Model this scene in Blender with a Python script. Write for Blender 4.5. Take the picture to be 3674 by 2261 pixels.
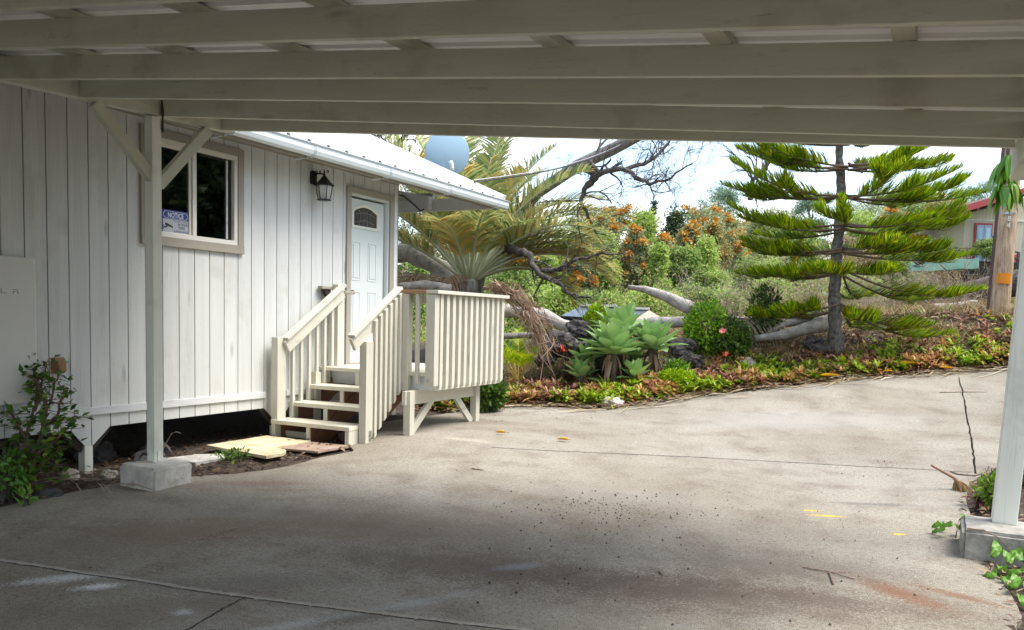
import bpy, bmesh, math, random
import numpy as np
from mathutils import Vector, Matrix, noise
from mathutils.geometry import delaunay_2d_cdt, tessellate_polygon

R = math.radians
rng = np.random.default_rng(7)
random.seed(7)
for o in list(bpy.data.objects):
    bpy.data.objects.remove(o)
SC = bpy.context.scene
COL = SC.collection

# ------------------------------------------------------------------ camera
# world: x = 0 is the house wall, y runs away along the wall, z = 0 is eye level
CAM = np.array([6.524, 0.0, 0.0])
RIGHT = np.array([0.88973361, 0.45577657, 0.02533398])
DOWN = np.array([0.05700159, -0.05586746, -0.99680973])
FWD = np.array([-0.45290718, 0.8883392, -0.07568714])
FPX, CX, CY, PW, PH = 3000.0, 1833.3, 1374.3, 3674.0, 2261.0
cam = bpy.data.cameras.new('camera')
cam.sensor_width = 36.0
cam.lens = 36.0 * FPX / PW
cam.shift_x = (PW / 2 - CX) / PW
cam.shift_y = (CY - PH / 2) / PW
cam.clip_start = 0.05
cam.clip_end = 2000
camo = bpy.data.objects.new('camera', cam)
COL.objects.link(camo)
camo.matrix_world = Matrix(((RIGHT[0], -DOWN[0], -FWD[0], CAM[0]), (RIGHT[1], -DOWN[1], -FWD[1], CAM[1]),
                            (RIGHT[2], -DOWN[2], -FWD[2], CAM[2]), (0, 0, 0, 1)))
SC.camera = camo

# ------------------------------------------------------------------ sky and sun
SUN_EL, SUN_AZ = R(60), R(72)            # azimuth measured from +y towards +x
world = bpy.data.worlds.new('World')
SC.world = world
world.use_nodes = True
wn, wl = world.node_tree.nodes, world.node_tree.links
wn.clear()
w_out = wn.new('ShaderNodeOutputWorld')
w_bg = wn.new('ShaderNodeBackground')
w_sky = wn.new('ShaderNodeTexSky')
w_sky.sky_type = 'NISHITA'
w_sky.sun_disc = False
w_sky.sun_elevation = SUN_EL
w_sky.sun_rotation = SUN_AZ
w_sky.dust_density = 2.0
w_tc = wn.new('ShaderNodeTexCoord')
w_map = wn.new('ShaderNodeMapping')
w_map.inputs['Scale'].default_value = (1.0, 1.0, 3.2)
w_map.inputs['Location'].default_value = (0.3, 0.15, 0.05)
w_noise = wn.new('ShaderNodeTexNoise')
w_noise.inputs['Scale'].default_value = 3.4
w_noise.inputs['Detail'].default_value = 6
w_noise.inputs['Roughness'].default_value = 0.55
w_ramp = wn.new('ShaderNodeValToRGB')
w_ramp.color_ramp.elements[0].position = 0.47
w_ramp.color_ramp.elements[0].color = (0.05, 0.05, 0.05, 1)
w_ramp.color_ramp.elements[1].position = 0.66
w_ramp.color_ramp.elements[1].color = (1, 1, 1, 1)
w_mix = wn.new('ShaderNodeMix')
w_mix.data_type = 'RGBA'
w_mix.inputs[7].default_value = (7.0, 7.0, 7.0, 1)      # bright thin overcast
w_bg.inputs['Strength'].default_value = 0.11
wl.new(w_tc.outputs['Generated'], w_map.inputs['Vector'])
wl.new(w_map.outputs['Vector'], w_noise.inputs['Vector'])
wl.new(w_noise.outputs['Fac'], w_ramp.inputs['Fac'])
wl.new(w_ramp.outputs['Color'], w_mix.inputs[0])
wl.new(w_sky.outputs['Color'], w_mix.inputs[6])
wl.new(w_mix.outputs[2], w_bg.inputs['Color'])
wl.new(w_bg.outputs['Background'], w_out.inputs['Surface'])
sl = bpy.data.lights.new('sun', 'SUN')
sl.energy = 1.6
sl.angle = R(34)
sl.color = (1.0, 0.95, 0.86)
slo = bpy.data.objects.new('sun', sl)
COL.objects.link(slo)
sdir = Vector((math.sin(SUN_AZ) * math.cos(SUN_EL), math.cos(SUN_AZ) * math.cos(SUN_EL), math.sin(SUN_EL)))
slo.rotation_euler = sdir.to_track_quat('Z', 'Y').to_euler()
slo.location = (10, 10, 20)
SC.view_settings.view_transform = 'Standard'
SC.view_settings.look = 'None'
SC.view_settings.gamma = 1
SC.view_settings.use_curve_mapping = False
SC.view_settings.exposure = 1.72

# ------------------------------------------------------------------ pixel helpers (pixels of a 2457-wide view of the photo)
K = 3674.0 / 2457.0
def ray(x, y):
    return ((x * K - CX) / FPX) * RIGHT + ((y * K - CY) / FPX) * DOWN + FWD
def at(x, y, dep): return CAM + dep * ray(x, y)
def on_z(x, y, z):
    d = ray(x, y); return CAM + d * (z / d[2])

# ------------------------------------------------------------------ object helpers
def tag(o, label=None, cat=None, group=None, kind=None):
    if label: o['label'] = label
    if cat: o['category'] = cat
    if group: o['group'] = group
    if kind: o['kind'] = kind
    return o
def thing(name, label, cat, loc=(0, 0, 0), group=None, kind=None):
    o = bpy.data.objects.new(name, None)
    o.empty_display_size = 0.2
    COL.objects.link(o)
    o.location = [float(v) for v in loc]
    return tag(o, label, cat, group, kind)
def wloc(o):
    v = Vector(o.location)
    while o.parent is not None:
        o = o.parent
        v = v + Vector(o.location) if o.type == 'EMPTY' else v
    return v
def link(name, me, mat=None, parent=None, smooth=False):
    """verts of me are world coordinates"""
    o = bpy.data.objects.new(name, me)
    COL.objects.link(o)
    if mat is not None:
        for m in (mat if isinstance(mat, (list, tuple)) else [mat]):
            me.materials.append(m)
    if smooth and len(me.polygons):
        me.polygons.foreach_set('use_smooth', [True] * len(me.polygons))
    if parent is not None:
        o.parent = parent
        root = parent
        while root.parent is not None: root = root.parent
        if root.type == 'EMPTY':
            p = Matrix.Translation(root.location)
            o.matrix_parent_inverse = p.inverted() if parent is root else Matrix.Identity(4)
            if parent is not root:
                o.matrix_parent_inverse = Matrix.Identity(4)
    return o
def npmesh(name, V, F):
    V = np.asarray(V, np.float32); F = np.asarray(F, np.int32)
    me = bpy.data.meshes.new(name)
    m, k = F.shape
    me.vertices.add(len(V)); me.vertices.foreach_set('co', V.ravel())
    me.loops.add(m * k); me.loops.foreach_set('vertex_index', F.ravel())
    me.polygons.add(m); me.polygons.foreach_set('loop_start', np.arange(0, m * k, k, dtype=np.int32))
    me.update(calc_edges=True)
    return me
class MB:
    def __init__(s): s.v = []; s.f = []
    def add(s, vs, fs):
        n = len(s.v); s.v += [tuple(map(float, p)) for p in vs]; s.f += [tuple(i + n for i in f) for f in fs]; return s
    def box(s, a, b):
        x0, y0, z0 = a; x1, y1, z1 = b
        return s.add([(x0,y0,z0),(x1,y0,z0),(x1,y1,z0),(x0,y1,z0),(x0,y0,z1),(x1,y0,z1),(x1,y1,z1),(x0,y1,z1)],
                     [(0,3,2,1),(4,5,6,7),(0,1,5,4),(1,2,6,5),(2,3,7,6),(3,0,4,7)])
    def bar(s, p, q, w, h, up=(0, 0, 1)):
        """rectangular bar from p to q: w across, h along up"""
        p, q = Vector(p), Vector(q); d = (q - p).normalized(); u = Vector(up)
        sx = d.cross(u).normalized(); u = sx.cross(d).normalized()
        vs = []
        for c in (p, q):
            for a, b in ((-1,-1),(1,-1),(1,1),(-1,1)): vs.append(c + sx * a * w / 2 + u * b * h / 2)
        return s.add(vs, [(0,1,2,3),(7,6,5,4),(0,4,5,1),(1,5,6,2),(2,6,7,3),(3,7,4,0)])
    def prism(s, pts, axis, a, b):
        """polygon pts (2-D, convex or not) extruded along axis from a to b"""
        def mk(p, t):
            return {'x': (t, p[0], p[1]), 'y': (p[0], t, p[1]), 'z': (p[0], p[1], t)}[axis]
        n = len(pts)
        vs = [mk(p, a) for p in pts] + [mk(p, b) for p in pts]
        fs = [tuple(range(n)), tuple(range(2 * n - 1, n - 1, -1))]
        fs += [(i, i + n, (i + 1) % n + n, (i + 1) % n) for i in range(n)]
        return s.add(vs, fs)
    def tube(s, pts, rad, n=6, cap=True):
        pts = [Vector(p) for p in pts]
        if not hasattr(rad, '__len__'): rad = [rad] * len(pts)
        rings = []
        ref = Vector((0.3, 0.5, 0.81))
        base = len(s.v); vs = []; fs = []
        for i, p in enumerate(pts):
            d = (pts[min(i + 1, len(pts) - 1)] - pts[max(i - 1, 0)]).normalized()
            a = d.cross(ref)
            if a.length < 0.1: a = d.cross(Vector((1, 0, 0)))
            a.normalize(); b = d.cross(a)
            for k in range(n):
                t = 2 * math.pi * k / n
                vs.append(p + (a * math.cos(t) + b * math.sin(t)) * rad[i])
        for i in range(len(pts) - 1):
            for k in range(n):
                fs.append((i*n+k, i*n+(k+1) % n, (i+1)*n+(k+1) % n, (i+1)*n+k))
        if cap:
            fs.append(tuple(range(n - 1, -1, -1))); fs.append(tuple(range((len(pts)-1)*n, len(pts)*n)))
        return s.add(vs, fs)
    def lathe(s, prof, c, n=16, sx=1.0, sy=1.0):
        vs = []; fs = []
        for r, z in prof:
            for k in range(n):
                t = 2 * math.pi * (k + .5) / n
                vs.append((c[0] + sx * r * math.cos(t), c[1] + sy * r * math.sin(t), c[2] + z))
        for i in range(len(prof) - 1):
            for k in range(n): fs.append((i*n+k, i*n+(k+1) % n, (i+1)*n+(k+1) % n, (i+1)*n+k))
        fs.append(tuple(range(n - 1, -1, -1))); fs.append(tuple(range((len(prof)-1)*n, len(prof)*n)))
        return s.add(vs, fs)
    def build(s, name, mat, parent=None, smooth=False, bevel=0):
        me = bpy.data.meshes.new(name)
        me.from_pydata(s.v, [], s.f)
        bm = bmesh.new(); bm.from_mesh(me); bmesh.ops.recalc_face_normals(bm, faces=bm.faces); bm.to_mesh(me); bm.free()
        me.update()
        o = link(name, me, mat, parent, smooth)
        if bevel:
            b = o.modifiers.new('bevel', 'BEVEL'); b.width = bevel; b.segments = 2; b.limit_method = 'ANGLE'
        return o
def copy_thing(root, loc, rotz=0, scale=1, label=None, group=None):
    r = root.copy(); COL.objects.link(r); r.location = [float(v) for v in loc]; r.rotation_euler = (0, 0, rotz); r.scale = (scale,) * 3
    if label: r['label'] = label
    if group: r['group'] = group
    for ch in list(root.children):
        c = ch.copy(); COL.objects.link(c); c.parent = r; c.matrix_parent_inverse = ch.matrix_parent_inverse.copy()
        for g in list(ch.children):
            d = g.copy(); COL.objects.link(d); d.parent = c; d.matrix_parent_inverse = g.matrix_parent_inverse.copy()
    return r

# ------------------------------------------------------------------ materials
def nodes(name):
    m = bpy.data.materials.new(name); m.use_nodes = True
    nt = m.node_tree
    return m, nt.nodes, nt.links, nt.nodes['Principled BSDF']
def tex_noise(n, l, vec, scale, detail=4, rough=.55):
    t = n.new('ShaderNodeTexNoise'); t.inputs['Scale'].default_value = scale
    t.inputs['Detail'].default_value = detail; t.inputs['Roughness'].default_value = rough
    l.new(vec, t.inputs['Vector']); return t.outputs['Fac']
def ramp(n, l, fac, stops):
    r = n.new('ShaderNodeValToRGB'); e = r.color_ramp.elements
    while len(e) < len(stops): e.new(0.5)
    for i, (p, c) in enumerate(stops):
        e[i].position = p; e[i].color = (c[0], c[1], c[2], 1) if hasattr(c, '__len__') else (c, c, c, 1)
    l.new(fac, r.inputs['Fac']); return r.outputs['Color']
def mixc(n, l, fac, a, b, mode='MIX'):
    m = n.new('ShaderNodeMix'); m.data_type = 'RGBA'; m.blend_type = mode
    for i, v in ((0, fac), (6, a), (7, b)):
        if hasattr(v, 'is_output'): l.new(v, m.inputs[i])
        elif i == 0: m.inputs[0].default_value = v
        else: m.inputs[i].default_value = (v[0], v[1], v[2], 1)
    return m.outputs[2]
def bump(n, l, h, bsdf, strength=.3, dist=.01):
    b = n.new('ShaderNodeBump'); b.inputs['Strength'].default_value = strength; b.inputs['Distance'].default_value = dist
    l.new(h, b.inputs['Height']); l.new(b.outputs['Normal'], bsdf.inputs['Normal'])
def coords(n, l, scale=(1, 1, 1), jitter=True):
    tc = n.new('ShaderNodeTexCoord'); mp = n.new('ShaderNodeMapping')
    mp.inputs['Scale'].default_value = scale
    l.new(tc.outputs['Object'], mp.inputs['Vector'])
    if not jitter: return mp.outputs['Vector']
    oi = n.new('ShaderNodeObjectInfo'); mul = n.new('ShaderNodeMath'); mul.operation = 'MULTIPLY'; mul.inputs[1].default_value = 37.0
    l.new(oi.outputs['Random'], mul.inputs[0])
    ad = n.new('ShaderNodeVectorMath'); ad.operation = 'ADD'
    l.new(mp.outputs['Vector'], ad.inputs[0]); l.new(mul.outputs[0], ad.inputs[1])
    return ad.outputs[0]
def paint(name, col, axis, dirt=(.35, .3, .22), dirt_amt=.35, rough=.6, worn=None, bumps=.25):
    """brushed paint over wood, grain along axis"""
    m, n, l, b = nodes(name)
    sc = {'X': (.5, 9, 9), 'Y': (9, .5, 9), 'Z': (9, 9, .5)}[axis]
    fine = {'X': (3, 90, 90), 'Y': (90, 3, 90), 'Z': (90, 90, 3)}[axis]
    v = coords(n, l, sc); vf = coords(n, l, fine); vi = coords(n, l, (1, 1, 1))
    blot = tex_noise(n, l, v, 1.0, 5, .6); fin = tex_noise(n, l, vf, 1.0, 3, .6); big = tex_noise(n, l, vi, 2.2, 4, .6)
    c = mixc(n, l, ramp(n, l, blot, [(.38, 0), (.72, 1)]), [x * .93 for x in col], [min(1, x * 1.05) for x in col])
    dk = ramp(n, l, big, [(.56, 0), (.78, dirt_amt)])
    c = mixc(n, l, dk, c, dirt)
    ln = ramp(n, l, fin, [(.64, 0), (.74, .30)])
    c = mixc(n, l, ln, c, [x * .62 for x in col])
    if worn:
        wv = coords(n, l, {'X': (2, 14, 14), 'Y': (14, 2, 14), 'Z': (14, 14, 2)}[axis])
        wf = ramp(n, l, tex_noise(n, l, wv, 1.0, 6, .7), [(.65, 0), (.70, .8)])
        c = mixc(n, l, wf, c, worn)
    # small knots
    vo = n.new('ShaderNodeTexVoronoi'); vo.inputs['Scale'].default_value = 1.0
    l.new(coords(n, l, {'X': (1.1, 5, 5), 'Y': (5, 1.1, 5), 'Z': (5, 5, 1.1)}[axis]), vo.inputs['Vector'])
    cr = tex_noise(n, l, coords(n, l, {'X': (.55, 13, 13), 'Y': (13, .55, 13), 'Z': (13, 13, .55)}[axis]), 1.0, 2, .5)
    c = mixc(n, l, ramp(n, l, cr, [(.494, 0), (.4995, .34), (.5005, .34), (.506, 0)]), c, [x * .6 for x in col])
    kn = ramp(n, l, vo.outputs['Distance'], [(.045, .6), (.13, 0)])
    c = mixc(n, l, kn, c, [x * .45 for x in col])
    l.new(c, b.inputs['Base Color']); b.inputs['Roughness'].default_value = rough
    bump(n, l, fin, b, bumps, .004)
    return m
def plain(name, col, rough=.5, metal=0, var=.08, scale=8, spec=.5):
    m, n, l, b = nodes(name)
    v = coords(n, l)
    f = tex_noise(n, l, v, scale, 5, .6)
    c = mixc(n, l, f, [x * (1 - var) for x in col], [min(1, x * (1 + var)) for x in col])
    l.new(c, b.inputs['Base Color']); b.inputs['Roughness'].default_value = rough; b.inputs['Metallic'].default_value = metal
    b.inputs['Specular IOR Level'].default_value = spec
    return m
def leafmat(name, stops, trans=.35, rough=.45, spec=.35):
    """each leaf (mesh island) gets its own colour from the ramp"""
    m, n, l, b = nodes(name)
    def sat(c, k=1.2 if not name.startswith('palm') else 1.0):
        y = .3 * c[0] + .59 * c[1] + .11 * c[2]; return tuple(max(.004, y + (q - y) * k) for q in c)
    stops = [(p, sat(c)) for p, c in stops]
    g = n.new('ShaderNodeNewGeometry')
    c = ramp(n, l, g.outputs['Random Per Island'], stops)
    l.new(c, b.inputs['Base Color']); b.inputs['Roughness'].default_value = rough
    b.inputs['Specular IOR Level'].default_value = spec
    if trans:
        t = n.new('ShaderNodeBsdfTranslucent'); mx = n.new('ShaderNodeMixShader'); mx.inputs[0].default_value = trans
        l.new(c, t.inputs['Color']); l.new(b.outputs[0], mx.inputs[1]); l.new(t.outputs[0], mx.inputs[2])
        l.new(mx.outputs[0], n['Material Output'].inputs['Surface'])
    return m
def bark(name, a, b2, scale=(9, 9, 2.2), amt=.8):
    m, n, l, b = nodes(name)
    v = coords(n, l, scale); f = tex_noise(n, l, v, 1.6, 7, .7); g = tex_noise(n, l, coords(n, l, (3, 3, 3)), 1.5, 3, .6)
    c = ramp(n, l, f, [(.36, a), (.62, b2)])
    c = mixc(n, l, ramp(n, l, g, [(.5, 0), (.75, .4)]), c, [min(1, x * 1.4) for x in b2])
    l.new(c, b.inputs['Base Color']); b.inputs['Roughness'].default_value = .9
    bump(n, l, f, b, amt, .03)
    return m

TIMBER_COL = (.52, .53, .43)
M = {}
for ax in 'XYZ':
    M['timber' + ax] = paint('beige_timber_paint_' + ax, TIMBER_COL, ax, dirt=(.22, .19, .13), dirt_amt=.6, worn=(.33, .31, .24))
    M['cream' + ax] = paint('cream_stair_paint_' + ax, (.60, .585, .50), ax, dirt=(.38, .34, .26), dirt_amt=.45, worn=(.47, .45, .39))
M['tread'] = paint('worn_tread_paint', (.66, .63, .52), 'X', dirt_amt=.30, worn=(.5, .44, .32))
M['siding'] = paint('white_siding_paint', (.61, .63, .62), 'Z', dirt=(.40, .37, .32), dirt_amt=.5, bumps=.55, worn=(.50, .49, .46))
M['groove'] = plain('bare_groove_wood', (.035, .03, .026), .9)  # dark groove wood, its near-black colour also stands in for shade in the grooves
M['trimY'] = paint('white_trim_paint', (.66, .675, .69), 'Y', dirt_amt=.12)
M['taupeY'] = paint('taupe_trim_paint_y', (.32, .30, .25), 'Y', dirt_amt=.2)
M['taupeZ'] = paint('taupe_trim_paint_z', (.33, .31, .26), 'Z', dirt_amt=.2)
M['vinyl'] = plain('white_vinyl', (.70, .69, .63), .4, var=.03)
M['door'] = plain('pale_door_paint', (.60, .66, .66), .45, var=.02, scale=3)
M['post_white'] = paint('weathered_white_post_paint', (.78, .80, .72), 'Z', dirt=(.3, .3, .26), dirt_amt=.5)
M['roof_metal'] = plain('white_roof_metal', (.66, .66, .65), .42, var=.04, scale=3)
M['roof_under'] = plain('pale_roof_sheet', (.72, .73, .74), .4, var=.06, scale=2)
M['gutter'] = plain('pale_gutter_aluminium', (.60, .655, .69), .35, var=.08, scale=5)
M['bracket'] = plain('galvanised_steel', (.45, .45, .46), .45, .7)
M['black_metal'] = plain('black_iron', (.018, .016, .014), .45, .4)
M['dark_steel'] = plain('dark_post_bracket', (.035, .038, .042), .5, .3)
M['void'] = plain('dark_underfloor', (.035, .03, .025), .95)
M['brown_wood'] = paint('bare_brown_wood', (.22, .10, .05), 'Y', dirt=(.05, .03, .02), dirt_amt=.7)
M['cap_brown'] = paint('bare_brown_cap', (.38, .21, .11), 'X', dirt=(.2, .12, .07), dirt_amt=.4)
M['battery'] = plain('white_powder_coat', (.66, .665, .645), .35, var=.015)
M['grey_print'] = plain('grey_lettering', (.30, .30, .31), .5)
M['outlet'] = plain('brown_plastic', (.30, .155, .06), .5, var=.12, scale=20)
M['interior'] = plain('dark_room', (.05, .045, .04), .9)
M['sign_white'] = plain('sign_white', (.42, .45, .50), .5, var=.03)
M['sign_blue'] = plain('sign_blue', (.02, .04, .22), .45, var=.03)
M['sign_black'] = plain('sign_black', (.02, .02, .03), .5)
M['sign_pale'] = plain('sign_pale_print', (.62, .65, .72), .5)
M['dish'] = plain('blue_grey_dish', (.31, .46, .57), .45, var=.03)
M['white_plastic'] = plain('white_plastic', (.78, .78, .76), .4)
M['cable'] = plain('black_cable', (.02, .02, .022), .6)
def glass_mat(name, rough=.02, tint=(1, 1, 1)):
    m, n, l, b = nodes(name)
    n.remove(b)
    tr = n.new('ShaderNodeBsdfTransparent'); tr.inputs[0].default_value = (*[.55 * t for t in tint], 1)
    gl = n.new('ShaderNodeBsdfGlossy'); gl.inputs['Roughness'].default_value = rough
    gl.inputs[0].default_value = (.95, .97, 1, 1)
    fr = n.new('ShaderNodeFresnel'); fr.inputs['IOR'].default_value = 1.38
    mx = n.new('ShaderNodeMixShader')
    l.new(fr.outputs[0], mx.inputs[0]); l.new(tr.outputs[0], mx.inputs[1]); l.new(gl.outputs[0], mx.inputs[2])
    l.new(mx.outputs[0], n['Material Output'].inputs['Surface'])
    return m
M['glass'] = glass_mat('window_glass')
M['lamp_glass'] = plain('seeded_lamp_glass', (.42, .44, .40), .2, var=.2, scale=30)

# concrete driveway, with its stains
def concrete_mat():
    m, n, l, b = nodes('driveway_concrete')
    tc = n.new('ShaderNodeTexCoord'); P = tc.outputs['Object']
    mp = n.new('ShaderNodeMapping'); mp.inputs['Scale'].default_value = (1, 1, 0); l.new(P, mp.inputs['Vector']); V = mp.outputs['Vector']
    big = tex_noise(n, l, V, .55, 5, .62); mid = tex_noise(n, l, V, 2.1, 6, .65); fin = tex_noise(n, l, V, 34, 5, .75); sand = tex_noise(n, l, V, 170, 3, .8); fin2 = tex_noise(n, l, V, 60, 4, .75)
    c = ramp(n, l, big, [(.30, (.26, .230, .182)), (.50, (.33, .302, .248)), (.72, (.40, .374, .32))])
    st = ramp(n, l, mid, [(.48, 0), (.68, .6)])
    c = mixc(n, l, st, c, (.19, .15, .115))
    spk = ramp(n, l, fin, [(.30, .42), (.45, .88), (.56, 1.0), (.70, 1.22)])
    c = mixc(n, l, 1.0, c, spk, 'MULTIPLY')
    sp2 = ramp(n, l, sand, [(.38, .25), (.50, 1.0), (.62, 1.4)])
    c = mixc(n, l, .9, c, sp2, 'MULTIPLY')
    # individual stains: (x, y, rx, ry, angle, colour, strength, edge noise)
    def stain(c, x, y, rx, ry, ang, col, s, nz=.55, ns=3.0, inner=.35):
        mp2 = n.new('ShaderNodeMapping'); mp2.vector_type = 'TEXTURE'
        mp2.inputs['Location'].default_value = (x, y, 0); mp2.inputs['Rotation'].default_value = (0, 0, ang); mp2.inputs['Scale'].default_value = (rx, ry, 1)
        l.new(V, mp2.inputs['Vector'])
        ln = n.new('ShaderNodeVectorMath'); ln.operation = 'LENGTH'; l.new(mp2.outputs['Vector'], ln.inputs[0])
        nn = tex_noise(n, l, V, ns, 6, .7)
        ma = n.new('ShaderNodeMath'); ma.operation = 'MULTIPLY_ADD'; ma.inputs[1].default_value = nz * 2
        l.new(nn, ma.inputs[0]); l.new(ln.outputs['Value'], ma.inputs[2])
        mb_ = n.new('ShaderNodeMath'); mb_.operation = 'MULTIPLY_ADD'; mb_.inputs[1].default_value = 3.6; l.new(fin2, mb_.inputs[0]); l.new(ma.outputs[0], mb_.inputs[2]); ma = mb_
        sb = n.new('ShaderNodeMath'); sb.operation = 'SUBTRACT'; sb.inputs[1].default_value = nz + 1.8; l.new(ma.outputs[0], sb.inputs[0])
        f = ramp(n, l, sb.outputs[0], [(inner, s), (1.0, 0)])
        return mixc(n, l, f, c, col)
    for px, py, rx, ry, a, col, s, nz, ns in STAINS:
        p = gnd(px, py)
        c = stain(c, p[0], p[1], rx, ry, a, col, s, nz, ns)
    vo = n.new('ShaderNodeTexVoronoi'); vo.inputs['Scale'].default_value = 5.5; vo.inputs['Randomness'].default_value = 1; l.new(V, vo.inputs['Vector'])
    sz_ = n.new('ShaderNodeSeparateColor'); l.new(vo.outputs['Color'], sz_.inputs[0]); dv = n.new('ShaderNodeMath'); dv.operation = 'DIVIDE'; l.new(vo.outputs['Distance'], dv.inputs[0]); l.new(sz_.outputs[0], dv.inputs[1])
    c = mixc(n, l, ramp(n, l, dv.outputs[0], [(.06, .75), (.085, 0)]), c, (.06, .052, .045))
    vo2 = n.new('ShaderNodeTexVoronoi'); vo2.inputs['Scale'].default_value = 3.1; l.new(V, vo2.inputs['Vector'])
    c = mixc(n, l, ramp(n, l, vo2.outputs['Distance'], [(.022, .7), (.03, 0)]), c, (.55, .53, .48))
    l.new(c, b.inputs['Base Color']); b.inputs['Roughness'].default_value = .88
    b.inputs['Specular IOR Level'].default_value = .3
    hm = n.new('ShaderNodeMath'); hm.operation = 'ADD'; l.new(fin, hm.inputs[0]); l.new(sand, hm.inputs[1])
    bump(n, l, hm.outputs[0], b, .45, .012)
    return m
def soil_mat():
    m, n, l, b = nodes('garden_soil')
    tc = n.new('ShaderNodeTexCoord'); P = tc.outputs['Object']
    a = tex_noise(n, l, P, 1.2, 5, .6); f = tex_noise(n, l, P, 16, 6, .75); far = tex_noise(n, l, P, .25, 5, .6)
    near = ramp(n, l, f, [(.32, (.022, .016, .012)), (.5, (.06, .042, .030)), (.66, (.13, .095, .065))])
    veg = ramp(n, l, far, [(.38, (.055, .085, .025)), (.52, (.12, .115, .055)), (.66, (.20, .155, .09))])
    sp = n.new('ShaderNodeSeparateXYZ'); l.new(P, sp.inputs[0])
    fr = ramp(n, l, sp.outputs['Y'], [(0, 0), (1, 1)])
    mr = n.new('ShaderNodeMapRange'); mr.inputs[1].default_value = 15; mr.inputs[2].default_value = 21; l.new(sp.outputs['Y'], mr.inputs[0])
    c = mixc(n, l, mr.outputs[0], near, veg)
    l.new(c, b.inputs['Base Color']); b.inputs['Roughness'].default_value = .95
    bump(n, l, f, b, .8, .03)
    return m

# ------------------------------------------------------------------ terrain
def far(px, dep, z):
    p = at(px, 780, dep); return (p[0], p[1], z)
CTRL = [(5, 2, -1.45), (2, 3, -1.45), (8, 3, -1.47), (5, -3, -1.47), (.86, 4.7, -1.425), (3, 4, -1.448), (6.7, 6, -1.45), (1.2, 7, -1.335), (1.45, 7.6, -1.275), (1.45, 9.04, -1.265),
        (1.2, 10.4, -1.225), (-1, 5, -1.42), (-3, 8, -1.36), (0, 7, -1.36), (-3, 3, -1.45), (4, 8, -1.385), (6.9, 8.3, -1.37), (8.5, 8, -1.3), (3.94, 12.1, -.952), (2.5, 10.9, -1.12), (7.39, 15., -.59), (5.6, 13.6, -.76),
        (2.0, 12.3, -.82), (1, 11.6, -1.02), (0, 11.5, -1.1), (5.07, 14.6, -.50), (7.4, 17.0, .10), (9, 15, -.45), (9.5, 18, .25), (3, 14.5, -.42), (0, 14.5, -.62), (-3, 13, -.95),
        (-20, 8, -1.3), (-20, -10, -1.5), (0, -20, -1.6), (20, -15, -1.4), (14, 3, -1.25), (22, 10, -.2), (14, 14, -.2),
        far(900, 25, -.7), far(1500, 25, -.45), far(2000, 25, .15), far(2400, 25, .75), far(2800, 30, 1.6),
        far(700, 42, -.6), far(1500, 42, -.2), far(2000, 42, 1.2), far(2400, 42, 2.6), far(3000, 45, 3.2),
        far(400, 75, 1.0), far(1500, 75, 2.2), far(2000, 75, 3.6), far(2500, 75, 5.6),
        far(0, 130, 5), far(1500, 130, 7), far(2500, 130, 12), far(3500, 100, 9), far(-1500, 90, 3)]
_C = np.array(CTRL, float)
def _phi(r2): return np.where(r2 > 1e-12, .5 * r2 * np.log(np.maximum(r2, 1e-12)), 0)
def _fit():
    n = len(_C); d2 = ((_C[:, None, :2] - _C[None, :, :2]) ** 2).sum(-1)
    A = np.zeros((n + 3, n + 3)); A[:n, :n] = _phi(d2) + np.eye(n) * .02
    A[:n, n] = 1; A[:n, n + 1:] = _C[:, :2]; A[n, :n] = 1; A[n + 1:, :n] = _C[:, :2].T
    return np.linalg.solve(A, np.concatenate([_C[:, 2], np.zeros(3)]))
_W = _fit()
def gz(x, y):
    x = np.atleast_1d(np.asarray(x, float)); y = np.atleast_1d(np.asarray(y, float))
    q = np.stack([x.ravel(), y.ravel()], 1); out = np.empty(len(q))
    for i in range(0, len(q), 20000):
        s = q[i:i + 20000]; d2 = ((s[:, None] - _C[None, :, :2]) ** 2).sum(-1)
        out[i:i + 20000] = _phi(d2) @ _W[:-3] + _W[-3] + s @ _W[-2:]
    return out.reshape(x.shape)
def gz1(x, y): return float(gz(x, y)[0])
def gnd(px, py, off=0.0):
    """where the view through a pixel meets the ground"""
    d = ray(px, py); t0 = 1.0; prev = 1.0
    ts = np.concatenate([np.arange(1.5, 30, .05), np.arange(30, 140, .5)])
    P = CAM[None] + ts[:, None] * d[None]
    h = P[:, 2] - gz(P[:, 0], P[:, 1]) - off
    k = int(np.argmax(h < 0)) if (h < 0).any() else len(ts) - 1
    if k > 0:
        a = h[k - 1] / (h[k - 1] - h[k] + 1e-12); t = ts[k - 1] + a * (ts[k] - ts[k - 1])
    else: t = ts[0]
    p = CAM + t * d
    return np.array([p[0], p[1], gz1(p[0], p[1]) + off])

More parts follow.
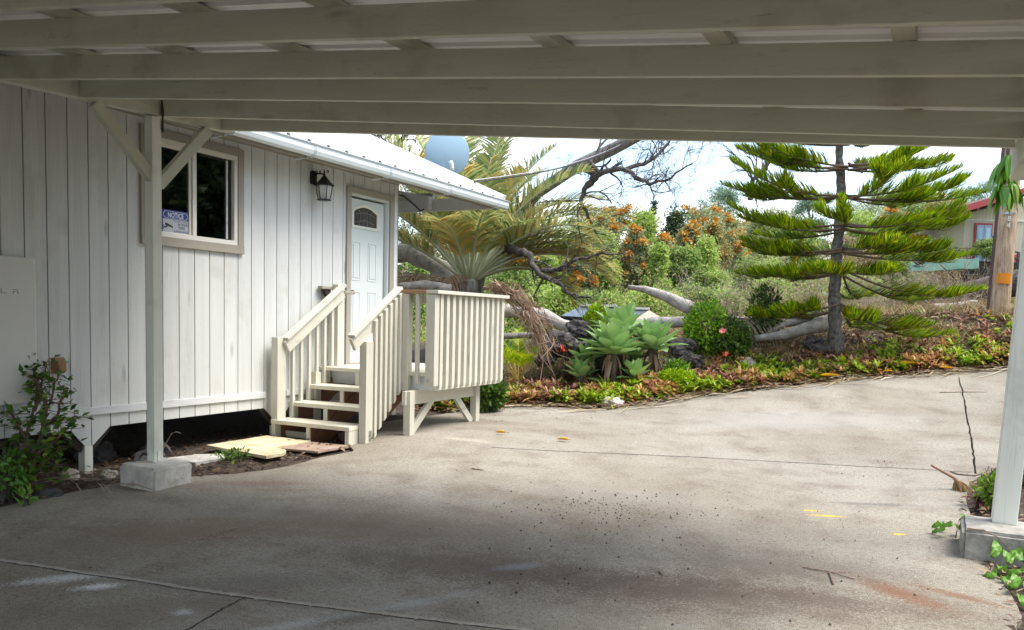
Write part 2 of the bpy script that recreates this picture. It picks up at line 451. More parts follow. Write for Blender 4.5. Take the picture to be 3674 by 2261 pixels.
EDGE_PX = [(1105, 985), (1180, 980), (1240, 976), (1330, 977), (1400, 981), (1470, 981), (1540, 972), (1600, 962), (1700, 950), (1800, 938), (1900, 927), (2000, 915), (2100, 907), (2200, 899), (2300, 892), (2400, 886)]
edge_w = [gnd(x, y)[:2] for x, y in EDGE_PX]
left_px = [(-60, 1226), (0, 1217), (100, 1196), (200, 1176), (290, 1161), (400, 1150), (470, 1143), (560, 1137), (640, 1128), (705, 1116), (760, 1100), (850, 1082)]
left_w = [gnd(x, y)[:2] for x, y in left_px]
right_px = [(2352, 1142), (2322, 1165), (2318, 1200), (2330, 1240)]
right_w = [gnd(x, y)[:2] for x, y in right_px]
low_px = [(2330, 1320), (2365, 1350), (2395, 1385), (2420, 1420), (2440, 1450), (2452, 1480)]
low_w = [gnd(x, y)[:2] for x, y in low_px]
OUT = [np.array(p) for p in [(-.2, 2.6)]] + left_w + [np.array((.6, 7.4)), np.array((.55, 8.5)), np.array((.75, 9.7))] + edge_w + \
      [np.array((8.2, 15.6)), np.array((11.5, 17.0)), np.array((13.5, 13.5)), np.array((12.0, 9.5))] + [gnd(2405, 1120)[:2]] + right_w + low_w + [np.array((6.6, 3.2)), np.array((6.7, -4.0)), np.array((-.3, -4.0))]
# order of OUT is clockwise round the slab
def seg_dist(P, poly):
    P = np.asarray(P, float); d = np.full(len(P), 1e9); ins = np.zeros(len(P), bool)
    n = len(poly)
    for i in range(n):
        a = np.asarray(poly[i]); b = np.asarray(poly[(i + 1) % n]); ab = b - a
        t = np.clip(((P - a) @ ab) / (ab @ ab + 1e-12), 0, 1)
        d = np.minimum(d, np.hypot(*(P - a - t[:, None] * ab).T))
        c = ((a[1] > P[:, 1]) != (b[1] > P[:, 1])) & (P[:, 0] < (b[0] - a[0]) * (P[:, 1] - a[1]) / (b[1] - a[1] + 1e-15) + a[0])
        ins ^= c
    return np.where(ins, -d, d)

STAINS = [  # pixel x, y, radii (m), angle, colour, strength, edge noise, noise scale
    (1500, 1190, .9, .35, .3, (.36, .345, .32), .35, .6, 2), (1150, 1360, 1.3, .42, .25, (.13, .096, .072), .7, 1.0, 5), (850, 1260, 1.8, .6, .5, (.21, .16, .112), .65, .9, 4), (1650, 1420, 1.5, .45, .25, (.13, .096, .072), .7, 1.0, 5), (300, 1470, .8, .3, .8, (.19, .155, .115), .6, .9, 5), (300, 1300, 1.2, .4, .7, (.21, .165, .115), .5, .9, 4), (2000, 1440, 1.0, .2, .2, (.13, .10, .08), .6, .8, 5), (600, 1400, .7, .2, .7, (.15, .13, .11), .5, .8, 4),
    (1500, 1400, 1.2, .25, .3, (.11, .085, .07), .4, .9, 6), (2150, 1420, .42, .13, -.7, (.20, .095, .055), .8, .5, 5), (2300, 1430, .35, .06, -.4, (.20, .095, .055), .7, .5, 7),
    (1900, 1360, 1.1, .35, .3, (.12, .10, .085), .5, .8, 5), (450, 1270, 1.2, .4, .6, (.20, .155, .105), .55, .8, 4), (620, 1160, .5, .12, .5, (.17, .10, .065), .45, .6, 3),
    (150, 1388, .24, .09, .9, (.60, .60, .58), .85, .7, 9), (232, 1408, .13, .06, .9, (.68, .68, .66), .95, .6, 12), (440, 1470, .06, .05, .3, (.55, .57, .58), .7, .8, 9),
    (960, 1455, .45, .07, 1.1, (.42, .43, .43), .5, .8, 5), (760, 1490, .5, .06, 1.0, (.50, .50, .48), .6, .8, 6), (870, 1480, .3, .10, 1.0, (.11, .09, .07), .65, .7, 5),
    (1985, 1238, .14, .035, .3, (.72, .48, .03), 1.0, .4, 12), (1945, 1225, .07, .03, .3, (.70, .48, .04), .9, .7, 14), (2155, 1282, .06, .03, .4, (.70, .50, .05), 1.0, .6, 14),
    (2090, 1210, .35, .06, .3, (.12, .12, .115), .6, .7, 6), (1120, 1055, .30, .10, .2, (.50, .46, .38), .5, .9, 9), (1200, 1015, .8, .25, .3, (.17, .13, .10), .5, .7, 4),
    (1900, 1010, 1.6, .6, .5, (.36, .35, .335), .5, .6, 2), (560, 1235, .8, .1, .5, (.24, .225, .19), .5, .7, 4), (1240, 1360, .18, .07, .9, (.30, .32, .35), .5, .6, 6), (1380, 1375, .16, .03, 1.1, (.09, .08, .07), .6, .5, 6)]

def build_ground():
    xs = np.concatenate([np.linspace(-170, -14, 40), np.arange(-12, 18, .22), np.linspace(19, 170, 40)])
    ys = np.concatenate([np.linspace(-60, -8, 16), np.arange(-6, 26, .22), np.linspace(27, 210, 60)])
    X, Y = np.meshgrid(xs, ys); Z = gz(X, Y)
    d = seg_dist(np.stack([X.ravel(), Y.ravel()], 1), OUT).reshape(X.shape)
    nz = np.array([noise.noise(Vector((x * 1.3, y * 1.3, 0))) + .5 * noise.noise(Vector((x * 3.1, y * 3.1, 4))) for x, y in zip(X.ravel(), Y.ravel())]).reshape(X.shape)
    w = np.clip(d / .6, 0, 1)
    garden = (Y > 9.5) & (X > -6)
    Z = Z - .035 * (d < .25) - .03 * (d < -.1) + w * nz * np.where(garden, .10, .03)
    V = np.stack([X.ravel(), Y.ravel(), Z.ravel()], 1)
    ny, nx = X.shape; i = np.arange(ny * nx).reshape(ny, nx)
    F = np.stack([i[:-1, :-1].ravel(), i[:-1, 1:].ravel(), i[1:, 1:].ravel(), i[1:, :-1].ravel()], 1)
    tag(link('garden_ground', npmesh('garden_ground', V, F), soil_mat(), None, True), kind='structure')
def build_drive():
    poly = []
    for i, p in enumerate(OUT):                       # densify and roughen the outline a little
        q = OUT[(i + 1) % len(OUT)]; L = np.hypot(*(q - p)); m = max(1, int(L / .12))
        for k in range(m):
            t = p + (q - p) * k / m
            poly.append(t + .012 * np.array([noise.noise(Vector((t[0] * 6, t[1] * 6, 1))), noise.noise(Vector((t[0] * 6, t[1] * 6, 9)))]))
    mn = np.min(poly, 0); mx = np.max(poly, 0)
    gx, gy = np.meshgrid(np.arange(mn[0], mx[0], .16), np.arange(mn[1], mx[1], .16))
    P = np.stack([gx.ravel(), gy.ravel()], 1); P = P[seg_dist(P, poly) < -.06]
    vs = [Vector(p) for p in poly] + [Vector(p) for p in P]
    n = len(poly)
    res = delaunay_2d_cdt(vs, [], [list(range(n))], 1, 1e-5)
    V2 = np.array([(v[0], v[1]) for v in res[0]]); tris = [f for f in res[2] if len(f) == 3]
    Z = gz(V2[:, 0], V2[:, 1])
    V = np.column_stack([V2, Z])
    # skirt
    pz = gz(np.array(poly)[:, 0], np.array(poly)[:, 1])
    base = len(V); top = np.column_stack([np.array(poly), pz]); bot = top - [0, 0, .12]
    V = np.concatenate([V, top, bot]); F = [tuple(t) for t in tris]
    for i in range(n):
        j = (i + 1) % n; F += [(base + i, base + j, base + n + j), (base + i, base + n + j, base + n + i)]
    me = npmesh('driveway', V, np.array(F))
    bm = bmesh.new(); bm.from_mesh(me); bmesh.ops.recalc_face_normals(bm, faces=bm.faces)
    up = sum(f.normal.z for f in bm.faces)
    if up < 0: bmesh.ops.reverse_faces(bm, faces=bm.faces)
    bm.to_mesh(me); bm.free()
    o = tag(link('driveway', me, concrete_mat()), kind='structure')
    # joints and cracks
    def strip(name, px, w, h, mat, jag=.006):
        pts = []
        for (a, b), (c, d) in zip(px[:-1], px[1:]):
            m = max(2, int(math.hypot(c - a, d - b) / 7))
            for k in range(m): pts.append(gnd(a + (c - a) * k / m, b + (d - b) * k / m))
        pts.append(gnd(*px[-1]))
        pts = [p + np.array([random.uniform(-jag, jag), random.uniform(-jag, jag), 0]) for p in pts]
        mb = MB(); prev = None
        vs = []; fs = []
        for i, p in enumerate(pts):
            dd = pts[min(i + 1, len(pts) - 1)] - pts[max(i - 1, 0)]; nn = np.array([-dd[1], dd[0], 0]); nn /= np.linalg.norm(nn) + 1e-9
            ww = w * random.uniform(.6, 1.3)
            vs += [p - nn * ww + [0, 0, .002], p + [0, 0, h * random.uniform(.6, 1.2)], p + nn * ww + [0, 0, .002]]
            if i: k = 3 * i; fs += [(k - 3, k, k + 1, k - 2), (k - 2, k + 1, k + 2, k - 1)]
        mb.add(vs, fs); return mb.build(name, mat, o, True)
    dk = plain('crack_dark', (.045, .04, .035), .95); dk2 = plain('crack_black', (.015, .013, .011), 1.0, spec=.1); pale = plain('joint_mortar', (.34, .31, .26), .9, var=.3, scale=30)
    ptsj = [(-20, 1342), (0, 1345), (100, 1358), (200, 1375), (330, 1392), (450, 1412), (590, 1432), (800, 1458), (950, 1477), (1200, 1506), (1300, 1518)]
    strip('joint_ridge', ptsj, .018, .012, pale)
    strip('joint_crack', [(x - 3, y + 3) for x, y in ptsj], .005, .004, dk, .004)
    strip('joint_crack', [(588, 1434), (540, 1458), (470, 1500), (440, 1516)], .006, .004, dk)
    strip('joint_crack', [(2301, 906), (2309, 940), (2318, 985), (2328, 1040), (2336, 1090), (2341, 1137)], .009, .003, dk2, .007)
    strip('joint_crack', [(1180, 1074), (1300, 1081), (1500, 1090), (1700, 1099), (1900, 1110), (2060, 1119), (2200, 1126), (2335, 1134)], .007, .004, dk, .01)
    return o
build_ground()
drive = build_drive()

# ------------------------------------------------------------------ the house
house = thing('house', 'white board sided house with raised floor, metal roof and side door', 'house', (-2, 6, -1.3))
GY0, GP = 4.2106, .19
WIN = (5.37, 6.47, .69, 1.595)
DOR = (8.33, 9.15, -.62, 1.50)
Y_END = 9.31
prof = [(1.0, -1.037), (2.55, -1.037), (2.68, -1.19), (2.76, -1.19), (2.92, -1.037), (4.585, -1.037), (4.72, -1.19), (4.79, -1.19), (4.965, -1.037), (6.875, -1.035), (7.05, -1.19), (7.12, -1.19), (7.28, -1.037), (Y_END, -1.037)]
def zbot(y): return float(np.interp(y, [p[0] for p in prof], [p[1] for p in prof]))
def board_piece(a, b, z1, z0=None):
    pts = [(a, z1), (b, z1)]
    if z0 is None:
        br = [b] + [p[0] for p in reversed(prof) if a < p[0] < b] + [a]
        pts += [(y, zbot(y)) for y in br]
    else: pts += [(b, z0), (a, z0)]
    MB().prism(pts, 'x', -.012, 0.0).build('siding_board', M['siding'], house, bevel=.0015)
for i in range(-14, 27):
    a, b = GY0 + i * GP, min(GY0 + (i + 1) * GP, Y_END)
    a += .0045; b -= .0045 if b < Y_END else 0
    cuts = sorted({a, b} | {c for c in (WIN[0], WIN[1], DOR[0], DOR[1]) if a < c < b})
    for p, q in zip(cuts[:-1], cuts[1:]):
        if q - p < .004: continue
        mid = (p + q) / 2
        op = WIN if WIN[0] < mid < WIN[1] else DOR if DOR[0] < mid < DOR[1] else None
        if op is None: board_piece(p, q, 1.86)
        else:
            board_piece(p, q, 1.86, op[3]); board_piece(p, q, op[2])
# backing behind the grooves, with the openings left free
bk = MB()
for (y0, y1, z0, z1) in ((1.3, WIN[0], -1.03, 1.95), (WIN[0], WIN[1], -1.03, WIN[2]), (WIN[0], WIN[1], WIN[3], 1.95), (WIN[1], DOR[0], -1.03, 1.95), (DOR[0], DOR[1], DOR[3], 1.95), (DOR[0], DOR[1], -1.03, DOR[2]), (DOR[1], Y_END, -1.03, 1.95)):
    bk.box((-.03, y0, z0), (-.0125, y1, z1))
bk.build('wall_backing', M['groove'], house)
MB().box((.0015, 1.4, -.92), (.022, 6.88, -.853)).build('skirt_band', M['trimY'], house, bevel=.002)
MB().box((.0015, 7.2, -.92), (.022, 9.25, -.853)).build('skirt_band', M['trimY'], house, bevel=.002)
MB().box((.0015, 1.4, 1.735), (.024, Y_END + .02, 1.86)).build('frieze_board', M['taupeY'], house, bevel=.002)
MB().box((-.05, Y_END + .001, -1.03), (.022, Y_END + .022, 1.734)).build('corner_trim', M['taupeZ'], house, bevel=.002)
MB().box((.0015, 9.245, -1.03), (.022, Y_END, 1.734)).build('corner_trim', M['trimY'], house, bevel=.002)
# body behind the wall: floor, end walls, ceiling, back wall
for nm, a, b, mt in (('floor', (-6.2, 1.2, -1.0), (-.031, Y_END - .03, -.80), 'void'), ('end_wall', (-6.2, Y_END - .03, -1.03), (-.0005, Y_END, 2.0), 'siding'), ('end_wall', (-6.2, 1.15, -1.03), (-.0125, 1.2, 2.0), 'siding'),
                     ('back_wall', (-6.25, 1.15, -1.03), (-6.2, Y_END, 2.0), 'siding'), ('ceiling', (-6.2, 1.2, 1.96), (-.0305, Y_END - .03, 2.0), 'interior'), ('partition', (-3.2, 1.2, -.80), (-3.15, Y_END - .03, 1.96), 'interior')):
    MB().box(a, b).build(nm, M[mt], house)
for y in (2.72, 4.752, 7.085):
    MB().box((-.085, y - .04, -1.50), (.0, y + .04, -1.19)).build('foundation_post', M['post_white'], house, bevel=.004)
    mb = MB()
    for s in (-1, 1): mb.bar((-.045, y + s * .04, -1.22), (-.045, y + s * .24, -1.02), .06, .04, (1, 0, 0))
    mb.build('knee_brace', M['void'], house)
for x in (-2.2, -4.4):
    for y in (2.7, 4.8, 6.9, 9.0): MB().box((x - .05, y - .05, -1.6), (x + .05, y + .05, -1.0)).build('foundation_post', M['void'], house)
# window
win = MB()
y0, y1, z0, z1 = WIN
tw = .078
for a, b in (((0.0025, y0 - tw, z1), (.03, y1 + tw, z1 + .075)),):
    MB().box(a, b).build('window_trim', M['taupeY'], house, bevel=.002)
MB().box((.0025, y0 - tw, z0 - .085), (.034, y1 + tw, z0 - .001)).build('window_trim', M['taupeY'], house, bevel=.002)
for a, b in ((y0 - tw, y0 - .001), (y1 + .001, y1 + tw)):
    MB().box((.0022, a, z0), (.028, b, z1 - .001)).build('window_trim', M['taupeZ'], house, bevel=.002)
def ring(mb, x0, x1, ya, yb, za, zb, w, wb=None):
    wb = wb or w
    mb.box((x0, ya, zb - w), (x1, yb, zb)); mb.box((x0, ya, za), (x1, yb, za + wb)); mb.box((x0, ya, za + wb + .0005), (x1, ya + w, zb - w - .0005)); mb.box((x0, yb - w, za + wb + .0005), (x1, yb, zb - w - .0005))
mb = MB(); ring(mb, -.07, .016, y0, y1, z0, z1, .045)
mb.box((-.06, 5.895, z0 + .046), (.008, 5.942, z1 - .046))
wf = mb.build('window_frame', M['vinyl'], house, bevel=.003)
mb = MB(); ring(mb, -.055, -.012, y0 + .046, 5.894, z0 + .046, z1 - .046, .026, .006); mb.build('sash', M['vinyl'], wf, bevel=.002)
mb = MB(); ring(mb, -.05, -.02, 6.35, 6.37, z0 + .06, z1 - .06, .008); mb.build('blind_edge', M['trimY'], wf)
MB().box((-.034, y0 + .073, z0 + .0525), (-.028, 5.867, z1 - .073)).build('pane', M['glass'], wf)
MB().box((-.034, 5.942, z0 + .045), (-.028, y1 - .045, z1 - .045)).build('pane', M['glass'], wf)
# door
y0, y1, z0, z1 = DOR
for a, b in ((y0 - .08, y0), (y1, y1 + .08)):
    MB().box((.0022, a, -.66), (.028, b, z1 + .004)).build('door_trim', M['taupeZ'], house, bevel=.002)
MB().box((.0025, y0 - .08, z1 + .005), (.03, y1 + .08, z1 + .08)).build('door_trim', M['taupeY'], house, bevel=.002)
mb = MB(); mb.box((-.14, y0, z0), (-.0005, y0 + .02, z1)); mb.box((-.14, y1 - .02, z0), (-.0005, y1, z1)); mb.box((-.14, y0 + .0205, z1 - .02), (-.0005, y1 - .0205, z1))
mb.build('door_jamb', M['door'], house)
dl = MB()
DY0, DY1, DX = y0 + .021, y1 - .045, -.055
dl.box((DX - .045, DY0, z0 + .02), (DX, DY1, z1 - .045))
door = dl.build('door', M['door'], house, bevel=.002)
# arched light
cy, hw, zb, zs, zt = 8.71, .265, 1.115, 1.30, 1.375
def arch(sc, dz=0):
    pts = [(cy - hw * sc, zb - dz), (cy + hw * sc, zb - dz)]
    for k in range(13):
        t = k / 12; y = cy + hw * sc * (1 - 2 * t); pts.append((y, zs + dz * .3 + (zt - zs + dz * .7) * (1 - (1 - 2 * t) ** 2)))
    return pts
outer, inner = arch(1.06, .022), arch(.90, -.012)
vs = [(DX + .016, *p) for p in outer] + [(DX + .010, *p) for p in inner] + [(DX - .001, *p) for p in outer] + [(DX - .001, *p) for p in inner]
n = len(outer); fs = []
for i in range(n):
    j = (i + 1) % n; fs += [(i, j, n + j, n + i), (i, i + 2 * n, j + 2 * n, j), (n + i, n + j, 3 * n + j, 3 * n + i)]
MB().add(vs, fs).build('light_frame', M['vinyl'], door)
MB().prism(inner, 'x', DX + .001, DX + .004).build('light_pane', plain('leaded_glass', (.055, .05, .05), .18, var=.5, scale=22), door)
mb = MB()
for yy in (-.13, -.04, .04, .13): mb.tube([(DX + .006, cy + yy, zb + .02), (DX + .006, cy + yy * .7, zb + .16), (DX + .006, cy + yy * 1.1, zs + .03)], .003, 4)
mb.tube([(DX + .006, cy - .2, zb + .05), (DX + .006, cy, zb + .09), (DX + .006, cy + .2, zb + .05)], .003, 4)
mb.tube([(DX + .006, cy - .2, zb + .15), (DX + .006, cy, zb + .19), (DX + .006, cy + .2, zb + .15)], .003, 4)
mb.build('lead_came', plain('lead', (.28, .26, .25), .4, .3), door)
for (a, b, c, d) in ((8.44, 8.62, .44, .93), (8.775, 8.955, .44, .93), (8.44, 8.62, -.45, .31), (8.775, 8.955, -.45, .31)):
    mb = MB(); ring(mb, DX, DX + .006, a, b, c, d, .018); mb.box((DX, a + .035, c + .035), (DX + .007, b - .035, d - .035))
    mb.build('door_panel', M['door'], door, bevel=.0025)
MB().lathe([(.0, 0), (.012, 0), (.012, .03), (.028, .04), (.03, .055), (.022, .07), (.0, .072)], (0, 0, 0), 14)
kn = MB().tube([(DX, 8.405, .29), (DX + .03, 8.405, .29), (DX + .04, 8.405, .29), (DX + .055, 8.405, .29), (DX + .068, 8.405, .29)], [.014, .012, .028, .030, .018], 12)
kn.build('knob', plain('bronze', (.10, .07, .04), .35, .8), door, True)
MB().box((-.12, y0, z0 - .0), (.03, y1, z0 + .019)).build('threshold', M['cap_brown'], house)
# roof: ribbed sheet, both slopes
RP, EX, EZ, RX = .435, .57, 1.80, -3.1
def roof_sheet(name, xa, za, xb, zb_, ya, yb, first, mat, parent, pitch=.31, h=.030, th=.012):
    ys = [ya]; hs = [0.0]
    y = first
    while y < yb - .06:
        if y > ya + .06:
            for dy, hh in ((-.045, 0), (-.016, h), (.016, h), (.045, 0)): ys.append(y + dy); hs.append(hh)
            for dy in (.105, .205):
                for e, hh in ((-.02, 0), (0, .006), (.02, 0)):
                    if y + dy + e < yb - .03: ys.append(y + dy + e); hs.append(hh)
        y += pitch
    ys.append(yb); hs.append(0.0)
    vs = []; fs = []; n = len(ys)
    for x, z in ((xa, za), (xb, zb_)):
        for yy, hh in zip(ys, hs): vs.append((x, yy, z + hh))
    for x, z in ((xa, za), (xb, zb_)):
        for yy, hh in zip(ys, hs): vs.append((x, yy, z + hh - th))
    for i in range(n - 1):
        fs += [(i, i + 1, n + i + 1, n + i), (2*n+i, 3*n+i, 3*n+i+1, 2*n+i+1), (i, 2*n+i, 2*n+i+1, i+1), (n+i, n+i+1, 3*n+i+1, 3*n+i)]
    fs += [(0, n, 3*n, 2*n), (n-1, 3*n-1, 4*n-1, 2*n-1)]
    return MB().add(vs, fs).build(name, mat, parent)
RZ = EZ + (EX - RX) * RP
roof = roof_sheet('roof', EX, EZ, RX, RZ, 1.0, 11.3, 8.156 - .31 * 25, M['roof_metal'], house)
roof_sheet('roof', 2 * RX - EX, EZ, RX, RZ, 1.0, 11.3, 8.156 - .31 * 25, M['roof_metal'], house)
MB().bar((EX + .01, 11.29, EZ + .03), (RX, 11.29, RZ + .03), .09, .055).build('rake_trim', M['vinyl'], house, bevel=.004)
MB().bar((EX, 11.30, EZ - .07), (RX, 11.30, RZ - .07), .03, .13).build('barge_board', M['trimY'], house)
MB().bar((RX, 1.0, RZ + .05), (RX, 11.3, RZ + .05), .25, .03).build('ridge_cap', M['roof_metal'], house)
for y in np.arange(1.3, 11.3, .61):
    MB().bar((.44, y, EZ + .06 - .11), (-3.0, y, EZ + .06 - .11 + 3.44 * RP), .038, .14).build('roof_rafter', M['taupeY'], house)
MB().box((.445, 1.0, 1.64), (.468, 11.28, 1.775)).build('fascia', M['taupeY'], house)
# lanai end under the far part of the roof
MB().box((-5.8, 11.15, 1.65), (.43, 11.24, 1.83)).build('end_beam', M['trimY'], house, bevel=.003)
MB().box((-5.8, 11.16, 1.832), (-.62, 11.23, 1.93)).build('end_plate', M['timberX'], house, bevel=.003)
MB().prism([(-1.25, 1.99), (-.60, 1.86), (-.60, 1.655), (-.66, 1.655)], 'y', 11.02, 11.13).build('gable_brace', M['trimY'], house, bevel=.003)
MB().tube([(-1.36, 10.99, 1.97), (-1.05, 10.99, 1.88), (-.82, 10.99, 1.72), (-.73, 10.99, 1.64), (-.66, 10.99, 1.66)], .012, 6).build('cable', M['cable'], house)
MB().box((-5.75, 11.14, -1.2), (-5.65, 11.24, 1.65)).build('lanai_post', M['timberZ'], house)
# gutter with brackets
gp = [(.47, 1.775), (.47, 1.70), (.49, 1.665), (.535, 1.655), (.575, 1.675), (.59, 1.715), (.585, 1.765), (.605, 1.78), (.605, 1.786), (.578, 1.775), (.58, 1.715), (.568, 1.682), (.535, 1.665), (.495, 1.673), (.48, 1.70), (.48, 1.775)]
g = MB(); g.prism(gp, 'y', 1.0, 11.42)
g.prism([(.471, 1.774), (.471, 1.70), (.491, 1.666), (.535, 1.656), (.574, 1.676), (.589, 1.715), (.584, 1.764)], 'y', 11.42, 11.424)
gut = g.build('gutter', M['gutter'], house)
for y in (5.86, 7.0, 8.36, 9.74, 11.12):
    mb = MB(); pr = [(x + (.004 if x > .53 else -.001), z - .004) for x, z in gp[:7]]
    for (a, b), (c, d) in zip(pr[:-1], pr[1:]): mb.bar((a, y, b), (c, y, d), .03, .006, (0, 1, 0)) if False else mb.tube([(a, y - .012, b), (c, y - .012, d)], .007, 5)
    for (a, b), (c, d) in zip(pr[:-1], pr[1:]): mb.tube([(a, y + .012, b), (c, y + .012, d)], .007, 5)
    mb.tube([(.30, y, 1.645), (.48, y, 1.655)], .012, 6)
    mb.build('bracket', M['gutter'], gut)

# wall lantern
lamp = thing('wall_lantern', 'black carriage lantern with frosted glass on the siding left of the door', 'wall lamp', (.0, 7.64, 1.47))
LX, LY = .17, 7.64
MB().prism([(7.60, 1.49), (7.68, 1.49), (7.69, 1.52), (7.69, 1.62), (7.67, 1.645), (7.61, 1.645), (7.59, 1.62), (7.59, 1.52)], 'x', .001, .025).build('back_plate', M['black_metal'], lamp, bevel=.004)
mb = MB(); mb.tube([(.02, LY, 1.60), (.08, LY, 1.612), (LX, LY, 1.600), (LX, LY, 1.58)], .008, 6)
for a in (.06, .11, .22):
    mb.tube([(a, LY, 1.607), (a + .012, LY, 1.63), (a + .0, LY, 1.642), (a - .012, LY, 1.632), (a - .008, LY, 1.62)], .006, 5)
mb.lathe([(.010, 0), (.016, .012), (.006, .03), (.011, .04), (.001, .075)], (LX, LY, 1.583), 8)
mb.build('scroll_arm', M['black_metal'], lamp, True)
mb = MB(); mb.lathe([(.012, .0), (.022, -.010), (.030, -.022), (.072, -.075), (.098, -.095), (.104, -.100), (.104, -.118), (.094, -.118)], (LX, LY, 1.585), 6)
mb.build('lantern_hood', M['black_metal'], lamp)
MB().lathe([(.088, 0), (.090, -.01), (.080, -.08), (.062, -.155)], (LX, LY, 1.467), 6).build('lamp_glass', M['lamp_glass'], lamp)
mb = MB()
for k in range(6):
    t = 2 * math.pi * (k + .5) / 6; c_, s_ = math.cos(t), math.sin(t)
    mb.tube([(LX + r * c_, LY + r * s_, 1.467 + z) for r, z in ((.091, .0), (.092, -.012), (.083, -.08), (.065, -.155))], .0055, 5)
    mb.lathe([(.004, .008), (.012, .0), (.004, -.012)], (LX + .104 * c_, LY + .104 * s_, 1.475), 6)
mb.build('glazing_bar', M['black_metal'], lamp)
MB().lathe([(.064, .006), (.082, .002), (.084, -.006), (.06, -.012)], (LX, LY, 1.311), 16).build('lantern_base', M['black_metal'], lamp, True)

# wall battery
bat = thing('wall_battery', 'flat white battery cabinet with grey lettering hung on the siding at left', 'battery', (.0, 3.83, -.76))
MB().box((.03, 3.452, -.76), (.145, 4.206, .386)).build('cabinet', M['battery'], bat, bevel=.012)
MB().box((.001, 3.50, -.70), (.03, 4.16, .33)).build('mount', M['dark_steel'], bat)
def glyph(segs, yc, mb, zc=.119, w=.042, h=.037, t=.0065):
    for (a, b, c, d) in segs: mb.box((.1455, yc + (a - .5) * w, zc + (b - .5) * h), (.1475, yc + (c - .5) * w, zc + (d - .5) * h))
for ch, yc in (('T', 3.66), ('E', 3.754), ('S', 3.848), ('L', 3.944), ('A', 4.038)):
    sg = {'T': [(0, .82, 1, 1), (.40, 0, .6, .68)], 'E': [(0, .82, 1, 1), (0, .41, 1, .59), (0, 0, 1, .18)], 'S': [(0, .82, 1, 1), (0, .41, 1, .59), (0, 0, 1, .18), (0, .6, .18, .81), (.82, .19, 1, .40)],
          'L': [(0, 0, .18, 1), (.19, 0, 1, .18)], 'A': [(0, .82, 1, 1), (0, 0, .18, .60), (.82, 0, 1, .60), (.19, .42, .81, .60)]}[ch]
    mb = MB(); glyph(sg, yc, mb); mb.build('letter', M['grey_print'], bat)
# brown outlet cover
oc = thing('outlet_cover', 'brown plastic weatherproof outlet cover on the siding right of the battery', 'outlet cover', (0, 4.47, -.54))
mb = MB(); mb.box((.001, 4.415, -.545), (.02, 4.53, -.41)); mb.build('base_plate', M['outlet'], oc, bevel=.008)
MB().add([(.02, 4.42, -.54), (.02, 4.525, -.54), (.02, 4.525, -.415), (.02, 4.42, -.415), (.07, 4.437, -.525), (.07, 4.508, -.525), (.07, 4.508, -.445), (.07, 4.437, -.445)],
         [(3,2,1,0), (4,5,6,7), (0,1,5,4), (1,2,6,5), (2,3,7,6), (3,0,4,7)]).build('lid', M['outlet'], oc, bevel=.006)

# notice sign in the window
sg = thing('notice_sign', 'blue and white notice sign about video surveillance in the left window pane', 'sign', (-.02, 5.73, .72))
SY0, SY1, SZ0, SZ1 = 5.575, 5.862, .772, .965
SY0, SY1, SZ0, SZ1 = 5.56, 5.874, .722, .952
MB().box((-.0275, SY0, SZ0), (-.0255, SY1, SZ1)).build('sign_border', M['sign_blue'], sg)
MB().box((-.0254, SY0 + .008, SZ0 + .010), (-.0250, SY1 - .008, SZ1 - .085)).build('sign_panel', M['sign_white'], sg)
mb = MB()
pts = []
for k in range(9):
    t = math.pi / 2 + math.pi * k / 8; pts.append((SY0 + .050 + .038 * math.cos(t), SZ1 - .045 + .034 * math.sin(t)))
for k in range(9):
    t = -math.pi / 2 + math.pi * k / 8; pts.append((SY1 - .050 + .038 * math.cos(t), SZ1 - .045 + .034 * math.sin(t)))
inn = [((y - (SY0 + SY1) / 2) * .965 + (SY0 + SY1) / 2, (z - SZ1 + .045) * .90 + SZ1 - .045) for y, z in pts]
n = len(pts); vs = [(-.0250, *p) for p in pts] + [(-.0250, *p) for p in inn]
mb.add(vs, [(i, (i + 1) % n, n + (i + 1) % n, n + i) for i in range(n)]).build('sign_outline', M['sign_pale'], sg)
def text(body, h, y, z, x, mat, parent, align='CENTER', sx=1.0, bold=0.0):
    cu = bpy.data.curves.new('text', 'FONT'); cu.body = body; cu.size = h; cu.align_x = align; cu.offset = bold
    o = bpy.data.objects.new('text', cu); COL.objects.link(o)
    o.matrix_world = Matrix(((0, 0, 1, x), (sx, 0, 0, y), (0, 1, 0, z), (0, 0, 0, 1)))
    dg = bpy.context.evaluated_depsgraph_get()
    me = bpy.data.meshes.new_from_object(o.evaluated_get(dg)); me.transform(o.matrix_world)
    bpy.data.objects.remove(o)
    return link('lettering', me, mat, parent)
bpy.context.view_layer.update()
text('NOTICE', .062, (SY0 + SY1) / 2, SZ1 - .067, -.0248, M['sign_pale'], sg, sx=.82, bold=.0012)
text('THIS AREA IS UNDER', .022, SY1 - .014, SZ1 - .106, -.0246, M['sign_black'], sg, 'RIGHT', .86)
text('24 HOUR', .034, SY1 - .014, SZ1 - .138, -.0246, M['sign_black'], sg, 'RIGHT', .86, .0006)
text('VIDEO', .034, SY1 - .045, SZ1 - .170, -.0246, M['sign_black'], sg, 'RIGHT', .86, .0006)
text('SURVEILLANCE', .028, SY1 - .014, SZ1 - .204, -.0246, M['sign_black'], sg, 'RIGHT', .88, .0006)
mb = MB(); cxs, czs = SY0 + .055, SZ0 + .075
mb.prism([(cxs - .018, czs + .035), (cxs + .060, czs + .008), (cxs + .054, czs - .010), (cxs - .024, czs + .012)], 'x', -.0249, -.0246)
mb.prism([(cxs + .063, czs + .006), (cxs + .072, czs + .002), (cxs + .068, czs - .016), (cxs + .056, czs - .012)], 'x', -.0249, -.0246)
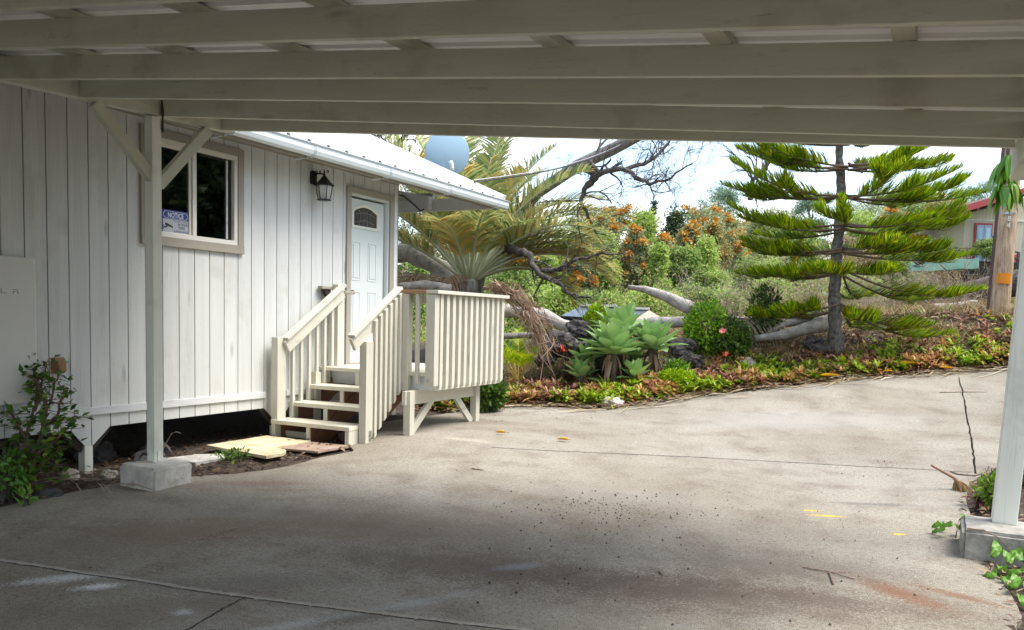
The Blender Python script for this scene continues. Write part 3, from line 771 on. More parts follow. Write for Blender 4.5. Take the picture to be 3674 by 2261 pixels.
mb.prism([(cxs - .010, czs + .008), (cxs + .012, czs + .002), (cxs - .012, czs - .016), (cxs - .034, czs - .014), (cxs - .034, czs - .004), (cxs - .018, czs - .004)], 'x', -.0249, -.0246)
mb.prism([(cxs - .045, czs + .012), (cxs - .036, czs + .012), (cxs - .036, czs - .03), (cxs - .045, czs - .03)], 'x', -.0249, -.0246)
mb.build('camera_symbol', M['sign_black'], sg)

# ------------------------------------------------------------------ entry stairs and landing
st = thing('entry_stairs', 'cream painted wooden entry stairs and landing with baluster railings at the side door', 'stairs', (.9, 8, -1.3))
T = [(6.866, -1.150), (7.142, -.976), (7.420, -.798)]
DZ = -.606
for i, (y, z) in enumerate(T):
    MB().box((.10, y, z - .045), (1.165, y + .305, z)).build('tread', M['tread'], st, bevel=.006)
for k in range(11):
    ya = 7.695 + k * .146
    MB().box((.03, ya, DZ - .040), (1.60, ya + .141, DZ)).build('deck_board', M['tread'], st, bevel=.004)
saw = [(6.885, -1.36), (6.885, -1.196), (7.160, -1.196), (7.160, -1.022), (7.438, -1.022), (7.438, -.844), (7.715, -.844), (7.715, -.648), (7.80, -.648), (7.80, -.90), (7.15, -1.36)]
for x in (.115, .60, 1.115):
    MB().prism(saw, 'x', x, x + .042).build('stringer', M['brown_wood'], st)
    for (a, z0_, z1_) in ((6.868, -1.355, -1.196), (7.146, -1.15, -1.022), (7.424, -.975, -.844), (7.700, -.797, -.648)):
        mb = MB(); mb.box((x - .004, a, z0_), (x + .046, a + .016, z1_))
        if x < .2: mb.box((x - .004, a + .0165, z0_), (x - .0005, a + .12, z1_))
        if x < .2: mb.box((x + .0425, a + .0165, z0_ + .0), (x + .046, a + .09, z1_))
        if x > 1.0: mb.box((x + .0425, a + .0165, z0_), (x + .046, a + .2, z1_))
        mb.build('riser_edge', M['creamZ'], st)
MB().box((.165, 7.03, -1.35), (.595, 7.06, -1.285)).build('kick_board', M['creamX'], st)
MB().box((.03, 7.84, -.80), (1.55, 7.88, -.648)).build('rim_joist', M['trimY'], st)
MB().box((.65, 7.76, -.775), (1.10, 7.80, -.655)).build('ledger_block', M['post_white'], st)
MB().bar((.14, 6.99, -1.38), (.14, 8.1, -.70), .03, .20).build('back_stringer', M['brown_wood'], st)
MB().bar((.64, 6.99, -1.38), (.64, 8.1, -.70), .03, .20).build('back_stringer', M['brown_wood'], st)
MB().bar((1.10, 6.99, -1.38), (1.10, 8.1, -.70), .03, .20).build('back_stringer', M['brown_wood'], st)
# newels
def newel(x0, x1, y0, y1, zb_, zt_, cap, mat='creamZ'):
    mb = MB(); mb.box((x0, y0, zb_), (x1, y1, zt_))
    if cap:
        mb2 = mb; n0 = len(mb.v)
        mb.add([(x0, y0, zt_ + .0005), (x1, y0, zt_ + .0005), (x1, y1, zt_ + .0005), (x0, y1, zt_ + .0005), ((x0 + x1) / 2, (y0 + y1) / 2, zt_ + cap)], [(0,1,4), (1,2,4), (2,3,4), (3,0,4)])
    return mb.build('newel', M[mat], st, bevel=.003)
newel(.085, .175, 6.89, 7.02, -1.15, -.255, .0)
newel(.085, .175, 7.90, 8.02, DZ, .36, .05)
newel(1.17, 1.26, 7.02, 7.14, -1.345, -.268, .045)
pA = newel(1.222, 1.335, 7.66, 7.75, -.81, .253, 0)
pB = newel(1.565, 1.68, 7.66, 7.75, -.745, .245, 0)
mb = MB()
for (x, y, z) in ((1.262, 7.66, -.745), (1.605, 7.66, -.685)):
    mb.lathe([(0.0, 0), (.02, 0), (.02, .004), (0.012, .004), (.012, .008), (0, .008)], (0, 0, 0), 10)
    k = len(mb.v) - 60
    mb.v[k:] = [(x + a, y - c - .001, z + b) for (a, b, c) in mb.v[k:]]
mb.build('bolt', M['bracket'], st)
# left rail (against the wall side) and right rail
def sloped_rail(x, xo, ya, za, yb, zb_, nm='hand_rail'):
    MB().bar((x, ya, za - .075), (x, yb, zb_ - .075), .04, .14, (0, 0, 1)).build('rail_board', M['creamY'], st, bevel=.003)
    MB().bar((x, ya - .02, za + .012), (x, yb + .02, zb_ + .012), .095, .032, (0, 0, 1)).build(nm, M['creamY'], st, bevel=.004)
sloped_rail(.195, 0, 7.00, -.285, 7.955, .345)
sloped_rail(1.20, 0, 6.86, -.225, 7.66, .305)
def zl(y): return -.285 + (y - 7.0) * (.63 / .955)
for k in range(6):
    y = 7.13 + k * .133
    zt_ = zl(y) - .04
    zb2 = -1.15 if y < 7.16 else (-.976 if y < 7.43 else (-.798 if y < 7.70 else DZ))
    MB().box((.140, y, zb2), (.1745, y + .04, zt_)).build('baluster', M['creamZ'], st, bevel=.002)
MB().box((.04, 8.0, .255), (.20, 8.20, .29)).build('wall_cap', M['taupeY'], st, bevel=.006)
MB().box((.02, 7.72, .30), (.09, 7.90, .335)).build('wall_cap', M['taupeY'], st, bevel=.006)
MB().prism([(7.76, .299), (7.89, .299), (7.89, .15)], 'x', .03, .075).build('cap_bracket', M['void'], st)
def zr(y): return -.225 + (y - 6.86) * (.53 / .80)
for k in range(6):
    y = 7.17 + k * .088
    zt_ = zr(y + .02) - .035
    zb2 = -1.315 + (y - 7.15) * .98
    mb = MB(); mb.prism([(y, zt_ - .012), (y + .042, zt_ + .012), (y + .042, zb2 + .035), (y, zb2)], 'x', 1.2215, 1.262)
    mb.build('baluster', M['creamZ'], st, bevel=.002)
# landing rails
MB().box((1.19, 7.655, .256), (1.565, 7.80, .295)).build('cap_rail', M['cap_brown'], st, bevel=.004)
MB().box((1.566, 7.655, .256), (1.72, 9.33, .295)).build('cap_rail', M['creamY'], st, bevel=.004)
MB().box((1.34, 7.765, .15), (1.56, 7.80, .24)).build('rail_board', M['creamX'], st)
MB().box((1.60, 7.76, .13), (1.635, 9.27, .253)).build('rail_board', M['creamY'], st)
MB().box((1.225, 7.751, -.80), (1.60, 7.79, -.648)).build('fascia_board', M['gutter'], st)
MB().box((1.60, 7.76, -.80), (1.637, 9.27, -.615)).build('fascia_board', M['creamY'], st)
MB().box((1.43, 7.66, -.725), (1.47, 7.70, .255)).build('baluster', M['creamZ'], st, bevel=.002)
for k in range(12):
    y = 7.775 + k * .130
    MB().prism([(y, -.785), (y + .060, -.745), (y + .060, .253), (y, .253)], 'x', 1.6385, 1.682).build('baluster', M['creamZ'], st, bevel=.002)
# supports
MB().box((1.40, 7.47, -.955), (1.445, 9.06, -.80)).build('beam', M['creamY'], st, bevel=.003)
for y in (7.50, 8.95):
    MB().box((1.40, y, -1.36), (1.487, y + .088, -.956 if y < 8 else -.956)).build('support_post', M['creamZ'], st, bevel=.003)
    MB().box((1.4455, y, -.956), (1.487, y + .088, -.80)).build('support_post', M['creamZ'], st, bevel=.003)
MB().bar((1.425, 7.60, -1.27), (1.425, 8.02, -.93), .04, .085).build('knee_brace', M['creamY'], st, bevel=.003)
MB().bar((1.425, 8.93, -1.27), (1.425, 8.55, -.93), .04, .085).build('knee_brace', M['creamY'], st, bevel=.003)
for y in (7.5, 9.0): MB().box((.10, y, -1.36), (.19, y + .09, -.66)).build('support_post', M['creamZ'], st)
mb = MB()
for z in (-1.29, -1.24): mb.lathe([(0, 0), (.012, 0), (.012, .006), (0, .008)], (0, 0, 0), 8); k = len(mb.v) - 32; mb.v[k:] = [(1.26 + c, 7.10 + a, z + b) for (a, b, c) in mb.v[k:]]
mb.box((1.2605, 7.075, -1.315), (1.2635, 7.125, -1.20))
mb.build('strap', M['bracket'], st)

# ------------------------------------------------------------------ carport
cp = thing('carport', 'open timber carport roof of painted rafters and purlins on wooden posts', 'carport', (3.8, 3, -1.4))
def rl(y): return np.array([.80, y, 1.525 + (y - 3.56) * .0365])
RIGHTX, SKEW, ZR = 6.88, .70, 1.085
girt = MB(); girt.bar((.755, -2.0, 1.525 + (-2.0 - 3.56) * .0365 + .080), (.755, 5.62, 1.525 + (5.62 - 3.56) * .0365 + .080), .085, .16)
girt.build('girder', M['timberY'], cp, bevel=.004)
MB().bar((RIGHTX + .04, -1.8, ZR + .0), (RIGHTX + .04, 6.45, ZR + .0), .085, .19).build('girder', M['timberY'], cp, bevel=.004)
rys = [5.52, 4.875, 4.15, 3.555, 2.84, 2.25, 1.6, .95, .3, -.35, -1.0, -1.65]
for y in rys:
    a = rl(y); b = np.array([RIGHTX, y + SKEW, ZR + (.075 if y > 5.4 else .0)])
    n_ = np.array([0, 0, .074])
    MB().bar(a + n_, b + n_, .040, .148).build('rafter', M['timberX'], cp, bevel=.004)
def roofz(x, y):      # underside of purlins
    t = (x - .80) / (RIGHTX - .80); yl = y - SKEW * t
    return (1 - t) * (1.525 + (yl - 3.56) * .0365) + t * (ZR) + .150
for x in (.62, 1.47, 2.26, 3.10, 3.88, 4.69, 5.52, 6.31, 7.0):
    MB().bar((x, -2.0, roofz(x, -2.0) + .022), (x, 5.62 + SKEW * (x - .8) / 6.1, roofz(x, 5.62) + .022), .095, .044).build('purlin', M['timberY'], cp, bevel=.003)
# corrugated sheet on top, ribs running down the slope
def carport_sheet():
    vs = []; fs = []
    ys = []; hs = []
    y = -2.2
    while y < 5.75:
        for dy, hh in ((0, 0), (.05, 0), (.075, .02), (.105, .02), (.13, 0)): ys.append(y + dy); hs.append(hh)
        y += .155
    n = len(ys)
    for x in (.60, 7.05):
        t = (x - .8) / 6.08
        for yy, hh in zip(ys, hs): vs.append((x, yy + SKEW * t, roofz(x, yy + SKEW * t) + .046 + hh))
    for x in (.60, 7.05):
        t = (x - .8) / 6.08
        for yy, hh in zip(ys, hs): vs.append((x, yy + SKEW * t, roofz(x, yy + SKEW * t) + .051 + hh))
    for i in range(n - 1): fs += [(i, i+1, n+i+1, n+i), (2*n+i, 3*n+i, 3*n+i+1, 2*n+i+1), (i, 2*n+i, 2*n+i+1, i+1), (n+i, n+i+1, 3*n+i+1, 3*n+i)]
    fs += [(0, n, 3*n, 2*n), (n-1, 3*n-1, 4*n-1, 2*n-1)]
    return MB().add(vs, fs).build('roof_sheet', M['roof_under'], cp)
carport_sheet()
# posts, braces, brackets
lp = MB().box((.725, 4.755, -1.25), (.815, 4.845, 1.555)).build('post', M['post_white'], cp, bevel=.004)
MB().bar((.77, 4.80, 1.055), (.77, 4.27, 1.545), .088, .06, (1, 0, 0)).build('brace', M['timberY'], cp, bevel=.004)
MB().bar((.77, 4.846, 1.02), (.77, 5.37, 1.575), .088, .06, (1, 0, 0)).build('brace', M['timberY'], cp, bevel=.004)
mb = MB(); mb.box((.817, 4.785, -1.245), (.822, 4.815, -1.16)); mb.box((.755, 4.746, -1.245), (.785, 4.7535, -1.15)); mb.build('post_strap', M['post_white'], lp)
mb = MB(); mb.tube([(.81, 4.86, 1.70), (.815, 4.86, 1.62), (.825, 4.85, 1.55), (.82, 4.85, 1.47), (.822, 4.85, 1.44)], [.008, .016, .008, .013, .006], 6); mb.build('rusty_hanger', plain('rusty_hanger_steel', (.05, .035, .025), .8), lp)
RPX, RPY = on_z(2410, 1258, -1.262)[:2]
rp = MB().bar((RPX, RPY + .072, -1.262), (RPX + .085, RPY + .072, ZR + .02), .144, .144, (0, 1, 0)).build('post', M['post_white'], cp, bevel=.006)
mb = MB(); mb.box((RPX + .01, RPY - .012, ZR - .10), (RPX + .165, RPY - .006, ZR + .14)); mb.build('post_bracket', M['dark_steel'], rp)
MB().bar((RPX + .075, RPY - .01, .75), (RPX + .085, RPY - .75, ZR + .0), .088, .088, (1, 0, 0)).build('brace', M['timberY'], cp, bevel=.004)
for (x, y) in ((.77, .4), (RPX, .8), (.77, -1.5), (RPX, -1.2)):
    MB().box((x - .05, y - .05, -1.45), (x + .05, y + .05, 1.42 if x < 1 else ZR)).build('post', M['timberZ'], cp)

# footing blocks
conc = bark('cast_concrete', (.22, .21, .19), (.40, .385, .35), (5, 5, 5), .5)
conc_w = bark('painted_concrete', (.40, .38, .35), (.60, .58, .54), (5, 5, 5), .6)
def block(name, label, quad, z0, z1, mat):
    mb = MB()
    q = [np.array(p) for p in quad]
    me_pts = [(p[0], p[1]) for p in q]
    mb.prism(me_pts, 'z', z0, z1)
    o = mb.build(name, mat, None); tag(o, label, 'concrete block')
    bm = bmesh.new(); bm.from_mesh(o.data)
    bmesh.ops.bevel(bm, geom=bm.edges[:], offset=.022, segments=2, affect='EDGES')
    bmesh.ops.triangulate(bm, faces=bm.faces[:])
    bmesh.ops.subdivide_edges(bm, edges=[e for e in bm.edges if e.calc_length() > .05], cuts=5, use_grid_fill=True)
    for v in bm.verts:
        p = v.co; v.co += Vector((noise.noise(p * 7), noise.noise(p * 7 + Vector((9, 0, 0))), noise.noise(p * 7 + Vector((0, 9, 0))))) * .012
    bm.to_mesh(o.data); bm.free()
    return o
block('footing_block', 'pale chipped concrete block carrying the thin left carport post', [on_z(284, 1113, -1.25)[:2] + [.0, .0], on_z(368, 1126, -1.25)[:2], on_z(464, 1108, -1.25)[:2], on_z(388, 1097, -1.25)[:2]], -1.55, -1.25, conc_w)
RB = on_z(2310, 1270, -1.262)[:2]
block('footing_block', 'square grey concrete block under the thick right carport post', [RB, RB + [.62, .0], RB + [.62, .52], RB + [0, .52]], -1.60, -1.262, conc)

# ------------------------------------------------------------------ plant building tools
def unit(v): return v / (np.linalg.norm(v, axis=-1, keepdims=True) + 1e-9)
def rand_unit(n): return unit(rng.normal(size=(n, 3)))
class Leaves:
    """many small folded leaves joined into one mesh"""
    def __init__(s): s.V = []; s.F = []; s.n = 0
    def rhomb(s, P, D, N, L, W, fold=.25):
        P = np.asarray(P, float); n = len(P)
        D = unit(np.broadcast_to(D, (n, 3)).astype(float)); N = np.broadcast_to(N, (n, 3)).astype(float)
        S = unit(np.cross(D, N)); N = np.cross(S, D)
        L = np.broadcast_to(L, (n,))[:, None]; W = np.broadcast_to(W, (n,))[:, None]
        V = np.stack([P, P + D * L * .45 - S * W * .5 + N * W * fold, P + D * L, P + D * L * .45 + S * W * .5 + N * W * fold], 1).reshape(-1, 3)
        i = (np.arange(n) * 4)[:, None] + s.n
        s.F.append(np.concatenate([i + [0, 1, 2], i + [0, 2, 3]])); s.V.append(V); s.n += len(V)
        return s
    def ribbon(s, C, S, W):
        """C (n,m,3) centre lines, S (n,3) or (n,m,3) side directions, W (m,) or (n,m) widths"""
        C = np.asarray(C, float); n, m, _ = C.shape
        S = np.asarray(S, float)
        if S.ndim == 2: S = S[:, None, :]
        W = np.broadcast_to(W, (n, m))[..., None]
        A = C - S * W / 2; B = C + S * W / 2
        V = np.stack([A, B], 2).reshape(-1, 3)
        base = (np.arange(n) * 2 * m)[:, None] + s.n
        fs = []
        for k in range(m - 1):
            a = 2 * k
            fs.append(base + [a, a + 1, a + 3]); fs.append(base + [a, a + 3, a + 2])
        s.F.append(np.concatenate(fs)); s.V.append(V); s.n += len(V)
        return s
    def mesh(s, name): return npmesh(name, np.concatenate(s.V), np.concatenate(s.F))
    def build(s, name, mat, parent=None): return link(name, s.mesh(name), mat, parent, True)
def branchy(mb, p, d, L, r, depth, spread=.55, kids=(2, 3), up=.1, seg=4, wob=.18, n=5, minr=.0025, shrink=.66):
    """a limb that forks again and again"""
    p = Vector(p); d = Vector(d).normalized(); pts = [p.copy()]; rad = [r]
    for k in range(seg):
        d = (d + Vector((random.gauss(0, wob), random.gauss(0, wob), random.gauss(0, wob) + up * .3))).normalized()
        p = p + d * L / seg; pts.append(p.copy()); rad.append(max(minr, r * (1 - .45 * (k + 1) / seg)))
    mb.tube(pts, rad, max(3, n), cap=False)
    ends = [(pts[-1], d)]
    if depth > 0:
        for c in range(random.randint(*kids)):
            i = random.randint(max(1, seg // 2), seg); dd = (pts[i] - pts[i - 1]).normalized()
            nd = (dd + Vector((random.gauss(0, spread), random.gauss(0, spread), random.gauss(0, spread) + up))).normalized()
            ends += branchy(mb, pts[i], nd, L * shrink * random.uniform(.7, 1.2), rad[i] * .62, depth - 1, spread, kids, up, max(2, seg - 1), wob, n - 1, minr, shrink)
    return ends
BARK = {'grey': bark('grey_bark', (.09, .085, .08), (.30, .285, .265)), 'dark': bark('dark_bark', (.028, .024, .022), (.12, .105, .095)),
        'drift': bark('weathered_driftwood', (.24, .22, .20), (.50, .475, .44), (5, 5, 5), .4), 'twig': bark('dry_twig', (.20, .16, .115), (.40, .33, .25), (6, 6, 6), .3),
        'pole': bark('creosote_pole', (.24, .16, .11), (.60, .46, .33), (16, 16, 1.2), .5)}

def build_tree(name, label, cat, base, H, hw, style, group=None, seed=0, dens=1.0, bottom=.15, trunk_r=None):
    """trunk with limbs and a crown of separate leaves gathered in clumps; base (x,y,z), H total height, hw half width"""
    global rng
    rng = np.random.default_rng(1000 + seed); random.seed(1000 + seed)
    t = thing(name, label, cat, base, group)
    base = np.array(base, float)
    tr = trunk_r or max(.04, H * .018)
    mb = MB()
    top = base + [random.uniform(-.04, .04) * H, random.uniform(-.04, .04) * H, H * .94]
    tp = [base + (top - base) * f + np.array([random.gauss(0, .012), random.gauss(0, .012), 0]) * H for f in np.linspace(0, 1, 7)]; tp[0] = base - [0, 0, .3]
    mb.tube(tp, [tr * (1.25 - 1.1 * f) for f in np.linspace(0, 1, 7)], 7, cap=False)
    S = STYLE[style]
    K_ = int(S['clumps'] * dens)
    cl = []
    for k in range(K_):
        f = bottom + (1 - bottom) * rng.random() ** S.get('pow', .9)
        wprof = S['prof'](f)
        r = hw * wprof * math.sqrt(rng.uniform(.12, 1.0)); a = rng.uniform(0, 2 * math.pi)
        ctr = base + (top - base) * f; c = ctr + [r * math.cos(a), r * math.sin(a), rng.normal(0, .02 * H)]
        cl.append(c)
        if k % 3 == 0:
            f0 = max(.05, f - .18); p0 = base + (top - base) * f0; mid = (p0 + c) / 2 + [0, 0, .03 * H]
            mb.tube([p0, mid, c], [tr * .32, tr * .2, .006], 4, cap=False)
    mb.build('trunk', BARK[S['bark']], t, True)
    cl = np.array(cl)
    lv = Leaves(); nl = int(S['leaves'] * 1.5); sz = S['size']
    cs = S['clump_r'] * hw * rng.uniform(.6, 1.3, (len(cl), 1, 1))
    P = (cl[:, None, :] + rng.normal(size=(len(cl), nl, 3)) * cs * np.array(S.get('squash', (1, 1, .75)))).reshape(-1, 3)
    n = len(P); D = rand_unit(n) + np.array([0, 0, S.get('droop', -.2)]) ; N = rand_unit(n) + [0, 0, .7]
    sz = sz * .72; lv.rhomb(P, D, N, sz * rng.uniform(.6, 1.4, n), sz * S.get('aspect', .5) * rng.uniform(.7, 1.2, n))
    cr = lv.build('crown', S['mat'], t)
    if S.get('flowers'):
        fl = Leaves(); idx = rng.choice(len(cl), max(1, int(len(cl) * S['flowers'])), replace=False)
        for i in idx:
            m = int(S.get('nfl', 60) * rng.uniform(.3, 1.7)); o = cl[i] + unit(cl[i] - (base + (top - base) * .55)) * cs[i, 0, 0] * .9 - FWD * .35 * hw * .4
            Q = o + rng.normal(size=(m, 3)) * np.array([1.1, 1.1, .55]) * cs[i, 0, 0] * .42
            fl.rhomb(Q, rand_unit(m), rand_unit(m), sz * rng.uniform(.7, 1.5, m), sz * .7)
        tag(fl.build('blossom', S['fmat'], t), kind='stuff')
    return t
LM = {
 'lime': leafmat('lime_leaves', [(0, (.22, .34, .09)), (.4, (.37, .50, .16)), (.75, (.50, .59, .24)), (1, (.62, .64, .34))], .55, .7, .15),
 'green': leafmat('mid_leaves', [(0, (.11, .18, .065)), (.4, (.24, .34, .12)), (.75, (.37, .46, .19)), (1, (.52, .55, .27))], .55, .7, .15),
 'dark': leafmat('dark_leaves', [(0, (.035, .055, .028)), (.5, (.075, .11, .055)), (.85, (.13, .175, .08)), (1, (.21, .25, .12))], .45),
 'silver': leafmat('silver_leaves', [(0, (.18, .22, .12)), (.4, (.34, .39, .22)), (.75, (.47, .51, .31)), (1, (.60, .61, .42))], .55, .7, .15),
 'olive': leafmat('olive_leaves', [(0, (.17, .17, .07)), (.4, (.32, .31, .14)), (.75, (.45, .41, .21)), (1, (.57, .50, .30))], .55, .7, .15),
 'tan': leafmat('dry_leaves', [(0, (.20, .14, .085)), (.4, (.33, .25, .15)), (.75, (.45, .36, .23)), (1, (.56, .47, .32))], .35),
 'orange': leafmat('orange_blossom', [(0, (.44, .19, .05)), (.5, (.60, .31, .08)), (1, (.64, .42, .15))], .3),
 'blue': leafmat('blue_green_leaves', [(0, (.10, .16, .12)), (.5, (.19, .28, .20)), (1, (.32, .40, .28))], .5),
}
cyl = lambda f: (1.0 - .55 * f) * min(1, (1 - f) * 3.2 + .12) * min(1, .55 + f * 2)
dome = lambda f: math.sqrt(max(0.02, 1 - ((f - .5) / .52) ** 2))
cone = lambda f: max(.05, 1.02 - f)
STYLE = {
 'solid': dict(clumps=150, leaves=150, size=.42, aspect=.6, clump_r=.2, prof=dome, bark='dark', mat=LM['dark']),
 'silky': dict(clumps=85, leaves=120, size=.18, aspect=.34, clump_r=.16, prof=dome, bark='grey', mat=LM['silver'], flowers=.62, fmat=LM['orange'], nfl=52),
 'silky_plain': dict(clumps=70, leaves=120, size=.20, aspect=.38, clump_r=.17, prof=dome, bark='grey', mat=LM['silver']),
 'lime': dict(clumps=75, leaves=130, size=.19, aspect=.45, clump_r=.22, prof=cyl, bark='grey', mat=LM['lime']),
 'dark': dict(clumps=75, leaves=130, size=.19, aspect=.5, clump_r=.22, prof=cyl, bark='dark', mat=LM['dark']),
 'green': dict(clumps=75, leaves=130, size=.19, aspect=.5, clump_r=.2, prof=dome, bark='grey', mat=LM['green']),
 'olive': dict(clumps=60, leaves=110, size=.2, aspect=.4, clump_r=.17, prof=dome, bark='grey', mat=LM['olive'], flowers=.30, fmat=LM['orange'], nfl=22),
 'gum': dict(clumps=46, leaves=130, size=.26, aspect=.35, clump_r=.15, prof=dome, bark='grey', mat=LM['blue'], pow=.7),
 'conifer': dict(clumps=60, leaves=60, size=.3, aspect=.4, clump_r=.13, prof=cone, bark='dark', mat=LM['dark'], squash=(1, 1, .35)),
 'bush': dict(clumps=46, leaves=110, size=.15, aspect=.5, clump_r=.22, prof=dome, bark='twig', mat=LM['lime']),
 'bush_green': dict(clumps=46, leaves=110, size=.16, aspect=.5, clump_r=.22, prof=dome, bark='twig', mat=LM['green']),
 'bush_tan': dict(clumps=40, leaves=70, size=.16, aspect=.35, clump_r=.22, prof=dome, bark='twig', mat=LM['tan']),
}
# the trees beyond the garden: pixel x, top y, base y (clamped to the ground), half width px, distance, kind, words
FAR = [
 (1560, 470, 600, 22, 80, 'conifer', 'tiny dark pointed conifer far away on the skyline'),
 (1541, 500, 600, 12, 82, 'conifer', 'thin faint conifer just left of the pointed skyline conifer'),
 (1540, 500, 760, 54, 33, 'lime', 'tall bright lime green tree in the middle of the hillside'),
 (1612, 502, 740, 50, 36, 'dark', 'tall dark green tree right of the bright lime tree'),
 (1672, 470, 720, 74, 40, 'silky', 'silver green tree with orange blossom right of the dark tree'),
 (1712, 440, 700, 74, 54, 'gum', 'tallest blue green tree on the skyline left of the pine'),
 (1480, 488, 760, 70, 36, 'silky', 'silver tree with thick orange blossom left of the lime tree'),
 (1425, 505, 770, 60, 34, 'silky', 'olive tree with sparse orange blossom behind the drooping dead branch'),
 (1345, 545, 760, 84, 36, 'lime', 'broad mid green tree right of the palm crown'),
 (1290, 520, 760, 70, 44, 'silky', 'orange flowering silver tree half hidden by the palm fronds'),
 (1190, 480, 740, 85, 40, 'green', 'green tree showing through the middle of the palm'),
 (1040, 505, 740, 90, 36, 'olive', 'olive tree behind the palm under the house eave'),
 (1640, 590, 760, 46, 30, 'green', 'small green tree in front of the dark hillside tree'),
 (1770, 520, 740, 70, 46, 'olive', 'olive tree with orange flowers behind the left pine branches'),
 (1850, 500, 740, 70, 55, 'silky_plain', 'pale silver tree behind the pine just left of its trunk'),
 (1940, 470, 740, 70, 62, 'gum', 'hazy blue green tree directly behind the pine trunk'),
 (2085, 452, 700, 75, 58, 'silky_plain', 'pale silver tree behind the right side of the pine'),
 (2170, 448, 690, 70, 52, 'green', 'rounded green tree right of the pine and left of the far house'),
 (2250, 470, 690, 60, 50, 'olive', 'dry olive tree beside the far house corner'),
 (2375, 430, 600, 70, 75, 'gum', 'tree crown rising behind the red eave of the far house'),
 (2300, 450, 620, 50, 78, 'lime', 'light green tree crown left of the far house roof'),
 (1690, 575, 750, 44, 31, 'lime', 'light green tree just left of the pine tips'),
 (1745, 515, 745, 50, 36, 'silky', 'orange flecked tree behind the left pine tips'),
 (1820, 520, 745, 56, 38, 'silky_plain', 'pale silver tree between the left pine branches'),
 (1900, 525, 745, 56, 42, 'green', 'green tree just left of the pine trunk'),
 (2060, 515, 735, 60, 44, 'lime', 'light tree right of the pine trunk'),
 (2140, 500, 720, 60, 46, 'silky', 'orange flecked tree behind the right pine branches'),
 (1590, 560, 760, 36, 31, 'silky', 'orange flowering tree directly before the dark tree'),
 (1400, 500, 760, 50, 52, 'olive', 'thin brown tree on the skyline under the bare black branches'),
 (1455, 500, 700, 40, 60, 'bush_tan', 'leafless tan tree on the skyline above the orange blossom'),
 (2010, 560, 720, 60, 34, 'bush_tan', 'dry tan tree behind the pine trunk'),
 (1388, 560, 760, 34, 29, 'silky', 'slim orange flecked silver tree above the drooping dead branch'),
 (1450, 555, 760, 36, 30, 'lime', 'slim lime tree left of the middle lime green tree'),
 (1512, 540, 760, 34, 31, 'silky', 'slim orange flowering tree between the two lime trees'),
 (1570, 585, 760, 30, 29, 'lime', 'short lime tree in front of the middle lime green tree'),
 (1640, 528, 750, 36, 33, 'silky', 'orange flowering silver tree in front of the dark tree'),
 (1700, 530, 750, 44, 34, 'olive', 'loose olive tree left of the pine tips'),
 (1310, 600, 760, 40, 28, 'lime', 'lime tree right of the palm fronds'),
 (1250, 580, 760, 44, 30, 'silky', 'silver tree with orange flecks low behind the palm'),
 (1760, 555, 740, 44, 38, 'bush_tan', 'pale dry tree behind the upper left pine tips'),
]
for i, (px, ty, by, hwp, dep, sty, lab) in enumerate(FAR):
    b = at(px, by, dep); g = gz1(b[0], b[1]); top = at(px, ty, dep)
    H = top[2] - g; hw = hwp * K / FPX * dep
    build_tree('hillside_tree', lab, 'tree', (b[0], b[1], g), H, hw, sty, 'trees on the hillside behind the garden', i, dens=1.0, bottom=.12)
# low bushes on the slope
LOW = [(1290, 690, 40, 24, 'bush'), (1340, 690, 46, 23, 'bush'), (1420, 708, 44, 25, 'bush_green'), (1475, 706, 40, 24, 'bush'), (1520, 700, 34, 27, 'bush'), (1600, 705, 44, 26, 'bush'), (1660, 690, 44, 28, 'bush_green'),
       (1700, 640, 46, 30, 'bush'), (1740, 700, 44, 26, 'bush'), (1800, 620, 50, 31, 'bush_green'), (1760, 585, 50, 38, 'bush_green'), (1860, 620, 50, 34, 'bush'), (1850, 670, 46, 25, 'bush'), (1930, 640, 50, 30, 'bush_green'), (2080, 600, 50, 33, 'bush_tan'),
       (2060, 660, 46, 25, 'bush'), (2150, 610, 46, 32, 'bush_green'), (2210, 580, 44, 38, 'bush_green'), (2250, 640, 40, 27, 'bush_tan'), (1240, 640, 46, 27, 'bush_green'), (1140, 650, 50, 28, 'bush_green'), (1000, 640, 50, 26, 'bush_green'), (1570, 700, 36, 22, 'bush'), (1690, 700, 36, 22, 'bush_green'), (1890, 560, 50, 44, 'bush_green'), (2130, 560, 60, 45, 'bush_green')]
WORDS = {'bush': 'bright green bush', 'bush_green': 'dull green bush', 'bush_tan': 'dry tan bush'}
SPOT = ['right of the palm trunk', 'under the drooping dead branch', 'behind the dark roof panel', 'above the left roof panel', 'below the lime tree', 'behind the slanting dead log', 'at the foot of the dark tree', 'below the orange tree', 'just right of the slanting dead log', 'behind the left tips of the pine',
        'high on the slope left of the pine', 'up the slope behind the pine branches', 'behind the lowest left pine branches', 'left of the pine trunk', 'right of the pine trunk high on the slope', 'right of the pine trunk low on the slope', 'behind the right pine branches', 'left of the far house', 'above the green tarp', 'behind the palm fronds on the right', 'behind the middle of the palm', 'behind the palm beside the house corner', 'between the two roof panels', 'behind the clipped garden shrub', 'on the high slope behind the pine trunk', 'on the far slope right of the pine']
for i, ((px, ty, hwp, dep, sty), sp) in enumerate(zip(LOW, SPOT)):
    b = at(px, 760, dep); g = gz1(b[0], b[1]); top = at(px, ty, dep)
    H = max(.6, top[2] - g); hw = hwp * K / FPX * dep
    build_tree('hillside_bush', WORDS[sty] + ' ' + sp, 'bush', (b[0], b[1], g), H, hw, sty, 'bushes on the slope behind the garden', 100 + i, bottom=.05, trunk_r=.03)
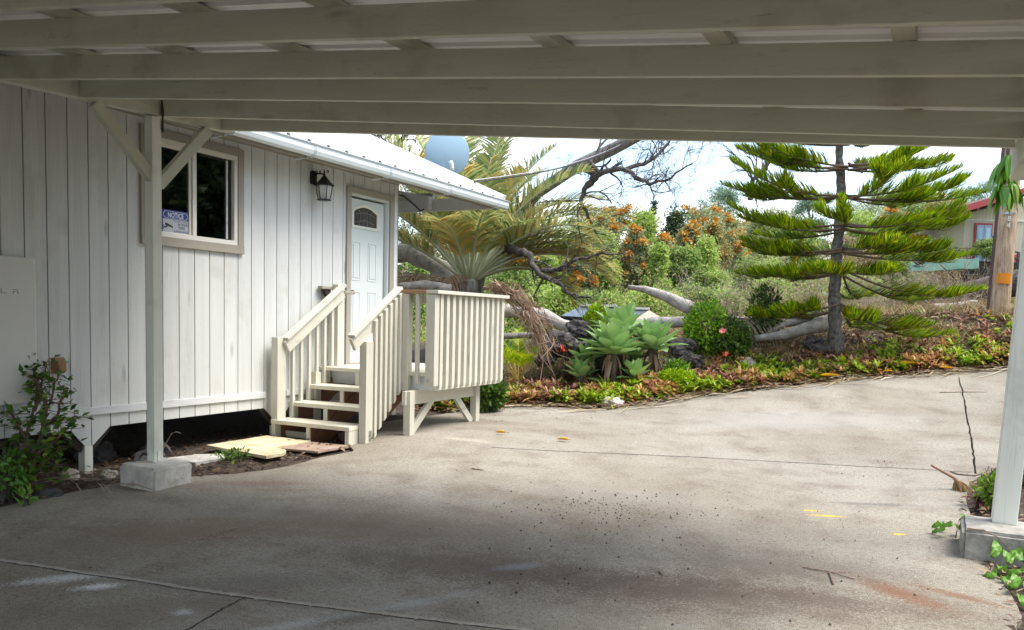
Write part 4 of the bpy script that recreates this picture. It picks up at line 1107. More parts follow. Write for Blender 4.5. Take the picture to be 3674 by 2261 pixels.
# trees off to the sides, seen only in the window and from other positions
for i, (x, y, H, hw, sty, lab) in enumerate([(15, 4, 6, 2.6, 'green', 'green tree beyond the open right side of the carport'), (17, 10, 7, 3, 'lime', 'lime tree beyond the road on the right'), (14, -6, 6, 2.5, 'olive', 'olive tree behind the carport on the right'), (22, 34, 7, 3, 'lime', 'lime tree on the rise right of the far house'), (26, 40, 8, 3.5, 'green', 'green tree on the hill beyond the road'), (17, 33, 5, 2.4, 'olive', 'olive tree on the rise beyond the utility pole'), (15, 15, 5.2, 3.4, 'solid', 'big dark tree at the right edge of the garden'), (15.5, 21, 6, 4, 'solid', 'tall dark tree past the utility pole'), (20, 29, 8, 5, 'solid', 'dark tree beside the far house drive'), (-14, 26, 9, 4, 'dark', 'dark tree behind the house')]):
    build_tree('side_tree', lab, 'tree', (x, y, gz1(x, y)), H, hw, sty, None, 200 + i)

# undergrowth on the slope: nobody could count it
def undergrowth():
    global rng
    rng = np.random.default_rng(5)
    for nm, mat, n, dmin, dmax, sz, hgt in (('undergrowth', LM['lime'], 46000, 20.5, 60, .10, 1.2), ('undergrowth', LM['green'], 46000, 21, 60, .10, 1.3), ('undergrowth', LM['tan'], 20000, 19.5, 60, .10, 1.0), ('undergrowth', LM['olive'], 40000, 20.5, 60, .10, 1.2)):
        n = int(n * 1.35); px = rng.uniform(780, 3150, n); dep = dmin + (dmax - dmin) * rng.random(n) ** 1.6
        # clumped: keep where a noise field says so
        b = CAM[None] + dep[:, None] * np.array([ray(x, 780) for x in px])
        seed = {'lime': 0}.get(nm, hash(mat.name) % 50)
        nz = np.array([noise.noise(Vector((p[0] * .35, p[1] * .35, len(mat.name) * 1.7))) for p in b])
        keep = nz > (-.05)
        b = b[keep]; m = len(b); z = gz(b[:, 0], b[:, 1]) + rng.random(m) ** 1.5 * hgt * np.interp(px[keep], [1400, 2100, 2250, 2480, 2700], [1, .8, .35, .4, 1]) * np.interp(nz[keep], [-.05, .4], [.3, 1.3])
        P = np.column_stack([b[:, 0], b[:, 1], z])
        lv = Leaves(); lv.rhomb(P, rand_unit(m) + [0, 0, .5], rand_unit(m) + [0, 0, .4], sz * rng.uniform(.6, 1.5, m), sz * .4)
        o = lv.build('undergrowth', mat); tag(o, kind='stuff')
undergrowth()

def dry_brush(label, px, py, wpx, hpx, dep, n, name='dry_brush', mat='twig', seed=0, r=.006):
    """a tangle of bare stems"""
    random.seed(500 + seed)
    b = at(px, py, dep); g = gz1(b[0], b[1]); t = thing(name, label, 'dry brush', (b[0], b[1], g))
    W = wpx * K / FPX * dep; H = hpx * K / FPX * dep
    mb = MB()
    for k in range(n):
        x = b[0] + RIGHT[0] * random.uniform(-W, W) + random.uniform(-.5, .5) * W * .5 * FWD[0]; y = b[1] + RIGHT[1] * random.uniform(-W, W) + random.uniform(-.5, .5) * W * .5
        branchy(mb, (x, y, gz1(x, y) + .0), (random.gauss(0, .7), random.gauss(0, .7), 1), H * random.uniform(.4, .8), r * random.uniform(.7, 1.4), 2, .6, (2, 3), -.05, 4, .28, 3, .003)
    mb.build('stems', BARK[mat], t)
    return t
dry_brush('grey tangle of dead vines heaped left of the utility pole', 2230, 720, 120, 110, 17.8, 190, seed=1, r=.009)
dry_brush('tan dry brush on the slope left of the pine', 1790, 700, 120, 170, 22, 110, seed=2, r=.008)
dry_brush('dry brush standing behind the pine trunk', 2020, 690, 130, 140, 20, 120, seed=3, r=.008)
dry_brush('bare thin stems on the upper slope behind the left pine tips', 1770, 640, 110, 150, 32, 90, seed=4, r=.011)
dry_brush('bare grey stems below the orange blossom', 1420, 700, 100, 140, 27, 44, seed=5, r=.009)
dry_brush('tangle of dead stems under the big fallen palm frond', 1290, 850, 70, 60, 13.2, 40, seed=6, r=.005)
dry_brush('wiry dead stems behind the clipped shrub', 1840, 800, 90, 60, 15.5, 40, seed=7, r=.005)

# ------------------------------------------------------------------ the big dead tree with its bare branches
random.seed(31)
dt = thing('dead_tree', 'big grey dead tree with bare twisting branches behind the palm', 'tree', at(1150, 780, 17))
def path(pxs): return [at(x, y, d) for x, y, d in pxs]
mb = MB(); mb.tube(path([(1120, 850, 18.5), (1130, 760, 18.5), (1150, 660, 18.5), (1200, 560, 18.2), (1290, 462, 17.6), (1385, 398, 17), (1470, 358, 16.6), (1560, 310, 16.2), (1650, 240, 15.8)]), [.17, .16, .15, .14, .13, .125, .12, .11, .10], 10)
mb.build('trunk', BARK['grey'], dt, True)
def limb(pxs, r0, r1, kids, L, depth=2, mat='dark', spread=.6, up=.0, wob=.2):
    mb = MB(); P = path(pxs); n = len(P)
    # smooth the polyline a little with noise
    pts = []
    for i in range(n - 1):
        for k in range(4): pts.append(P[i] + (P[i + 1] - P[i]) * k / 4 + np.array([random.gauss(0, .02) for _ in range(3)]) * (k > 0))
    pts.append(P[-1]); m = len(pts)
    rad = [r0 + (r1 - r0) * i / (m - 1) for i in range(m)]
    mb.tube(pts, rad, 7, cap=False)
    for k in range(kids):
        i = random.randint(m // 5, m - 1); d = pts[min(i + 1, m - 1)] - pts[max(i - 1, 0)]; d = d / np.linalg.norm(d)
        nd = Vector(d) * .6 + Vector((random.gauss(0, .6), random.gauss(0, .35), random.gauss(0, .6) + up))
        branchy(mb, pts[i], nd, L * random.uniform(.5, 1.1), rad[i] * .45, depth, spread, (2, 3), up, 4, wob, 4, .0035)
    return mb.build('limb', BARK[mat], dt, True)
limb([(1395, 402, 16.5), (1432, 420, 16.3), (1402, 455, 16.2), (1396, 490, 16.1), (1430, 560, 16)], .085, .02, 10, .9)
limb([(1408, 446, 16.2), (1445, 414, 16), (1490, 405, 15.8), (1540, 432, 15.6), (1560, 442, 15.5), (1610, 428, 15.4), (1662, 392, 15.3)], .065, .012, 24, .5, 3, wob=.36)
limb([(1500, 408, 15.8), (1560, 385, 15.9), (1590, 360, 16), (1640, 300, 16)], .045, .015, 13, .55, 3, wob=.36)
limb([(1440, 416, 16), (1415, 390, 16.2), (1440, 350, 16.4), (1500, 300, 16.6)], .04, .015, 10, .5, 3, wob=.36)
limb([(1245, 604, 15.5), (1272, 612, 15.3), (1276, 636, 15.2), (1305, 664, 15), (1345, 682, 14.9), (1362, 704, 14.8), (1385, 714, 14.7), (1420, 716, 14.6)], .075, .014, 10, .55)
limb([(1300, 648, 15.1), (1340, 648, 15), (1385, 622, 14.9), (1430, 612, 14.8), (1500, 606, 14.7)], .05, .012, 12, .7)
limb([(1200, 590, 17), (1222, 600, 16.2), (1246, 604, 15.5)], .10, .075, 0, .5)
limb([(1800, 480, 18), (1806, 430, 18), (1838, 405, 18), (1850, 340, 18)], .06, .04, 9, .8)
limb([(960, 420, 19), (930, 370, 19), (1000, 300, 19)], .06, .03, 12, 1.2)
tagl = None
# fallen trunks and driftwood
def log(label, pxs, r0, r1, mat='drift', name='fallen_log', n=10, knots=0):
    P = path(pxs); t = thing(name, label, 'log', P[0]); mb = MB(); m = len(P); pts = []
    for i in range(m - 1):
        for k in range(5): pts.append(P[i] + (P[i + 1] - P[i]) * k / 5)
    pts.append(P[-1]); q = len(pts)
    rad = [(r0 + (r1 - r0) * i / (q - 1)) * random.uniform(.93, 1.07) for i in range(q)]
    mb.tube(pts, rad, n)
    o = mb.build('trunk', BARK[mat], t, True)
    for v in o.data.vertices: v.co += Vector((noise.noise(v.co * 4), noise.noise(v.co * 4 + Vector((5, 0, 0))), noise.noise(v.co * 4 + Vector((0, 5, 0))))) * r0 * .22
    for k in range(knots):
        i = random.randint(2, q - 2); mb2 = MB(); branchy(mb2, pts[i], (random.gauss(0, 1), random.gauss(0, .5), random.uniform(-.2, .6)), r0 * 5, r0 * .3, 1, .6, (1, 2), 0, 4, .3, 5)
        mb2.build('stub', BARK[mat], t, True)
    return t
log('smooth pale grey fallen log curving down behind the dead palm frond', [(1190, 742, 13.9), (1250, 748, 13.9), (1310, 760, 13.8), (1350, 780, 13.7), (1395, 800, 13.6)], .115, .10)
log('thin grey log lying below the smooth pale log', [(1200, 808, 13.3), (1260, 804, 13.3), (1330, 808, 13.2), (1400, 800, 13.2)], .05, .04, 'grey')
log('straight pale log lying behind the agave rosettes', [(1480, 782, 14.6), (1560, 774, 14.6), (1660, 772, 14.6)], .085, .10)
log('jagged dead log slanting up above the clipped shrub', [(1508, 688, 16.5), (1545, 694, 16.3), (1600, 712, 16), (1660, 742, 15.6)], .035, .13, 'drift', knots=1)
log('bleached driftwood root lying against the pine trunk', [(1815, 812, 14.2), (1870, 806, 14.2), (1920, 793, 14.2), (1985, 776, 14.3)], .05, .13)
log('upper bleached driftwood fork beside the pine trunk', [(1845, 800, 14.4), (1880, 778, 14.5), (1930, 768, 14.6), (1975, 770, 14.6)], .05, .10)
log('bleached log half hidden left of the driftwood root', [(1740, 768, 15.2), (1790, 772, 15.2), (1850, 776, 15.2)], .07, .08)
log('big dark fallen trunk lying behind the utility pole', [(2220, 722, 19), (2300, 706, 18.8), (2390, 690, 18.6), (2480, 676, 18.4)], .22, .32, 'dark', knots=2)
log('short sawn log lying left of the utility pole foot', [(2235, 742, 17.2), (2290, 738, 17.2), (2342, 733, 17.2)], .10, .12, 'drift')
log('large grey fallen trunk behind the palm beside the house corner', [(900, 606, 18), (985, 610, 18), (1060, 645, 18), (1110, 690, 17.8)], .20, .17, 'drift')
log('thin grey trunk low behind the palm', [(960, 690, 15.5), (1020, 684, 15.5), (1080, 694, 15.4)], .08, .09, 'drift')

# ------------------------------------------------------------------ lava rocks and stones
lava = bark('lava_rock', (.018, .016, .017), (.085, .075, .072), (5, 5, 5), 1.0)
stone = bark('pale_stone', (.30, .27, .22), (.50, .46, .39), (5, 5, 5), .5)
blackstone = bark('dark_stone', (.03, .03, .033), (.09, .088, .09), (5, 5, 5), .5)
def rock(label, px, py, rpx, dep=None, mat=lava, z=None, sq=.75, seed=0, rough=.45, name='lava_rock', group=None):
    if dep is None: p = gnd(px, py); dep = float((p - CAM) @ FWD)
    else: b = at(px, py, dep); p = np.array([b[0], b[1], b[2]])
    r = rpx * K / FPX * dep
    bm = bmesh.new(); bmesh.ops.create_icosphere(bm, subdivisions=4, radius=1)
    o3 = Vector((seed * 3.7, seed * 1.3, 0))
    for v in bm.verts:
        d = v.co.normalized(); h = 1 + rough * noise.noise(d * 1.3 + o3) + rough * .5 * noise.noise(d * 3.1 + o3) + rough * .28 * noise.noise(d * 8 + o3)
        v.co = Vector((d.x * h * r, d.y * h * r, d.z * h * r * sq)) + Vector(p) + Vector((0, 0, r * sq * .35))
    me = bpy.data.meshes.new(name); bm.to_mesh(me); bm.free()
    o = link(name, me, mat, None, False)
    return tag(o, label, 'rock', group)
for i, (px, py, rp_, d, lab) in enumerate([(1393, 800, 30, 13.3, 'black lava rock at the end of the smooth pale log'), (1340, 838, 40, 13.0, 'large dark lava rock above the little areca palm'), (1380, 850, 34, 12.9, 'dark lava rock left of the big agave'), (1312, 868, 24, 12.9, 'lava rock behind the little areca palm'), (1420, 830, 26, 13.3, 'lava rock directly behind the big agave'),
        (1640, 845, 34, 13.4, 'grey lava rock right of the second agave'), (1660, 872, 24, 13.0, 'small lava rock above the yellow green low shrub'), (1950, 828, 22, 13.8, 'black lava rock at the left side of the pine foot'), (2290, 832, 34, 14.6, 'rounded black lava rock in the red ground cover on the right'), (1790, 880, 20, 13.2, 'pale grey rock in the red ground cover'),
        (1450, 880, 26, 12.8, 'dark rock in the shade under the agaves'), (1720, 840, 30, 13.8, 'lava rock below the clipped shrub'), (1970, 850, 26, 13.6, 'low lava rock in front of the pine foot'), (2360, 770, 30, 16.5, 'dark rock at the foot of the utility pole')]):
    rock(lab, px, py, rp_, d, seed=i, mat=lava if i not in (9,) else stone)
rock('pale round stone beside the left post block', 168, 1150, 22, None, stone, seed=40, sq=.9, rough=.3, name='stone')
rock('smaller pale stone leaning on the left post block', 262, 1146, 20, None, stone, seed=41, sq=.7, rough=.35, name='stone')
rock('flat black stone at the driveway edge by the shrub', 118, 1190, 26, None, blackstone, seed=42, sq=.5, rough=.3, name='stone')
for i, (x, y, r, lab) in enumerate([(.05, 5.35, .12, 'grey lava lump under the house behind the left post'), (-.2, 5.6, .14, 'jagged lava lump in the shadow under the house'), (.25, 5.15, .10, 'small lava lump left of the post block'), (-.5, 5.2, .16, 'broad lava lump deep under the house')]):
    p = np.array([x, y, gz1(x, y)]); s = (p - CAM) @ FWD
    v = rock(lab, 0, 0, 10, 1, blackstone, seed=50 + i, name='lava_lump')
    bpy.data.objects.remove(v)
    bm = bmesh.new(); bmesh.ops.create_icosphere(bm, subdivisions=3, radius=1)
    for q in bm.verts:
        d = q.co.normalized(); h = 1 + .5 * noise.noise(d * 1.6 + Vector((i * 4, 0, 0))) + .2 * noise.noise(d * 5 + Vector((i * 4, 0, 0)))
        q.co = Vector((d.x, d.y, d.z * .8)) * h * r + Vector(p) + Vector((0, 0, r * .25))
    me = bpy.data.meshes.new('lava_lump'); bm.to_mesh(me); bm.free(); tag(link('lava_lump', me, blackstone), lab, 'rock')

# ------------------------------------------------------------------ pine (whorled branches of long brushes)
pine_mat = leafmat('pine_needles', [(0, (.055, .11, .02)), (.4, (.17, .28, .04)), (.75, (.34, .46, .06)), (1, (.58, .60, .10))], .4, .45, .3)
pine_old = leafmat('old_pine_needles', [(0, (.06, .085, .018)), (.5, (.14, .15, .03)), (1, (.30, .21, .05))], .25, .5, .2)
PD = 13.7
pb = at(2010, 862, PD); pb[2] = gz1(pb[0], pb[1])
pine = thing('norfolk_pine', 'young pine with tiers of upswept green brush branches at the garden edge', 'tree', pb)
def pine_z(y): return at(2012, y, PD)[2]
mb = MB()
tr_px = [(2010, 885, .135), (2008, 850, .125), (2004, 790, .11), (2002, 740, .10), (2002, 690, .092), (2006, 640, .092), (2008, 590, .085), (2014, 545, .082), (2018, 500, .078), (2018, 450, .072), (2014, 380, .062), (2014, 300, .05), (2012, 200, .036), (2012, 100, .02), (2012, 20, .008)]
tp = []; trr = []
for (a, b, c), (d, e, f) in zip(tr_px[:-1], tr_px[1:]):
    for k in range(5):
        u = k / 5; tp.append(at(a + (d - a) * u, b + (e - b) * u, PD)); trr.append((c + (f - c) * u) * random.uniform(.93, 1.1))
mb.tube(tp, trr, 14)
o = mb.build('trunk', bark('pine_bark', (.03, .026, .023), (.19, .175, .16), (10, 10, 9), 1.0), pine, True)
for v in o.data.vertices: v.co += Vector((noise.noise(v.co * 9), noise.noise(v.co * 9 + Vector((7, 0, 0))), 0)) * .022
branch_bark = bark('pine_branch_bark', (.07, .045, .03), (.18, .13, .09), (6, 6, 6), .4)
def pine_branch(z0, az, L, droop, rise, seed, old=.15, x0=None, sub_=False):
    random.seed(seed); r_ = np.random.default_rng(seed)
    a = np.array([math.cos(az), math.sin(az), 0]); side = np.array([-math.sin(az), math.cos(az), 0])
    p0 = np.array([pb[0], pb[1], z0]) if x0 is None else x0
    m = 22; C = []
    bend = random.uniform(-.12, .12)
    for i in range(m):
        t = i / (m - 1); C.append(p0 + a * L * t + side * bend * L * t * t + np.array([0, 0, 1]) * L * (-droop * math.sin(t * 2.2) * .8 + rise * t ** 2.2))
    C = np.array(C)
    mb = MB(); mb.tube(C, [.022 * (1 - .75 * i / (m - 1)) for i in range(m)], 5)
    subs = []
    if L > .9 and not sub_:
        for q_ in range(random.choice([1, 1, 2, 2])):
            i_ = random.randint(7, 15); sa = random.choice([-1, 1]) * random.uniform(.45, .9); d_ = np.array([math.cos(az + sa), math.sin(az + sa), random.uniform(-.05, .12)]); l_ = random.uniform(.4, .65)
            subs.append(np.array([C[i_] + d_ * l_ * u + np.array([0, 0, l_ * (-.06 * math.sin(u * 2.6) + rise * u ** 2)]) for u in np.linspace(0, 1, m)])); mb.tube(subs[-1], [.011 * (1 - .7 * i / (m - 1)) for i in range(m)], 4)
    bo = mb.build('branch', branch_bark, pine, True)
    base_C, base_L = C, L
    for si, (C, L, t0_) in enumerate([(base_C, base_L, .24)] + [(s_, .8, .05) for s_ in subs]):
      needles(C, L, t0_, r_, bo, old)
def needles(C, L, t0_, r_, bo, old):
    m = len(C)
    lv = Leaves(); lo = Leaves()
    n = int(340 * L / 1.8)
    t = t0_ + (1 - t0_) * r_.random(n) ** .85
    idx = t * (m - 1); i0 = np.clip(idx.astype(int), 0, m - 2); f = (idx - i0)[:, None]
    P = C[i0] * (1 - f) + C[i0 + 1] * f; Tn = unit(C[i0 + 1] - C[i0])
    sgn = np.where(r_.random(n) < .5, -1, 1)[:, None]
    up = np.array([0, 0, 1.0])
    S2 = unit(np.cross(Tn, up)); U = np.cross(S2, Tn)
    ang = r_.uniform(.05, 1.25, n)[:, None]                       # 0 = straight up, larger = out to the side
    out = S2 * sgn * np.sin(ang) + U * np.cos(ang) * r_.choice([1, 1, 1, 1, -.35], n)[:, None]
    ln = (.20 + .14 * r_.random(n)) * np.interp(t, [.0, .2, .45, .8, 1], [.7, .75, 1.05, .72, .32])
    d0 = unit(out * .9 + Tn * .85 + r_.normal(size=(n, 3)) * .10); d1 = unit(out * .35 + Tn * 1.0 + up * .62 + r_.normal(size=(n, 3)) * .12)
    ts = np.array([0, .35, .7, 1.0])[None, :, None]
    Cn = P[:, None] + ln[:, None, None] * (d0[:, None] * ts * (1 - ts * .5) + d1[:, None] * ts * ts * .6)
    Wd = np.array([.011, .015, .012, .003])
    sd = unit(np.cross(d0, r_.normal(size=(n, 3)) * .3 + up))
    isold = r_.random(n) < old * np.interp(t, [.2, .6, 1], [2.2, 1, .1])
    if (~isold).any(): lv.ribbon(Cn[~isold], sd[~isold], Wd); 
    if isold.any(): lo.ribbon(Cn[isold], sd[isold], Wd); lo.build('old_needles', pine_old, bo)
    lv.build('needles', pine_mat, bo)
LATAZ = math.atan2(RIGHT[1], RIGHT[0])          # azimuth of "image right"
tiers = [(735, 1.65, .13, -.01, 7), (655, 1.86, .09, .03, 8), (600, 1.84, .09, .10, 8), (545, 1.92, .09, .18, 9), (474, 1.92, .06, .20, 9), (408, 1.86, .03, .24, 9), (345, 1.65, .02, .40, 6), (285, 1.5, .02, .40, 6), (220, 1.25, .0, .42, 6), (160, .95, .0, .42, 5), (100, .65, 0, .42, 5), (60, .4, 0, .4, 4)]
sd_ = 900
for k, (yy, L, dr, ri, nb) in enumerate(tiers):
    z0 = pine_z(yy)
    for j in range(nb):
        rel = 2 * math.pi * j / nb + k * .33 + random.uniform(-.15, .15)
        if j == 0: rel = 0.12 if k % 2 else -.12
        if j == nb // 2: rel = math.pi + (.15 if k % 2 else -.15)
        sd_ += 1
        c_ = math.cos(rel)
        Lj = L * (1.0 if abs(c_) > .8 else .85) * random.uniform(.80, 1.14)
        ri_ = ri * random.uniform(.4, 1.35); z0 = pine_z(yy + random.uniform(-9, 9))
        if k < 2 and c_ > .3: drj = dr + .18
        else: drj = dr
        pine_branch(z0 + random.uniform(-.03, .03), LATAZ + rel, Lj, drj, ri_, sd_, old=.22 if k < 3 else .10)

# ------------------------------------------------------------------ palm
palm_green = leafmat('palm_green', [(0, (.16, .22, .08)), (.35, (.29, .36, .13)), (.65, (.44, .46, .18)), (.85, (.58, .50, .18)), (1, (.66, .46, .15))], .45, .4)
palm_yellow = leafmat('palm_yellow', [(0, (.34, .38, .14)), (.45, (.54, .52, .18)), (.8, (.64, .48, .15)), (1, (.64, .38, .13))], .45, .45)
palm_dead = leafmat('palm_dead', [(0, (.19, .12, .08)), (.5, (.32, .21, .145)), (1, (.45, .33, .235))], .15, .6)
rachis_g = plain('palm_rachis_green', (.46, .50, .33), .45, var=.2)
rachis_d = plain('palm_rachis_dead', (.28, .19, .12), .7, var=.3)
crownshaft = plain('pale_palm_crown', (.42, .42, .37), .5, var=.2, scale=6)
PB = at(1125, 690, 16.8)
palm = thing('palm', 'large palm with arching green and yellowing fronds behind the landing railing', 'palm', (PB[0], PB[1], gz1(PB[0], PB[1])))
mb = MB(); gzp = gz1(PB[0], PB[1])
mb.tube([(PB[0], PB[1], gzp - .1), (PB[0], PB[1], gzp + .5), (PB[0] + .02, PB[1], PB[2] - .15), (PB[0], PB[1], PB[2] + .12)], [.20, .17, .17, .19], 12)
mb.build('trunk', BARK['grey'], palm, True)
mb = MB(); mb.tube([(PB[0], PB[1], PB[2] - .12), (PB[0], PB[1], PB[2] + .05), (PB[0], PB[1], PB[2] + .25), (PB[0], PB[1], PB[2] + .5)], [.17, .185, .13, .03], 12)
mb.build('crown_base', crownshaft, palm, True)
def frond_curve(p0, az, el, L, curl, m=24):
    a = np.array([math.cos(az), math.sin(az), 0]); C = [np.array(p0, float)]; e = el
    for i in range(m - 1):
        t = i / (m - 1); e = el - curl * t ** 1.4
        C.append(C[-1] + (a * math.cos(e) + np.array([0, 0, 1]) * math.sin(e)) * L / (m - 1))
    return np.array(C)
def frond(parent, C, mat, rmat, npair=52, ll=.50, droop=.35, w=.030, seed=0, start=.16, vang=.5, r0=.022, name='frond'):
    r_ = np.random.default_rng(seed); m = len(C)
    mb = MB(); mb.tube(C, [r0 * (1 - .85 * i / (m - 1)) for i in range(m)], 5)
    fr = mb.build(name, rmat, parent, True)
    n = npair * 2; t = np.repeat(np.linspace(start, .995, npair), 2); sgn = np.tile([-1, 1], npair)[:, None]
    idx = t * (m - 1); i0 = np.clip(idx.astype(int), 0, m - 2); f = (idx - i0)[:, None]
    P = C[i0] * (1 - f) + C[i0 + 1] * f; Tn = unit(C[i0 + 1] - C[i0]); up = np.array([0, 0, 1.0])
    S2 = np.cross(Tn, up); bad = np.linalg.norm(S2, axis=1) < .15; S2[bad] = np.array([1, 0, 0]); S2 = unit(S2); U = np.cross(S2, Tn)
    d0 = unit(S2 * sgn * math.cos(vang) + U * math.sin(vang) + Tn * (.65 + .25 * r_.random((n, 1))) + r_.normal(size=(n, 3)) * .07)
    ln = ll * np.interp(t, [0, .2, .45, .8, 1], [.6, .9, 1.05, .85, .4]) * r_.uniform(.85, 1.12, n)
    ts = np.linspace(0, 1, 5)[None, :, None]
    Cn = P[:, None] + ln[:, None, None] * (d0[:, None] * ts - up * droop * ts ** 2 * r_.uniform(.5, 1.6, (n, 1, 1)))
    lv = Leaves(); lv.ribbon(Cn, unit(np.cross(d0, U)), np.array([w * .6, w, w * .9, w * .6, .004]))
    lv.build('leaflets', mat, fr)
    return fr
top = np.array([PB[0], PB[1], PB[2] + .15])
random.seed(77)
# azimuth relative to image right, elevation, length, curl, kind
FR = [(0.05, .95, 3.0, 1.25, 'g'), (0.2, .62, 2.7, 1.35, 'y'), (-.2, .78, 2.9, 1.5, 'g'), (.5, .40, 2.4, 1.2, 'y'), (-.35, 1.12, 3.1, 1.0, 'g'), (.8, 1.2, 3.1, .8, 'g'), (1.3, .9, 2.9, 1.1, 'g'),
      (2.2, 1.0, 2.8, 1.1, 'g'), (2.8, .85, 2.7, 1.0, 'g'), (.1, .75, 3.1, 1.7, 'y'), (-.1, .58, 2.9, 1.5, 'y'), (.35, .85, 3.1, 1.4, 'g'), (-.5, .8, 3.0, 1.3, 'g'), (.6, 1.0, 3.1, 1.0, 'g'), (1.0, .7, 2.8, 1.2, 'g'), (2.5, .8, 2.7, .9, 'y'), (-2.6, .8, 2.7, 1.0, 'g'), (-1.4, .85, 2.6, 1.2, 'g'), (1.1, 1.35, 3.2, .5, 'g'), (-.6, 1.3, 3.2, .6, 'y'), (.15, 1.05, 3.2, 1.2, 'g'), (-.25, .95, 3.1, 1.3, 'y'), (.45, .62, 2.8, 1.3, 'g'), (3.0, 1.1, 3.0, .8, 'g'), (2.4, 1.05, 3.0, .9, 'g'), (-1.0, 1.45, 3.2, .4, 'g'), (.9, 1.45, 3.3, .4, 'g'), (-1.8, .8, 2.4, 1.2, 'y'), (2.0, 1.2, 3.1, .6, 'y'), (3.1, .66, 2.6, .8, 'y'), (3.4, .95, 2.9, .9, 'g'), (3.7, .55, 2.4, .9, 'g'), (-.9, 1.0, 2.7, 1.2, 'g'), (-1.6, 1.15, 2.8, 1.0, 'g'), (-2.3, 1.1, 2.7, 1.0, 'g'), (1.8, 1.35, 3.0, .6, 'g'), (-1.2, 1.3, 3.0, .7, 'g'), (0.0, .50, 2.3, 1.9, 'y'), (-.05, .70, 2.9, 1.75, 'g'), (2.6, 1.3, 3.0, .6, 'g'), (.3, 1.3, 3.2, .7, 'g'), (-2.8, 1.2, 2.9, .8, 'g'), (4.0, 1.25, 2.9, .8, 'g')]
for i, (az, el, L, cu, kd) in enumerate(FR):
    az += LATAZ; q = top + .10 * np.array([math.cos(az), math.sin(az), 0])
    frond(palm, frond_curve(q, az, el, L * (1.04 if math.cos(az - LATAZ) > .3 else 1.25) * (.72 if math.sin(az - LATAZ) < -.55 else 1), cu * (.98 if math.cos(az - LATAZ) > .3 else .70)), palm_green if kd == 'g' else palm_yellow, rachis_g, 62, .74, .26, .040, 300 + i, r0=.042, start=.27)
DEAD = [(3.2, .16, 2.3, .6), (3.0, .0, 2.2, .5), (3.5, .30, 2.2, .8), (-2.1, .7, 1.3, 3.0), (2.9, .25, 2.4, .7)]
for i, (az, el, L, cu) in enumerate(DEAD):
    az += LATAZ; q = top - [0, 0, .12]
    frond(palm, frond_curve(q, az, el, L, cu), palm_dead, rachis_d, 50, .36, .55, .024, 350 + i, vang=-.1)
# shaggy hanging dead frond by the fallen log
sk = thing('dead_palm_frond', 'shaggy brown dead frond hanging right of the landing rail over the pale log', 'palm frond', at(1215, 690, 12.5))
Cd = np.array([at(x, y, d) for x, y, d in [(1160, 692, 12.6), (1190, 690, 12.5), (1220, 700, 12.4), (1250, 722, 12.3), (1275, 752, 12.2), (1292, 785, 12.2), (1300, 815, 12.2)]])
Cd = np.array([Cd[min(int(i / 4), 5)] * (1 - (i % 4) / 4) + Cd[min(int(i / 4) + 1, 6)] * ((i % 4) / 4) for i in range(25)])
mb = MB(); mb.tube(Cd, [.03 * (1 - .7 * i / 24) for i in range(25)], 6); mb.build('rachis', rachis_d, sk, True)
r_ = np.random.default_rng(400); n = 360; t = r_.uniform(.05, .92, n); idx = t * 24; i0 = np.clip(idx.astype(int), 0, 23); f = (idx - i0)[:, None]; P = Cd[i0] * (1 - f) + Cd[i0 + 1] * f; Tn = unit(Cd[i0 + 1] - Cd[i0])
P = P + r_.normal(size=(n, 3)) * np.interp(t, [0, .4, 1], [.02, .07, .09])[:, None]; ts = np.linspace(0, 1, 6)[None, :, None]; ln = r_.uniform(.15, .42, n)[:, None, None]; nz_ = r_.normal(size=(n, 1, 3))
Cn = P[:, None] + ln * (Tn[:, None] * ts + nz_ * .28 * ts ** 1.5 + r_.normal(size=(n, 1, 3)) * .18 * np.sin(ts * 4) + np.array([0, 0, -.35]) * ts ** 2)
lv = Leaves(); lv.ribbon(Cn, unit(r_.normal(size=(n, 3))), np.array([.012, .018, .018, .014, .010, .003])); lv.build('strands', palm_dead, sk)
# small areca palm
AP = gnd(1243, 922); areca = thing('areca_palm', 'little bright green areca palm with yellow stems beside the landing', 'palm', AP)
areca_g = leafmat('areca_green', [(0, (.13, .24, .03)), (.5, (.26, .40, .05)), (1, (.46, .48, .08))], .4)
yst = plain('yellow_stem', (.50, .36, .08), .45, var=.2)
for i, (az, el, L, cu) in enumerate([(.2, 1.3, 1.05, 1.3), (2.9, 1.3, 1.0, 1.3), (.6, 1.15, .95, 1.3), (-.5, 1.3, 1.05, 1.1), (3.6, 1.15, .95, 1.4), (1.6, 1.35, 1.1, .9), (-1.4, 1.2, .9, 1.3), (2.4, 1.4, 1.1, 1.0), (-2.2, 1.25, .95, 1.2)]):
    frond(areca, frond_curve(AP - [0, 0, .05], az + LATAZ, el, L, cu, 18), areca_g, yst, 24, .24, .25, .02, 420 + i, start=.42, r0=.012)

